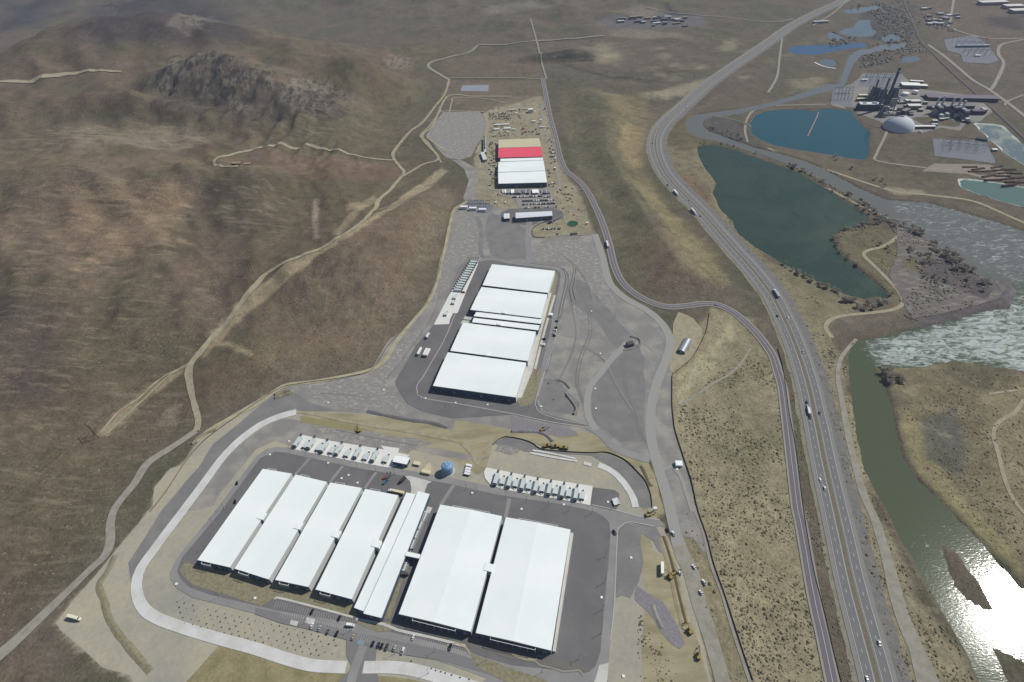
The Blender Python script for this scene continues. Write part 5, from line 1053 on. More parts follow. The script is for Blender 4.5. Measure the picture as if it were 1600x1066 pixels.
# lift machines in red and teal
def lift(p, m, lb):
    q = G(p); t = empty('boom_lift', (q[0], q[1], .7), .8, lb, 'boom lift', 'lifts behind the fourth hall')
    MB().box(-1.8, 1.8, -1.1, 1.1, .5, 1.5).build('chassis', m, t); MB().tube((-1, 0, 1.6), (4.5, 0, 4.4), .28, 6).build('boom', m, t); MB().box(4.2, 5.4, -.8, .8, 3.9, 4.9).build('basket', DGREY, t)
    for x_ in (-1.2, 1.2):
        for y_ in (-1.1, 1.1): MB().tube((x_, y_ - .2, .45), (x_, y_ + .2, .45), .45, 10).build('wheel', RUBB, t)
for p, m, lb in (((601,748),REDT,'red boom lift behind the fourth near hall'), ((606,747.5),BLUT,'grey-blue lift just right of the red one'), ((605,752),BLUT,'teal lift below the red one'), ((601,756),BLUT,'dark teal lift nearest the hall roof')): lift(p, m, lb)
# excavators and earthmovers
def excavator(p, a, lb, arm=-.6, g='earthmoving machines along the trench and bladed ground', z=.5, kind='excavator'):
    q = G(p); t = empty('excavator' if kind == 'excavator' else 'wheel_loader', (q[0], q[1], z), a, lb, kind, g)
    if kind == 'excavator':
        for s_ in (-1, 1): MB().prof([(-2.2, .1), (2.2, .1), (2.6, .5), (2.2, .95), (-2.2, .95), (-2.6, .5)], s_ * 1.3 - .35, s_ * 1.3 + .35).build('track', RUBB, t)
        MB().box(-2.6, 1.6, -1.5, 1.5, 1.1, 2.6).build('upper_body', YEL, t); cb = MB().box(-.3, 1.8, .3, 1.5, 2.61, 3.6).build('cab', DKM, t)
        MB().box(-3.2, -2.61, -1.4, 1.4, 1.2, 2.3).build('counterweight', BLK, t)
        bm = MB(); bm.tube((1.2, -.4, 2.2), (4.6, -.4, 5.2), .32, 6); bm.build('boom', YEL, t); st = MB(); st.tube((4.6, -.4, 5.2), (7.2, -.4, 2.4), .24, 6); sk = st.build('stick', YEL, t)
        MB().prof([(6.8, 2.4), (7.7, 2.2), (7.5, 1.1), (6.6, 1.0)], -1.0, .3).build('bucket', DGREY, sk)
    else:
        MB().prof([(-4.2, 1.1), (3.2, 1.1), (3.2, 2.4), (1.2, 2.6), (-4.2, 2.4)], -1.4, 1.4).build('body', YEL, t); MB().box(-.6, 1.0, -1.1, 1.1, 2.61, 3.7).build('cab', DKM, t)
        MB().prof([(3.4, .3), (4.9, .3), (4.7, 1.6), (3.4, 1.8)], -1.7, 1.7).build('blade', DGREY, t)
        for x_ in (-2.8, 2.0):
            for y_ in (-1.5, 1.5): MB().tube((x_, y_ - .4, .95), (x_, y_ + .4, .95), .95, 12).build('wheel', RUBB, t)
for p, a, lb, k in (((561,674),2.0,'yellow excavator alone on the gravel above the left generator pad','excavator'), ((855,698),0.1,'yellow loader, left machine on the bladed tan ground above the right pad','wheel loader'), ((868,699),3.2,'small loader in the middle of the bladed tan ground','wheel loader'), ((881,701),-.2,'yellow loader, right machine on the bladed tan ground','wheel loader'), ((1052,897),.4,'excavator digging at the top of the trench','excavator'), ((1046,902),2.2,'excavator straddling the trench left of the white pickup','excavator'), ((1077,987),1.9,'excavator at the lower end of the trench','excavator'), ((1091,1026),1.3,'excavator on the tan ground near the bottom edge','excavator'), ((1013,806),.3,'dark excavator parked beside the road junction island','excavator'), ((848,673),.4,'small dark excavator at the rubble slope edge','excavator')):
    excavator(p, a, lb, kind=k)
car('white', COL['white'], 'pickup', G((1061,896)), 2.3, 'white pickup beside the digging excavator at the trench', 'cars on the site roads')
semi('water_truck', (150,152,140), G((1016,801)), .5, 'grey water truck on the junction island', cab=True, L_=6)
# ---------------------------------------------------------------- lamps, fences, wires
lp = empty('lamp_post', (0, 0, 0)); MB().cyl(0, 0, 0, 9, .16, .09, n=6).build('pole', DGREY, lp); MB().tube((-.9, 0, 9), (.9, 0, 9), .08, 4).build('arm', DGREY, lp)
for s_ in (-1, 1): MB().box(s_ * 1.0 - .35, s_ * 1.0 + .35, -.2, .2, 8.92, 9.1).build('lamp_head', DGREY, lp)
MB().cyl(0, 0, 0, .8, .35, n=8).build('footing', CONC, lp)
LP = [(454,706,'left of the generator pad'), (478,712,'at the left generator pad corner'), (559,730,'below the fifth left generator'), (588,736,'below the end of the left generator pad'), (617,741,'left of the concrete apron'), (729,765,'between the two generator pads'), (746,769,'just left of the right generator pad'), (791,778,'below the first right generator'), (823,785,'below the third right generator'), (857,792,'below the fifth right generator'), (890,798,'below the seventh right generator'), (925,803,'below the right end of the generator pad'), (946,870,'on the right edge of the dark asphalt, uppermost'), (945,911,'on the right edge of the dark asphalt, second'), (942,953,'on the right edge of the dark asphalt, third'), (940,990,'on the right edge of the dark asphalt, lowest'), (322,858,'left of the first near hall'), (333,818,'above the left corner of the first near hall'), (343,934,'below the first near hall'), (351,795,'on the left loop road'), (481,973,'in the upper left bays'), (550,985,'beside the entrance crossing'), (617,1022,'below the lower bays'), (670,1052,'on the tan verge right of the entrance'), (681,1018,'in the upper right bays'), (760,1032,'below the wide halls'), (848,1050,'at the lower right of the near lot'), (905,1030,'at the meandering path right end'),
      (735,626,'below the lowest middle hall, left'), (778,632,'below the lowest middle hall, right'), (838,600,'at the corner of the middle walk'), (874,497,'at the top of the middle parking'), (862,556,'beside the middle parking bays'), (656,624,'at the curved road left of the middle halls'), (697,640,'on the curved kerb'), (826,640,'at the lower junction of the middle campus'),
      (960,500,'alone in the open gravel, upper'), (950,462,'on the upper gravel near the perimeter road'), (965,792,'behind the turnout')]
for i, (x_, y_, lb) in enumerate(LP):
    q = G((x_, y_)); a = rng.uniform(0, 3)
    if i == 0: lp.location = (q[0], q[1], .5); lp.rotation_euler = (0, 0, a); tag(lp, 'slender grey lamp post ' + lb, 'lamp post', 'lamp posts around the campus')
    else: copy_tree(lp, (q[0], q[1], .5), a, 'slender grey lamp post ' + lb)
# small white ground covers
mh = MB().box(-1, 1, -1, 1, 0, .5).build('utility_box', WHT)
UB = [(422,711,'behind the first near hall'),(452,690,'on dirt left of the left generator pad'),(513,724,'below the third left generator'),(534,748,'on asphalt behind the third near hall'),(545,743,'on asphalt behind the third near hall, near the road'),(559,755,'behind the fourth near hall'),(738,771,'behind the left wide hall'),(815,796,'behind the right wide hall'),(881,789,'on the loop road below the right generator pad'),(950,785,'on the dark turnout'),(986,872,'on the dark gravel apron by the loop road'),(940,934,'at the right edge of the dark asphalt'),(930,608,'left of the curved gravel track, upper'),(931,639,'left of the curved gravel track, lower'),(938,553,'on open gravel above the curved track'),(1058,734,'just below the equipment shelter'),(846,636,'at the lower right corner of the middle campus'),(712,630,'below the lowest middle hall, left of its centre'),(762,633,'below the lowest middle hall, right of its centre'),(665,623,'on the curved kerb left of the middle halls'),(974,1057,'on tan earth at the bottom right'),(276,913,'on the loop road bend at lower left'),(399,935,'below the second near hall'),(924,487,'alone on the open gravel right of the light square'),(849,530,'in the planting right of the middle halls'),(513,630,'on the scraped gravel above the channel'),(600,610,'on the scraped gravel left of the middle yard')]
for i, (x_, y_, lb) in enumerate(UB):
    q = G((x_, y_)); o = mh if i == 0 else mh.copy()
    if i: C.objects.link(o)
    o.location = (q[0], q[1], .45); tag(o, 'small white utility box ' + lb, 'utility box', 'small white utility boxes about the site')
def fence(name, pts, h, label, m=None, terrain=False, post=8, lift=0):
    Pf = catmull(TP(pts) if terrain else WP(pts), 4); t = empty(name, (Pf[0][0], Pf[0][1], 0), 0, label, 'fence'); V, Ff = [], []
    z = Hm(Pf[:, 0], Pf[:, 1]); x0, y0 = Pf[0]
    for (x_, y_), zz in zip(Pf, z): V += [(x_ - x0, y_ - y0, zz + .05), (x_ - x0, y_ - y0, zz + h)]
    for i in range(len(Pf) - 1): Ff.append((2 * i, 2 * i + 2, 2 * i + 3, 2 * i + 1))
    k = len(V); V += [(a + .12, b + .08, c) for a, b, c in V]; Ff += [tuple(j + k for j in f[::-1]) for f in Ff]; Ff += [(2 * i + 1, 2 * i + 3, 2 * i + 3 + k, 2 * i + 1 + k) for i in range(len(Pf) - 1)]
    link('mesh_panel', V, Ff, m or mat('dark_fence_mesh', srgb(70,68,62), .8), t)
    b = MB()
    for (x_, y_), zz in list(zip(Pf, z))[::4]: b.cyl(x_ - x0, y_ - y0, zz, zz + h + .2, .09, n=4)
    b.build('posts', DGREY, t, kind='stuff'); return t
fence('silt_fence', [(770,696),(778,688),(790,683),(800,684),(815,687),(825,690),(835,695),(845,702),(880,706),(920,708),(945,707),(962,712),(980,722),(1000,742),(1010,755),(1017,775),(1019,795)], 1.6, 'black curved fence around the right-hand dark apron', BLK)
fence('boundary_fence', [(1108,490),(1104,515),(1097,532),(1082,559),(1062,577),(1051,586),(1050,605),(1050,632),(1052,655),(1055,674),(1067,712),(1080,752),(1090,797),(1104,838),(1115,881),(1132,929),(1151,989),(1176,1064)], 1.8, 'dark fence between the site and the sage land on the right')
fence('boundary_fence', [(235,800),(262,765),(290,722),(318,690),(352,664),(395,634),(438,607),(470,600),(545,589),(582,577),(607,540),(640,505),(670,468),(684,430),(692,395),(704,340),(722,320)], 1.5, 'thin fence along the hillside left of the gravel pads', mat('faint_fence', srgb(110,104,84), .9))
fence('rail_cut_fence', [(1215,545),(1224,580),(1232,640),(1243,700),(1253,780),(1262,840),(1272,895),(1286,950),(1300,1010),(1316,1075)], 1.4, 'dark fence between the two-lane road and the highway')
fence('office_fence', [(850,372),(833,370),(833,357),(850,348),(868,345),(877,340)], 1.5, 'short dark fence curving round the far dirt parking')
for k_, pts in enumerate(([(897,420),(893,440),(889,452),(892,465),(895,480)], [(900,420),(897,440),(895,452),(897,463),(899,470)])):
    fence('pipe_bundle', pts, .9, f'dark line of pipes on the gravel right of the middle halls, {("left","right")[k_]} one', BLK)
def pylon(p, a, lb, h=22, sep=7, terrain=True, group='wooden H-frame pylons on the west slope'):
    q = T(p); z = float(Hm(*q)); t = empty('transmission_pylon', (q[0], q[1], z), a, lb, 'pylon', group); b = mat('weathered_pole', srgb(62,56,50), .9)
    for s_ in (-1, 1): MB().cyl(0, s_ * sep / 2, -1, h, .35, .22, n=7).build('pole', b, t)
    MB().box(-.2, .2, -sep, sep, h - 2.4, h - 1.9).build('crossarm', b, t); br = MB(); br.tube((0, -sep / 2, h * .5), (0, sep / 2, h * .8), .15, 4); br.tube((0, sep / 2, h * .5), (0, -sep / 2, h * .8), .15, 4); br.build('cross_brace', b, t)
    for y_ in (-sep + .3, 0, sep - .3): MB().cyl(0, y_, h - 3.6, h - 2.4, .15, n=6).build('insulator', DKM, t)
    return q, z, h
py = []
for p, lb in (((-60,860),'dark wooden H-frame pylon beyond the left edge of the slope'), ((152,683),'dark wooden H-frame pylon at the end of the two-track on the near slope'), ((393,425),'dark wooden H-frame pylon beside the dirt road bend, far slope'), ((560,262),'faint H-frame pylon above the hillside track junction'), ((640,165),'farthest H-frame pylon below the green hill')):
    py.append(pylon(p, 1.0, lb))
wb = MB(); wt = empty('power_line', (py[0][0][0], py[0][0][1], 0), 0, 'thin power line wires strung between the H-frame pylons on the slope', 'power line')
for (q0, z0, h0), (q1, z1, h1) in zip(py[:-1], py[1:]):
    d = q1 - q0; L_ = np.linalg.norm(d); nrm = np.array([-math.sin(1.0), math.cos(1.0)])
    for o in (-6.5, 0, 6.5):
        pr = None
        for k in range(17):
            f = k / 16; s_ = 4 * f * (1 - f) * L_ * .02; qq = q0 + d * f + nrm * o - py[0][0]; cur = (qq[0], qq[1], (z0 + h0 - 3.5) * (1 - f) + (z1 + h1 - 3.5) * f - s_)
            if pr: wb.tube(pr, cur, .06, 4)
            pr = cur
wb.build('wires', mat('aluminium_wire', srgb(140,138,130), .5), wt)
def ppole(p, lb, h=14, group='single power poles', terrain=True, m=None):
    q = T(p); z = float(Hm(*q)); t = empty('power_pole', (q[0], q[1], z), .3, lb, 'power pole', group); b = m or mat('weathered_pole', (0,0,0))
    MB().cyl(0, 0, -1, h, .3, .18, n=6).build('pole', b, t); MB().box(-1.8, 1.8, -.12, .12, h - 1.4, h - 1.1).build('crossarm', b, t)
for i, p in enumerate([(820,122),(873,128),(910,130),(938,130),(980,132),(1085,125),(1067,140),(1110,62),(948,118)]): ppole(p, f'dark pole in the line crossing the plain, {ORD[i]} from the left', group='poles across the far plain')

# ---------------------------------------------------------------- painted bays
def bays(a, b, n, dirp, L_=5.2, name='bay_lines'):
    A, B_ = G(a), G(b); D = G(dirp) - A; D = D / np.linalg.norm(D) * L_; V, Ff = [], []; z = LAY * 5.6 + .2
    for i in range(n + 1):
        p = A + (B_ - A) * i / n; t_ = (B_ - A) / np.linalg.norm(B_ - A) * .07
        for q in (p - t_, p + t_, p + t_ + D, p - t_ + D): V.append((q[0], q[1], z))
        k = len(V); Ff.append((k - 4, k - 3, k - 2, k - 1))
    link(name, V, Ff, PAINTW, kind='structure')
bays((433,940),(552,968), 33, (428,953)); bays((437,966),(541,992), 29, (441,955)); bays((556,1000),(632,1022), 22, (560,988)); bays((634,990),(727,1015), 27, (630,1003))
bays((853,531),(839,577), 26, (857,532)); bays((869,533),(859,577), 24, (865,532.5)); bays((862,462),(858,500), 14, (868,463))
for q in ([(480,965),(493,968),(490,977),(477,974)], [(455,969),(467,972),(464,979),(453,976)]): sheet('pale_slab', q, CONC, 5.5)
for q in ([(560,1000),(570,1003),(567,1010),(557,1007)],): sheet('blue_bay', q, mat('faded_blue_paint', srgb(126,142,150), .8), 5.5)
road('garden_path', [(870,1018),(861,1023),(850,1027),(841,1025),(836,1033),(843,1040),(862,1044),(880,1050),(905,1048),(912,1056)], 1.6, mat('worn_path', srgb(140,136,124), .95, fine=.08), 6, rag=.3)
road('garden_path', [(800,1023),(820,1030),(835,1032)], 1.6, TANM, 6)
road('garden_path', [(699,1009),(715,1005),(728,1012),(735,1023)], 1.6, TANM, 6)

# ---------------------------------------------------------------- trench with spoil
def berm(name, pts, w, h, m, label=None):
    Pb = catmull(WP(pts), 2.5); d = np.gradient(Pb, axis=0); d /= np.linalg.norm(d, axis=1)[:, None]; nrm = np.stack([-d[:, 1], d[:, 0]], 1)
    prof = [(-.5, 0), (-.25, .6), (0, 1), (.25, .7), (.5, 0)]; V = []; n_ = fbm(Pb[:, 0], Pb[:, 1], 7, 2, 3); hz = Hm(Pb[:, 0], Pb[:, 1])
    for u, k in prof: V.append(np.column_stack([Pb + nrm * (u * w * (1 + .25 * n_))[:, None], hz + .3 + k * h * (1 + .5 * n_)]))
    V = np.stack(V, 1).reshape(-1, 3); k = 5
    link(name, V, [(j * k + i, j * k + i + 1, (j + 1) * k + i + 1, (j + 1) * k + i) for j in range(len(Pb) - 1) for i in range(4)], m, kind='structure')
DKE = mat('dark_brown_earth', srgb(92,82,62), .95, fine=.2); TR = [(1036,838),(1044,862),(1052,890),(1057,915),(1064,945),(1072,975)]  # trench drawn as a flat dark brown strip
road('trench', TR, 2.2, DKE, 6); berm('spoil_bank', [(x - 4, y + 2) for x, y in TR], 5, .45, mat('yellow_earth', (0,0,0))); berm('spoil_bank', [(x + 4, y) for x, y in TR], 4, .4, mat('yellow_earth', (0,0,0)))
berm('spoil_bank', [(1020,945),(1024,960),(1034,982)], 4, .8, GRAV)
berm('rubble_berm', [(575,642),(600,648),(640,656),(672,660),(700,668)], 6, 1.8, GRAV_D); berm('rubble_berm', [(864,690),(845,676),(800,674)], 5, 1.5, ROCKM)
berm('earth_berm', [(180,868),(168,893),(155,915),(163,938),(170,965),(185,990),(205,1015),(235,1050)], 6, .6, YARD)
berm('earth_berm', [(430,617),(445,612),(455,614),(430,622)], 6, 2.2, YARD)
berm('spoil_bank', [(1002,728),(1008,738),(1014,752),(1018,760)], 5, 1.3, YARD)
berm('rubble_berm', [(857,600),(870,594),(882,598),(890,607)], 5, 1.6, GRAV_D); berm('rubble_berm', [(883,616),(893,628),(900,640),(896,648)], 4, 2.2, GRAV_D); berm('rubble_berm', [(865,625),(880,618),(893,606)], 3, 1.2, GRAV)
for i in range(7):
    p = (rng.uniform(745, 830), rng.uniform(655, 690))
berm('earth_berm', [(300,694),(312,683),(325,676),(338,672)], 5, 2, YARD)
berm('levee_bank', [(1108,182),(1140,186),(1180,200),(1205,212)], 8, 2, VERGE)
berm('hummock', [(975,548),(990,545),(1000,538),(998,530),(985,526)], 4, 1.5, GRAV_D)

# ---------------------------------------------------------------- shrubs, tufts, stones
def blob_base(seed, n=7, rings=3, flat=.7):
    r = np.random.default_rng(seed); v = []; f = []
    for j in range(rings):
        a = j / rings * math.pi / 2
        for i in range(n):
            t_ = 2 * math.pi * (i + .5 * (j % 2)) / n; k = r.uniform(.72, 1.25); v.append((math.cos(a) * math.cos(t_) * k, math.cos(a) * math.sin(t_) * k, math.sin(a) * flat * r.uniform(.75, 1.25)))
    v.append((r.uniform(-.2, .2), r.uniform(-.2, .2), flat))
    for j in range(rings - 1):
        for i in range(n): a_, b_ = j * n + i, j * n + (i + 1) % n; f += [(a_, b_, b_ + n), (a_, b_ + n, a_ + n)]
    for i in range(n): f.append(((rings - 1) * n + i, (rings - 1) * n + (i + 1) % n, rings * n))
    return np.array(v), np.array(f)
def scatter(name, P, size, m, kind='stuff', zs=.8, flat=.7, n=6, rings=2, label=None, cat=None, sink=.1, elong=1.0, erot=0.0):
    bases = [blob_base(s, n, rings, flat) for s in range(5)]; VV, FF = [], []; k = 0
    which = rng.integers(0, 5, len(P)); Z = Hm(P[:, 0], P[:, 1])
    for w_ in range(5):
        sel = which == w_; 
        if not sel.any(): continue
        bv, bf = bases[w_]; p, s_, z = P[sel], size[sel], Z[sel]; th = rng.uniform(0, 6.28, len(p)); c_, s2 = np.cos(th), np.sin(th)
        x = (bv[None, :, 0] * c_[:, None] - bv[None, :, 1] * s2[:, None]) * s_[:, None]; y = (bv[None, :, 0] * s2[:, None] + bv[None, :, 1] * c_[:, None]) * s_[:, None]
        if elong != 1: ce, se = math.cos(erot), math.sin(erot); u, v2 = (x * ce + y * se) * elong, -x * se + y * ce; x, y = u * ce - v2 * se, u * se + v2 * ce
        V = np.stack([x + p[:, 0:1], y + p[:, 1:2], bv[None, :, 2] * s_[:, None] * zs + z[:, None] - sink], 2).reshape(-1, 3)
        FF.append((bf[None] + (np.arange(len(p)) * len(bv))[:, None, None]).reshape(-1, 3) + k); VV.append(V); k += len(V)
    V = np.concatenate(VV); Fa = np.concatenate(FF); me = bpy.data.meshes.new(name); me.vertices.add(len(V)); me.vertices.foreach_set('co', V.ravel()); me.loops.add(Fa.size); me.loops.foreach_set('vertex_index', Fa.ravel())
    me.polygons.add(len(Fa)); me.polygons.foreach_set('loop_start', np.arange(0, Fa.size, 3)); me.update(); me.materials.append(m)
    o = bpy.data.objects.new(name, me); C.objects.link(o); tag(o, label, cat, None, kind); return o
def points_in(pts, dens, clump=0.0, cs=18, terrain=False, seed=0, avoid=()):
    Pp = TP(pts) if terrain else WP(pts); lo, hi = Pp.min(0), Pp.max(0); n = int((hi - lo).prod() * dens); q = rng.uniform(lo, hi, (n, 2)); k = inpoly(Pp, q[:, 0], q[:, 1])
    q = q[k]
    if clump: q = q[rng.uniform(0, 1, len(q)) < sm(.5 + clump * fbm(q[:, 0], q[:, 1], cs, 3, seed + 77))]
    for a, w_ in avoid: q = q[distseg(a, q[:, 0], q[:, 1], False) > w_]
    q = q[Hm(q[:, 0], q[:, 1]) > -.5]
    return q
cFR = catmull(WP(FR), 15); cHW = catmull(WP(HWY), 15); cRT = catmull(WP([(1338,530),(1322,548),(1312,565),(1309,590),(1316,630),(1325,680),(1337,730),(1350,775),(1366,810),(1385,870),(1400,930),(1418,985),(1440,1030),(1460,1085)]), 10); cRT2 = catmull(WP([(1418,985),(1428,1020),(1440,1070)]), 10)
cFT = catmull(WP([(1080,780),(1086,798),(1101,838),(1111,881),(1129,929),(1147,989),(1172,1064)]), 10); cST = catmull(WP([(1062,633),(1085,620),(1110,602),(1140,585),(1160,565),(1172,545)]), 8)
cLV = catmull(WP([(1300,528),(1290,512),(1298,500),(1320,493),(1360,489),(1395,484),(1410,475),(1408,462),(1390,440),(1365,415),(1350,400),(1355,392),(1380,385),(1400,372),(1408,360),(1400,350)]), 8)
AV = ((cFR, 6.5), (cHW, 17), (cRT, 5), (cRT2, 5), (cFT, 3.5), (cST, 2.5), (cLV, 4.5))
parts = [points_in([(1060,640),(1100,600),(1170,545),(1205,560),(1222,640),(1245,790),(1280,980),(1300,1100),(1185,1100),(1155,990),(1120,880),(1090,790),(1062,690)], .17, 1.2, 40, avoid=AV),
         points_in([(1212,545),(1235,560),(1260,650),(1290,790),(1330,960),(1355,1090),(1305,1090),(1290,990),(1262,850),(1240,740),(1226,610)], .16, 1.2, 14, avoid=AV),
         points_in([(1285,545),(1322,552),(1329,600),(1340,690),(1370,780),(1410,850),(1440,900),(1495,1000),(1540,1085),(1400,1100),(1370,1000),(1325,830),(1295,660)], .18, 1.2, 14, avoid=AV),
         points_in([(1225,470),(1300,530),(1318,545),(1310,590),(1300,640),(1285,600),(1262,520)], .08, 1.0, 14, avoid=AV),
         points_in([(1395,600),(1480,570),(1600,590),(1700,700),(1700,980),(1590,900),(1500,790),(1430,720)], .06, 1.6, 40, avoid=AV),
         points_in([(1440,640),(1500,600),(1560,640),(1545,720),(1600,830),(1600,880),(1530,800),(1460,730)], .09, 1.4, 25, avoid=AV),
         points_in([(770,1),(771,1),(771,2)], .01) if False else points_in([(996,960),(1010,965),(1045,1010),(1062,1030),(1055,1066),(1000,1075),(995,1010)], .12, 1.2, 12),
         points_in([(1060,590),(1110,490),(1150,505),(1170,540),(1130,580),(1075,615)], .03, 1.5, 20, avoid=AV),
         points_in([(1080,880),(1110,900),(1150,1000),(1170,1066),(1140,1066),(1110,980)], .08, 1.2, 14, avoid=AV),
         points_in([(1072,795),(1086,810),(1104,860),(1092,870),(1070,830)], .05, 1, 12)]
Pq = np.concatenate(parts)
SAGEM = mat('sagebrush_leaf', srgb(112,106,82), .95, col2=srgb(94,88,68), scale=.15, fine=.2, fscale=2)
scatter('sagebrush', Pq, np.clip(rng.lognormal(-.3, .36, len(Pq)), .35, 1.9), SAGEM, zs=.9)
Pq = np.concatenate([points_in([(0,440),(330,440),(390,470),(310,560),(290,640),(230,720),(190,800),(150,880),(60,960),(0,1000),(-60,1000)], .011, 1.5, 40, True), points_in([(400,480),(520,390),(600,330),(690,300),(690,400),(640,500),(580,570),(440,595),(340,640),(330,560)], .02, 1.3, 30, True)])
scatter('slope_shrubs', Pq, rng.uniform(.5, 1.3, len(Pq)), mat('dark_shrub', srgb(70,68,52), .95, fine=.2), zs=.6)
Pq = np.concatenate([points_in([(0,430),(330,430),(390,470),(310,560),(290,640),(230,720),(190,800),(150,880),(60,960),(0,1000),(-60,1000)], .02, 1.6, 30, True, 5), points_in([(490,400),(560,390),(640,480),(560,560),(480,590),(470,480)], .012, 1.4, 20, True, 8), points_in([(0,285),(290,285),(300,380),(0,430)], .0012, 1.5, 40, True, 9)])
scatter('pale_grass_tufts_and_stones', Pq, rng.uniform(.35, 1.05, len(Pq)) ** 1.5, mat('bleached_tuft', srgb(128,121,100), .95, fine=.15), zs=.3, elong=2.2, erot=-.3)
Pq = points_in([(880,140),(950,150),(1010,240),(1100,370),(1160,440),(1100,465),(990,455),(950,360),(900,250)], .010, 1.3, 30, True)
scatter('mound_shrubs', Pq, rng.uniform(.5, 1.2, len(Pq)), mat('dark_shrub', (0,0,0)), zs=.6)
# far scrub specks
Pq = np.concatenate([points_in([(1010,230),(1090,230),(1120,300),(1200,400),(1290,450),(1280,500),(1230,470),(1120,350)], .015, 1.2, 20, avoid=AV), points_in([(1310,370),(1380,355),(1430,380),(1450,470),(1400,480),(1340,410)], .02, 1.3, 16, avoid=AV)])
scatter('lakeside_scrub', Pq, rng.uniform(.8, 1.8, len(Pq)), mat('grey_scrub', srgb(104,98,84), .95, fine=.2), zs=.8)
# planted young shrubs in rows on the dusty strip
sp0 = None; rows = 0
for r_ in range(5):
    for k in range(22):
        x_ = 277 + 12.3 * k + 3 * r_; y_ = 940 + 9.0 * r_ + .245 * 12.3 * k - .6 * r_
        if x_ > 533 - 4 * r_ or rng.random() < .1 or (r_ == 4 and x_ > 500): continue
        q = G((x_ + rng.uniform(-1, 1), y_ + rng.uniform(-1, 1))); s_ = rng.uniform(.6, 1.2)
        if sp0 is None:
            bv, bf = blob_base(3, 8, 3, 1.2); sp0 = empty('young_shrub', (q[0], q[1], .1), 0, 'small dark young shrub planted in rows on the dusty strip inside the pale channel', 'shrub', 'young shrubs planted in rows'); link('foliage', bv * .5 + np.array([0, 0, .3]), bf, mat('young_shrub_leaf', srgb(66,66,46), .95, fine=.2), sp0); MB().cyl(0, 0, -.2, .6, .08, n=5).build('stem', mat('bark', srgb(84,70,56), .9), sp0)
        else: o = copy_tree(sp0, (q[0], q[1], .1), rng.uniform(0, 6)); o.scale = (s_, s_, s_ * rng.uniform(.8, 1.4))
for i, (x_, y_) in enumerate([(643,1033),(674,1045),(681,1048),(689,1050),(696,1052),(706,1055),(719,1059),(733,1062),(610,914),(608,936),(604,952)]):
    q = G((x_, y_)); o = copy_tree(sp0, (q[0], q[1], .1), i, 'small dark young shrub on the tan strip right of the entrance road' if i < 8 else 'dark shrub on the dirt strip beside the long narrow wing'); o.scale = (1.3, 1.3, 1.4)

# ---------------------------------------------------------------- bare riverside trees
TWIG = mat('bare_twigs', srgb(188,180,166), .95, col2=srgb(168,160,146), scale=.3, fine=.2); TWIG2 = mat('budding_twigs', srgb(166,158,138), .95, fine=.2); BARK = mat('grey_bark', srgb(88,80,72), .95)
def tree(seed, m, h=7):
    r = np.random.default_rng(seed); t = empty('riverside_tree', (0, 0, 0)); tr = MB(); tr.cyl(0, 0, -.5, h * .35, .28, .2, n=6); tips = []
    for k in range(7):
        a = r.uniform(0, 6.28); rad = r.uniform(.25, .5) * h * .9; e_ = (math.cos(a) * rad, math.sin(a) * rad, h * r.uniform(.55, .95)); tr.tube((0, 0, h * r.uniform(.15, .35)), e_, .14, 4, .04); tips.append(e_)
    tr.build('trunk', BARK, t); V, Ff = [], []
    lob = [(r.uniform(-.3, .3) * h, r.uniform(-.3, .3) * h, h * r.uniform(.45, .8), h * r.uniform(.16, .26)) for _ in range(7)] + [(x_ * .8, y_ * .8, z_ * .85, h * .16) for x_, y_, z_ in tips]
    for i in range(760):
        cx_, cy_, cz_, cr = lob[r.integers(len(lob))]; d_ = r.normal(size=3); d_ /= np.linalg.norm(d_); rr = cr * r.uniform(.6, 1.25) ; c_ = np.array([cx_, cy_, cz_]) + d_ * rr * np.array([1, 1, .85])
        u = r.normal(size=3); u /= np.linalg.norm(u); w_ = np.cross(u, r.normal(size=3)); w_ /= np.linalg.norm(w_) + 1e-9; s1, s2_ = r.uniform(.16, .36), r.uniform(.07, .18)
        k = len(V); V += [c_ - u * s1 - w_ * s2_, c_ + u * s1 - w_ * s2_, c_ + u * s1 + w_ * s2_, c_ - u * s1 + w_ * s2_]; Ff.append((k, k + 1, k + 2, k + 3))
    link('crown', V, Ff, m, t); return t
TP0 = [tree(1, TWIG), tree(2, TWIG), tree(3, TWIG2), tree(4, TWIG2, 6)]; used = [False] * 4
def plant(q, s_, label, group):
    i = rng.integers(4); z = max(float(Hm(*q)), -1.4); 
    if not used[i]: o = TP0[i]; used[i] = True; o.location = (q[0], q[1], z); tag(o, label, 'tree', group)
    else: o = copy_tree(TP0[i], (q[0], q[1], z), rng.uniform(0, 6.28), label, group=group)
    o['category'] = 'tree'; o.scale = (s_, s_, s_ * rng.uniform(.8, 1.1))
def treeline(pts, n, spread, label, group, s0=.7, s1=1.2):
    Pl = catmull(WP(pts), 2); 
    for k in range(n):
        q = Pl[int(rng.uniform(0, len(Pl) - 1))] + rng.normal(size=2) * spread
        for _ in range(12):
            if float(Hm(*q)) > -.6: break
            q = Pl[int(rng.uniform(0, len(Pl) - 1))] + rng.normal(size=2) * spread * 1.6
        if float(Hm(*q)) < -.6: continue
        plant(q, rng.uniform(s0, s1), label, group)
treeline([(1200,395),(1225,412),(1255,432),(1290,450),(1310,455)], 22, 2, 'bare grey tree in the fringe along the lower left shore of the dark lake', 'trees along the lower shore of the dark lake')
treeline([(1318,470),(1335,472),(1350,480),(1358,482),(1375,472),(1388,472)], 18, 4, 'bare grey tree in the clump at the bottom tip of the dark lake', 'trees at the bottom tip of the dark lake', .9, 1.5)
treeline([(1300,372),(1303,390),(1320,405),(1340,422),(1360,440),(1385,458)], 24, 2, 'bare grey tree on the right shore of the dark lake beside the levee road', 'trees on the right shore of the dark lake')
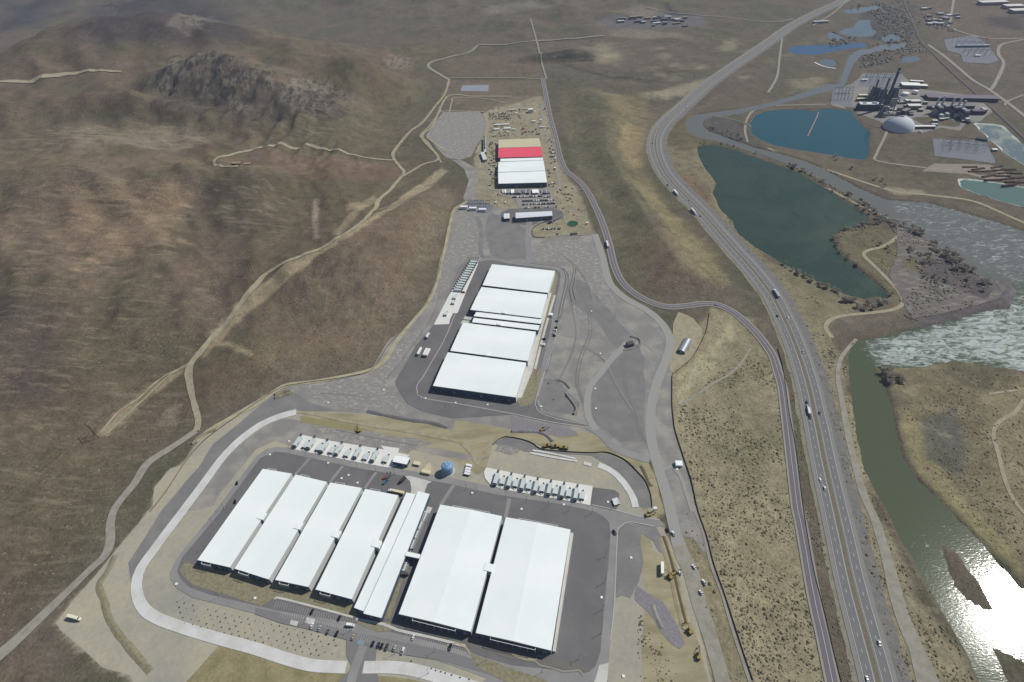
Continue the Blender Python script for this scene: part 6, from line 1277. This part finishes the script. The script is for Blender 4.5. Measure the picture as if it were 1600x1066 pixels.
treeline([(1302,362),(1320,358),(1345,352),(1370,350),(1385,345)], 16, 3, 'bare tree round the top of the grassy point in the lake', 'trees round the grassy point')
treeline([(1235,258),(1270,268),(1300,284),(1330,302),(1360,322),(1372,332)], 30, 5, 'bare tree on the narrow bank between lake and river channel', 'trees between lake and river channel', .8, 1.3)
treeline([(1095,226),(1140,228),(1190,240),(1235,256)], 12, 3, 'low bare tree at the top shore of the dark lake', 'trees at the top shore of the lake', .5, .9)
treeline([(1350,330),(1400,345),(1450,375),(1500,405),(1540,430)], 34, 8, 'bare tree in the long diagonal thicket beside the braided river', 'trees of the diagonal thicket', .9, 1.5)
treeline([(1470,395),(1490,410),(1500,425)], 12, 8, 'bare tree in the round clump on the mauve river flat', 'trees of the round clump', 1.0, 1.6)
treeline([(1520,440),(1535,450),(1530,430)], 6, 6, 'bare tree in the small right-hand clump on the river flat', 'trees of the small clump', 1.0, 1.5)
treeline([(1380,385),(1410,395),(1440,400),(1460,430)], 20, 8, 'bare tree scattered on the flat right of the levee road', 'trees on the river flat', .7, 1.2)
treeline([(1390,435),(1440,437),(1470,440),(1510,450)], 10, 4, 'bare low tree in the line crossing the mauve flat', 'trees crossing the flat', .6, .9)
treeline([(1372,575),(1385,585),(1400,595),(1410,600)], 14, 6, 'bare purple-grey tree at the tip of the right bank below the rapids', 'trees at the tip of the right bank', .8, 1.3)
treeline([(1285,230),(1330,262),(1370,280),(1385,300)], 8, 5, 'bare tree on the far bank above the river bend', 'trees above the river bend', .7, 1.2)
treeline([(1080,208),(1100,200),(1130,205),(1160,220)], 14, 6, 'bare low tree on the grey river spit', 'trees on the river spit', .6, 1.0)
treeline([(1345,10),(1370,25),(1400,35),(1425,50)], 22, 25, 'dark far tree in the wet woodland at the head of the river', 'trees at the head of the river', 1.0, 1.8)
treeline([(1345,95),(1370,88),(1400,85)], 12, 14, 'dark far tree inside the river loop above the power station', 'trees inside the river loop', 1.0, 1.6)
treeline([(1325,60),(1310,65),(1300,60),(1370,60),(1395,70)], 12, 12, 'dark far tree by the small upper pools', 'trees by the upper pools', 1.0, 1.6)
# thickets too dense to tell apart
def thicket(name, polys, dens, m, s0, s1, zs=1.0):
    Pt = np.concatenate([points_in(q, dens, 1.2, 14) for q in polys]); return scatter(name, Pt, rng.uniform(s0, s1, len(Pt)), m, zs=zs, n=7, rings=3, flat=.9)
thicket('riverside_thicket', [[(1350,325),(1370,326),(1450,360),(1500,392),(1548,430),(1540,438),(1480,410),(1400,360)], [(1300,362),(1345,350),(1385,342),(1385,350),(1320,366),(1306,380),(1325,402),(1388,452),(1384,460),(1300,392)], [(1300,452),(1318,466),(1350,476),(1392,470),(1385,482),(1330,482)], [(1215,404),(1290,448),(1286,452),(1210,408)], [(1085,200),(1120,196),(1165,215),(1175,222),(1100,210)], [(1372,572),(1400,585),(1418,605),(1395,600)], [(1410,492),(1450,486),(1520,470),(1545,474),(1500,484),(1430,502)], [(1420,400),(1450,396),(1470,420),(1440,430)], [(1405,470),(1440,440),(1500,436),(1540,450),(1500,462),(1430,488)], [(1392,352),(1412,352),(1440,380),(1420,392),(1395,372)], [(1245,262),(1300,285),(1370,325),(1365,335),(1300,300),(1250,272)], [(1470,385),(1510,405),(1505,430),(1480,430),(1450,400)]], .10, mat('thicket_twigs', srgb(138,130,117), .95, col2=srgb(112,104,92), scale=.25, fine=.25, fscale=1.5), .8, 2.0)
thicket('far_woodland', [[(1340,8),(1410,5),(1430,55),(1405,72),(1380,55),(1370,28)], [(1340,88),(1400,82),(1390,98),(1345,108)], [(1300,60),(1330,60),(1320,72),(1296,70)], [(1440,22),(1480,20),(1490,50),(1450,45)], [(1290,66),(1340,62),(1345,68),(1300,70)], [(1345,74),(1420,60),(1435,72),(1410,84)], [(1395,70),(1440,66),(1450,82),(1420,86)], [(1360,-5),(1420,-5),(1432,20),(1400,60),(1370,30)]], .03, mat('dark_twigs', srgb(128,122,112), .95, fine=.2), 1.5, 4.0)

# ---------------------------------------------------------------- far campus: parked cars, containers, yard
def smallcar(c_):
    b = MB(); b.prof([(-2.3, .3), (2.3, .3), (2.3, .9), (1.2, 1.0), (.5, 1.5), (-1.3, 1.5), (-1.9, 1.0), (-2.3, .95)], -.9, .9); o = b.build('parked_car', mat('far_paint_' + str(c_), srgb(*c_), .35)); return o
FCN = [('black', (34,35,38)), ('dark grey', (70,72,76)), ('white', (222,222,220)), ('silver', (160,164,168)), ('dark blue', (40,52,84)), ('black', (28,28,30)), ('dark red', (110,40,36))]
fc = [smallcar(c_) for _, c_ in FCN]; fcu = [False] * len(fc)
def fcar(q, a, lb, g):
    i = int(rng.choice(len(fc), p=[.26, .2, .14, .1, .08, .17, .05])); z = float(Hm(*q)) + .75
    if not fcu[i]: o = fc[i]; fcu[i] = True
    else: o = fc[i].copy(); C.objects.link(o)
    o.location = (q[0], q[1], z); o.rotation_euler = (0, 0, a); tag(o, f'{FCN[i][0]} car {lb}', 'car', g)
def row(a, b, n, lb, g, rz=math.pi / 2, miss=.12):
    for k in range(n):
        if rng.random() < miss: continue
        f = (k + .5) / n; fcar(G((a[0] + (b[0] - a[0]) * f, a[1] + (b[1] - a[1]) * f)) + rng.normal(size=2) * .15, rz + rng.normal() * .03, lb, g)
gf = 'cars in the far campus parking rows'
row((801,309),(848,307.5), 24, 'in the top main row of the far campus parking', gf, miss=.08); row((850,308.5),(860,308), 5, 'in the short end of the top row', gf)
row((816,315),(866,313.5), 26, 'in the second row of the far campus parking', gf, miss=.1)
row((816,320.5),(871,318.5), 26, 'in the third row of the far campus parking', gf, miss=.25)
row((818,326),(873,323.5), 24, 'in the lowest row above the office building', gf, miss=.5)
row((777,304.5),(862,303.5), 34, 'below the row of site cabins', gf, miss=.5)
row((856,350),(868,346), 6, 'in the dirt lot fence row below the office', 'cars in the dirt parking below the office', miss=.1); row((848,358.5),(879,358), 12, 'in the middle of the dirt lot below the office', 'cars in the dirt parking below the office', miss=.4)
row((891,366.5),(902,366), 5, 'at the lower edge of the dirt lot', 'cars in the dirt parking below the office', miss=0); row((870,367),(872,367), 1, 'alone at the lower edge of the dirt lot', 'cars in the dirt parking below the office', miss=0)
for y_, lb in ((177.5,'in the top row'), (180,'in the second row'), (183,'in the third row'), (186,'in the lowest row')): row((764,y_),(799,y_ - .5), 17, lb + ' of the contractor parking behind the far halls', 'cars in the contractor parking', miss=.25)
for k in range(70):
    side = k % 3; p = [(rng.uniform(764, 777), rng.uniform(218, 292)), (rng.uniform(852 + 4, 868), rng.uniform(215, 292)), (rng.uniform(766, 852), rng.uniform(168, 214))][side]; fcar(G(p), rng.uniform(0, 3.1), ['on the dirt strip left of the far halls', 'on the dirt strip right of the far halls', 'among the containers of the far yard'][side], 'vehicles standing about the far halls')
def cabin(p, lx, ly, a, c_, lb, g='site cabins and containers of the far campus', h=3.0, nm='site_cabin', cat='site cabin', rc=None):
    q = G(p); t = empty(nm, (q[0], q[1], float(Hm(*q)) + .1), a, lb, cat, g); MB().box(-lx / 2, lx / 2, -ly / 2, ly / 2, 0, h - .15).build('walls', mat('cabin' + str(c_), srgb(*c_), .6), t)
    MB().box(-lx / 2 - .1, lx / 2 + .1, -ly / 2 - .1, ly / 2 + .1, h - .149, h).build('roof', mat('cabin_roof' + str(rc or c_), srgb(*(rc or c_)), .6), t); return t
xs_ = [(786,(196,200,180),'cream'),(789.8,(236,236,226),'white'),(794.5,(150,152,152),'grey'),(801,(240,240,236),'white'),(807,(140,142,144),'grey'),(811,(150,150,150),'grey'),(818,(120,124,130),'dark grey'),(821.5,(160,162,166),'grey'),(825,(110,114,120),'dark grey'),(836.5,(240,242,238),'white'),(847,(150,152,156),'grey'),(850.5,(120,122,126),'dark grey'),(854,(160,160,162),'grey'),(858,(140,142,146),'grey')]
for i, (x_, c_, cn) in enumerate(xs_): cabin((x_, 301), 12 if i == 9 else (6.5 if i in (2, 3) else 3.2), 14, 0, c_, f'{cn} site cabin below the far white hall, {ORD[i]} from the left of the row')
for p, lx, ly, c_, lb in (((784,196.2),36,3.5,(232,234,232),'long white cabin row in the yard behind the beige roof'), ((801,173),18,3,(220,214,190),'cream long trailer near the top of the yard'), ((821,171.5),10,3,(206,200,180),'cream short trailer near the top of the yard'), ((776,203.5),12,5,(226,226,220),'white cabin left in the third yard line'), ((793,202),16,5,(238,238,234),'large white cabin in the third yard line'), ((803,203.5),6,4,(214,216,214),'small white cabin right of the large white one'), ((834,191),9,4,(226,226,218),'white cabin right of the yard centre'), ((845,189),4,4,(236,236,232),'small white cube cabin near the right edge'), ((847,200),13,3,(220,218,210),'white container row by the right edge, lower'), ((841,210),8,4,(150,140,120),'brown-grey container near the red roof corner'), ((773,213),8,3,(196,190,176),'pale container at the lower left of the yard'), ((794,208),5,3,(232,232,228),'tiny white cabin in the lower yard'), ((807,178.5),6,4,(230,226,214),'white tent-like cabin beside the contractor cars'), ((818,202),5,3,(190,96,76),'red container in the middle of the yard, upper'), ((821,207),6,3,(196,110,84),'red container in the middle of the yard, lower'), ((863,287.5),3,3,(232,232,230),'tiny white cabin right of the lowest far hall'), ((867,264),3,4,(236,236,232),'white van-like cabin right of the white far halls, upper'), ((867.5,249),3,4,(236,236,232),'white cabin right of the red roof'), ((775,318),3,3,(230,230,224),'tiny pale cabin at the left edge of the dirt yard'), ((864,240),3,4,(230,230,226),'white cabin beside the red roof corner, uppermost'), ((917.5,350),3,3,(232,232,226),'small white cabin near the round green pond'), ((790,318),2.4,2.4,(240,240,236),'tiny white kiosk in the empty tan lot')):
    cabin(p, lx, ly, 0, c_, lb)
cabin((829,175.5), 11, 9, 0, (206,204,196), 'square white-roofed shed standing tallest at the top of the yard', h=8, nm='yard_shed', cat='shed', rc=(232,230,220))
for i in range(110):                                    # stacked materials lying about the yard
    x_, y_ = (rng.uniform(766, 858), rng.uniform(168, 215)) if i < 66 else (rng.uniform(866, 915), rng.uniform(290, 340)) if i < 92 else (rng.uniform(766, 778), rng.uniform(222, 290))
    c_ = [(120,96,72), (86,84,82), (170,160,140), (150,146,140)][i % 4]; q = G((x_, y_)); b = MB(); L_, W_ = rng.uniform(2, 6), rng.uniform(1, 2.4)
    for j in range(3): b.box(-L_ / 2 + .2 * j, L_ / 2 - .1 * j, -W_ / 2, W_ / 2 - .2 * j, j * .5, j * .5 + .45)
    o = b.build('material_stack', mat('stack' + str(c_), srgb(*c_), .9)); o.location = (q[0], q[1], float(Hm(*q)) + .05); o.rotation_euler = (0, 0, rng.uniform(0, 3)); tag(o, ['low brown stack of building materials on the far dirt yards', 'low dark stack of building materials on the far dirt yards', 'low cream stack of building materials on the far dirt yards', 'low grey stack of building materials on the far dirt yards'][i % 4], 'material stack', 'stacks of building materials in the far yards')
for i, (p, lb) in enumerate((((725,326.5),'left'), ((739,328.5),'middle'), ((754,330.5),'right'))):
    q = G(p); t = empty('power_transformer', (q[0], q[1], .4), -.1, f'{lb} of three white switchgear houses beside the stone yard', 'transformer', 'three white switchgear houses'); MB().box(-6.5, 6.5, -2.5, 2.5, 0, 4.6).build('walls', WALLW, t); MB().box(-6.7, 6.7, -2.7, 2.7, 4.61, 4.9).build('roof', WHT, t); MB().box(-3, 3, 2.8, 6, 0, 3.4).build('transformer_tank', STEEL, t)
def gantry(p, a, lb, g, w_=10, h=11):
    q = G(p); t = empty('switchyard_gantry', (q[0], q[1], float(Hm(*q))), a, lb, 'gantry', g); m = mat('gantry_steel', srgb(98,102,108), .6)
    for s_ in (-1, 1): MB().cyl(s_ * w_ / 2, 0, 0, h, .35, .25, n=5).build('post', m, t)
    MB().box(-w_ / 2 - .5, w_ / 2 + .5, -.3, .3, h - .8, h - .2).build('beam', m, t)
    for k in range(3): MB().cyl(-w_ / 3 + k * w_ / 3, 0, h - 3, h - .8, .2, n=5).build('insulator', DKM, t)
for i in range(8): gantry((735 + (i % 4) * 9, 318 + (i // 4) * 5), -.1, f'steel gantry in the small stone switchyard, {ORD[i]} of its grid', 'gantries of the far campus switchyard', 7, 7)
bx = hall('chiller_building', [(787.5,334),(796,333.5),(796,341),(787.5,341.5)], 6, 'small square white-roofed building left of the office', ridge=None, doors=1, frames=False, rm=ROOFG)
q = G((895,350)); t = MB().lathe(0, 0, [(9.6, .1), (9.6, 1.0), (8.8, 1.0)], 32); t.build('reservoir_edge', mat('reservoir_edge', srgb(120,116,90), .9), None, kind='structure').location = (q[0], q[1], 0)
o = MB().lathe(0, 0, [(8.85, 1.08), (.01, 1.09)], 32).build('green_water', mat('algae_green_water', srgb(38,86,56), .3), kind='structure'); o.location = (q[0], q[1], 0)

# ---------------------------------------------------------------- power station
PG = 'buildings and units of the power station'
def pbox(nm, p, lx, ly, h, a, wall_, roof_, lb, cat='building', parts=()):
    q = G(p); t = empty(nm, (q[0], q[1], 0), a, lb, cat, None); MB().box(-lx / 2, lx / 2, -ly / 2, ly / 2, -.5, h - .5).build('wall', mat('wall' + str(wall_), srgb(*wall_), .8), t)
    MB().box(-lx / 2 - .3, lx / 2 + .3, -ly / 2 - .3, ly / 2 + .3, h - .499, h).build('roof', mat('roof' + str(roof_), srgb(*roof_), .7), t)
    MB().box(-2, 2, -ly / 2 - .15, -ly / 2 + .1, 0, min(4, h * .6)).build('door', DGREY, t)
    for (x0, x1, y0, y1, z1, c_, n_) in parts: MB().box(x0, x1, y0, y1, h + .01, h + z1).build(n_, mat('wall' + str(c_), srgb(*c_), .8), t)
    return t
aP = -.12
W1, D1, LG = (214,216,212), (78,82,90), (168,170,168)
pbox('warehouse', (1421,137), 42, 22, 9, aP - .15, (120,118,116), (236,236,230), 'large white-roofed warehouse at the top of the power station')
pbox('warehouse', (1436,137), 32, 14, 7, aP - .2, (130,126,120), (232,230,222), 'second white-roofed warehouse, right of the largest')
pbox('warehouse', (1431,130), 30, 8, 6, aP - .2, (130,126,120), (226,224,216), 'thin white-roofed warehouse above the largest')
pbox('turbine_hall', (1357,171), 48, 16, 14, aP - .08, (70,76,90), (206,214,218), 'turbine hall with pale roof beside the teal pond', parts=[(4, 12, -3, 3, 3, LG, 'roof_unit'), (-16, -10, -3, 3, 2, LG, 'roof_unit')])
pbox('control_building', (1343,171), 14, 14, 10, aP, (56,62,78), (70,78,96), 'dark square block left of the turbine hall')
pbox('workshop', (1349,152), 26, 7, 6, aP, (150,146,120), (214,212,188), 'upper of two cream-roofed sheds left of the boilers')
pbox('workshop', (1346,157.5), 26, 6, 6, aP, (150,146,120), (220,218,196), 'lower of two cream-roofed sheds left of the boilers')
pbox('office_block', (1428,163), 22, 12, 9, aP, (130,130,122), (206,208,196), 'cream-roofed office block right of the stacks, upper'); pbox('office_block', (1426.5,170), 28, 14, 9, aP, (124,124,116), (210,212,202), 'cream-roofed office block right of the stacks, lower'); pbox('office_block', (1416,161.5), 9, 12, 8, aP, (130,130,122), (200,202,192), 'small cream-roofed block left of the office blocks')
pbox('conveyor_house', (1413,178), 24, 10, 10, .6, (70,68,72), (120,118,120), 'dark sloping-looking shed above the dome'); pbox('store', (1442,201), 46, 7, 6, aP, (96,90,84), (224,222,212), 'long thin white-roofed store right of the dome')
pbox('store', (1459,192), 10, 6, 6, aP, (130,126,124), (206,206,202), 'small white store right of the dome, upper'); pbox('store', (1459,197), 12, 6, 5, aP, (120,110,110), (190,190,188), 'small white store right of the dome, lower')
pbox('coal_shed', (1500,156), 150, 24, 8, aP - .1, (84,76,84), (110,102,112), 'very long dark purple-roofed shed along the upper side of the power station')
pbox('gate_store', (1350,127), 14, 6, 5, aP, W1, W1, 'small white store beside the upper switchyard'); pbox('hut', (1553,236), 9, 5, 4, aP, (150,150,150), (236,236,232), 'small white hut in the right switchyard', 'hut')
pbox('dark_panel_building', (1534,219), 18, 12, 4, -.7, (40,46,56), (44,54,66), 'small black-roofed building beside the pale pond')
def boiler(p, h, lb, sx=22, sy=20):
    q = G(p); t = empty('boiler_unit', (q[0], q[1], 0), aP, lb, 'boiler unit', 'boiler units of the power station'); m = mat('boiler_steel', srgb(98,106,118), .7, fine=.2, fscale=.2)
    for k in range(4): MB().box(-sx / 2 + k, sx / 2 - k, -sy / 2 + k, sy / 2 - k, h * k / 4 + (.01 if k else 0), h * (k + 1) / 4 - .6).build('floor_stage', m, t)
    for x_ in (-sx / 2, 0, sx / 2):
        for y_ in (-sy / 2, sy / 2): MB().box(x_ - .5, x_ + .5, y_ - .5, y_ + .5, 0, h).build('column', STEEL, t)
    MB().box(-sx / 2 + 3, sx / 2 - 3, -sy / 2 - 6, -sy / 2 - .6, 0, h * .45).build('duct_housing', mat('duct_pale', srgb(150,156,160), .6), t); MB().tube((sx / 2, -4, h * .5), (sx / 2 + 9, -6, h * .2), 1.4, 8).build('duct', mat('duct_pale', (0,0,0)), t)
boiler((1363,158), 34, 'left dark boiler block of the power station'); boiler((1372,163), 36, 'middle dark boiler block of the power station', 20, 18); boiler((1389,163), 40, 'right dark boiler block beside the tallest stack', 20, 20)
boiler((1378,181), 22, 'small boiler block nearest the teal pond', 14, 12)
def stack(p, h, r_, lb, c_=(84,84,86)):
    q = G(p); t = empty('chimney_stack', (q[0], q[1], 0), 0, lb, 'chimney', 'chimney stacks of the power station'); MB().lathe(0, 0, [(r_, 0), (r_ * .8, h), (r_ * .6, h)], 16).build('shaft', mat('stack' + str(c_), srgb(*c_), .8), t); MB().lathe(0, 0, [(r_ * .95, h * .9), (r_ * .95, h * .93), (r_ * .8, h * .93)], 16).build('gallery', STEEL, t)
stack((1381,170), 90, 3.4, 'tallest dark chimney of the power station'); stack((1371,172), 70, 2.8, 'second chimney, left of the tallest', (104,108,114)); stack((1360,160), 52, 2.4, 'short chimney above the turbine hall', (110,114,120)); stack((1394,177), 28, 1.2, 'thin short flue right of the boilers', (130,132,134))
q = G((1403,200)); t = empty('storage_dome', (q[0], q[1], 0), 0, 'big pale grey storage dome at the edge of the power station', 'dome'); R0 = 31; MB().lathe(0, 0, [(R0 * math.cos(a_), R0 * .8 * math.sin(a_)) for a_ in np.linspace(0, math.pi / 2 * .97, 12)], 40).build('shell', mat('dome_concrete', srgb(190,194,198), .7), t, smooth=True); MB().cyl(0, 0, R0 * .79, R0 * .8 + 1.4, 3, n=16).build('cap', STEEL, t); MB().tube((0, 0, R0 * .8 + .6), (-38, 28, 20), 1.2, 6).build('conveyor', DGREY, t)
def tankr(p, r_, h, lb, c_=(232,234,230)):
    q = G(p); t = empty('storage_tank', (q[0], q[1], 0), 0, lb, 'tank', 'storage tanks of the power station'); MB().lathe(0, 0, [(r_, 0), (r_, h)], 24).build('shell', mat('tank' + str(c_), srgb(*c_), .6), t); MB().lathe(0, 0, [(r_ + .2, h + .01), (r_ * .5, h + .8), (.1, h + 1)], 24).build('roof', mat('tankr' + str(c_), srgb(*c_), .6), t)
tankr((1414,149), 7.5, 6, 'white oval-looking tank right of the stacks'); tankr((1430,145), 5.5, 5, 'smaller white tank below the warehouses'); tankr((1400,152), 4, 6, 'small grey tank beside the tallest chimney', (150,152,152)); tankr((1464,170), 4.5, 9, 'tank left of the generating blocks', (200,202,200)); tankr((1437,207), 3, 3, 'small tank below the long thin store', (170,170,168))
def hrsg(p, k, lb):
    q = G(p); t = empty('generating_unit', (q[0], q[1], 0), aP, lb, 'generating unit', 'generating units at the right of the power station'); m1, m2 = mat('unit_dark', srgb(66,70,84), .7), mat('unit_pale', srgb(176,178,178), .7)
    MB().box(-5, 5, -10, 12, 0, 18).build('boiler_casing', m1, t); MB().box(-4, 4, -22, -10.2, 0, 8).build('turbine_enclosure', m2, t); MB().lathe(0, 15.5, [(2.4, 0), (2.2, 34), (1.6, 34)], 12).build('flue', m2, t)
    MB().box(-6, -5.1, -9, 9, 0, 13).build('pipe_gallery', STEEL, t); MB().box(5.3, 9, -6, 3, 0, 6).build('pump_house', m2, t); MB().box(-3, 3, -28, -22.4, 0, 5).build('transformer', m1, t)
    for j in range(3): MB().box(-4, 4, -7 + j * 6, -4 + j * 6, 18.01, 20).build('steam_drum', m2, t)
for i, p in enumerate([(1463,180),(1472,178),(1487,180),(1497,182),(1503,186)]): hrsg(p, i, f'{ORD[i]} generating unit from the left, below the long purple shed')
pbox('plant_block', (1526,178), 26, 12, 8, aP, (58,54,66), (92,84,98), 'dark purple low block at the right end of the power station'); pbox('plant_block', (1535,176), 8, 14, 9, aP, (70,66,78), (180,176,178), 'small pale-topped block right of the dark purple one'); pbox('plant_block', (1512,169), 24, 8, 6, aP, (60,60,72), (110,106,116), 'grey block under the long purple shed'); pbox('plant_block', (1453,170), 14, 6, 6, aP, (50,54,70), (60,64,84), 'dark block left of the generating units')
for i in range(54): 
    p = (rng.uniform(1385, 1445), rng.uniform(146, 182)) if i < 26 else (rng.uniform(1455, 1512), rng.uniform(166, 192)); c_ = [LG, (190,190,184), (96,100,108)][i % 3]; pbox('plant_shed', p, rng.uniform(5, 12), rng.uniform(4, 8), rng.uniform(3, 7), aP, (110,110,112), c_, f'small plant shed among the {"office blocks and stacks" if i < 26 else "generating units"} of the power station')['group'] = 'small sheds of the power station'
for nm, g0, n_, w_, lbl in (('a', [(1470,222),(1535,226),(1540,246),(1470,240)], 16, 14, 'in the right switchyard below the generating units'), ('b', [(1305,142),(1332,140),(1328,162),(1302,160)], 10, 10, 'in the left switchyard beside the river'), ('c', [(1352,118),(1405,118),(1396,135),(1348,132)], 14, 12, 'in the upper switchyard behind the stacks'), ('d', [(1482,62),(1540,66),(1548,90),(1505,92)], 20, 14, 'in the farthest switchyard near the railway')):
    for k in range(n_): u, v = (k % 5 + .5) / 5, (k // 5 + .5) / max(1, math.ceil(n_ / 5)); p = (g0[0][0] * (1 - u) * (1 - v) + g0[1][0] * u * (1 - v) + g0[2][0] * u * v + g0[3][0] * (1 - u) * v, g0[0][1] * (1 - u) * (1 - v) + g0[1][1] * u * (1 - v) + g0[2][1] * u * v + g0[3][1] * (1 - u) * v); gantry(p, aP + (k % 2) * .1, 'thin steel gantry ' + lbl, 'gantries ' + lbl, w_, 16)
pbox('long_roof', (1519,74), 90, 6, 6, -.12, (110,116,124), (170,184,196), 'long pale blue-grey roof in the farthest switchyard')
pbox('small_white_building', (1527,89), 14, 6, 5, -.1, W1, (226,226,222), 'small white building at the lower side of the farthest switchyard')
pbox('far_shed', (1282,36), 50, 8, 6, -.05, (140,136,128), (206,206,200), 'long white-roofed shed beside the upper highway')
for p, lx, lb in (((1550,7),90,'far white industrial roof at the upper right corner, left'), ((1582,13),60,'far white industrial roof at the upper right corner, middle'), ((1590,20),50,'far industrial roof at the upper right corner, lowest')): 
    q = T(p); t = pbox('industrial_building', (1400,200), lx, 30, 10, -.1, (150,140,132), (210,206,200), lb); t.location = (q[0], q[1], float(Hm(*q)))
for i in range(20):
    q = T((rng.uniform(1438, 1500), rng.uniform(14, 40))); t = pbox('village_house', (1400,200), rng.uniform(10, 22), rng.uniform(8, 14), 6, rng.uniform(-.3, .3), (150,146,140), [(190,192,194), (120,116,112), (150,150,152)][i % 3], f'far {["pale", "dark", "grey"][i % 3]}-roofed house in the settlement right of the railway', 'house'); t.location = (q[0], q[1], float(Hm(*q))); t['group'] = 'houses of the far settlement'
for i in range(26):
    q = T((rng.uniform(945, 1085), rng.uniform(27, 42))); c_ = [(190,192,196), (100,102,112), (130,130,132), (150,140,126)][i % 4]; t = pbox('quarry_building', (1400,200), rng.uniform(10, 30), rng.uniform(8, 14), rng.uniform(4, 8), rng.uniform(-.3, .3), (120,118,118), c_, f'far {["pale", "dark", "grey", "tan"][i % 4]}-roofed building among the quarry works at the top', 'building'); t.location = (q[0], q[1], float(Hm(*q))); t['group'] = 'buildings of the far quarry works'
for i in range(17):
    p = [(1515,262),(1528,265),(1524,269),(1546,268),(1557,262),(1562,267),(1570,271),(1575,266),(1566,276),(1585,272),(1573,280),(1582,285),(1544,276),(1550,282),(1590,279),(1576,290),(1596,286)][i]; q = G(p); b = MB()
    b.prof([(-3, 0), (3, 0), (1.6, 2.0), (-1.6, 2.0)], -13, 13); o = b.build('material_windrow', mat('dark_windrow', srgb(70,56,48), .95, fine=.2)); o.location = (q[0], q[1], .3); o.rotation_euler = (0, 0, -1.25 + rng.uniform(-.2, .2) + math.pi / 2 * 0 - .25); tag(o, f'low dark brown windrow on the pinkish yard above the green pond, {ORD[i % 14]} of its rows', 'windrow', 'dark windrows on the pinkish yard')
o = road('pond_walkway', [(1279,175),(1276,184),(1270,196),(1262,213)], 2.4, mat('rust_walkway', srgb(150,126,110), .8), 2, lift=3.4, label='thin rusty walkway running out into the teal pond', cat='walkway', kind=None)
road('white_beach', [(1273,98),(1283,103),(1294,106),(1306,107.5)], 5, PAINTW, 3, lift=.5)
# ---------------------------------------------------------------- air
HZ = True
if HZ:
    hb_ = MB().box(-4300, 5900, -1400, 9300, -8, 640); o = hb_.build('haze', None, kind='stuff'); m = bpy.data.materials.new('haze_air'); t, b = nodes(m); t.nodes.remove(b)
    v = t.nodes.new('ShaderNodeVolumePrincipled'); v.inputs['Color'].default_value = (.72, .80, 1, 1); v.inputs['Density'].default_value = 5e-5; v.inputs['Anisotropy'].default_value = .0
    t.links.new(v.outputs[0], t.nodes['Material Output'].inputs['Volume']); o.data.materials.append(m)
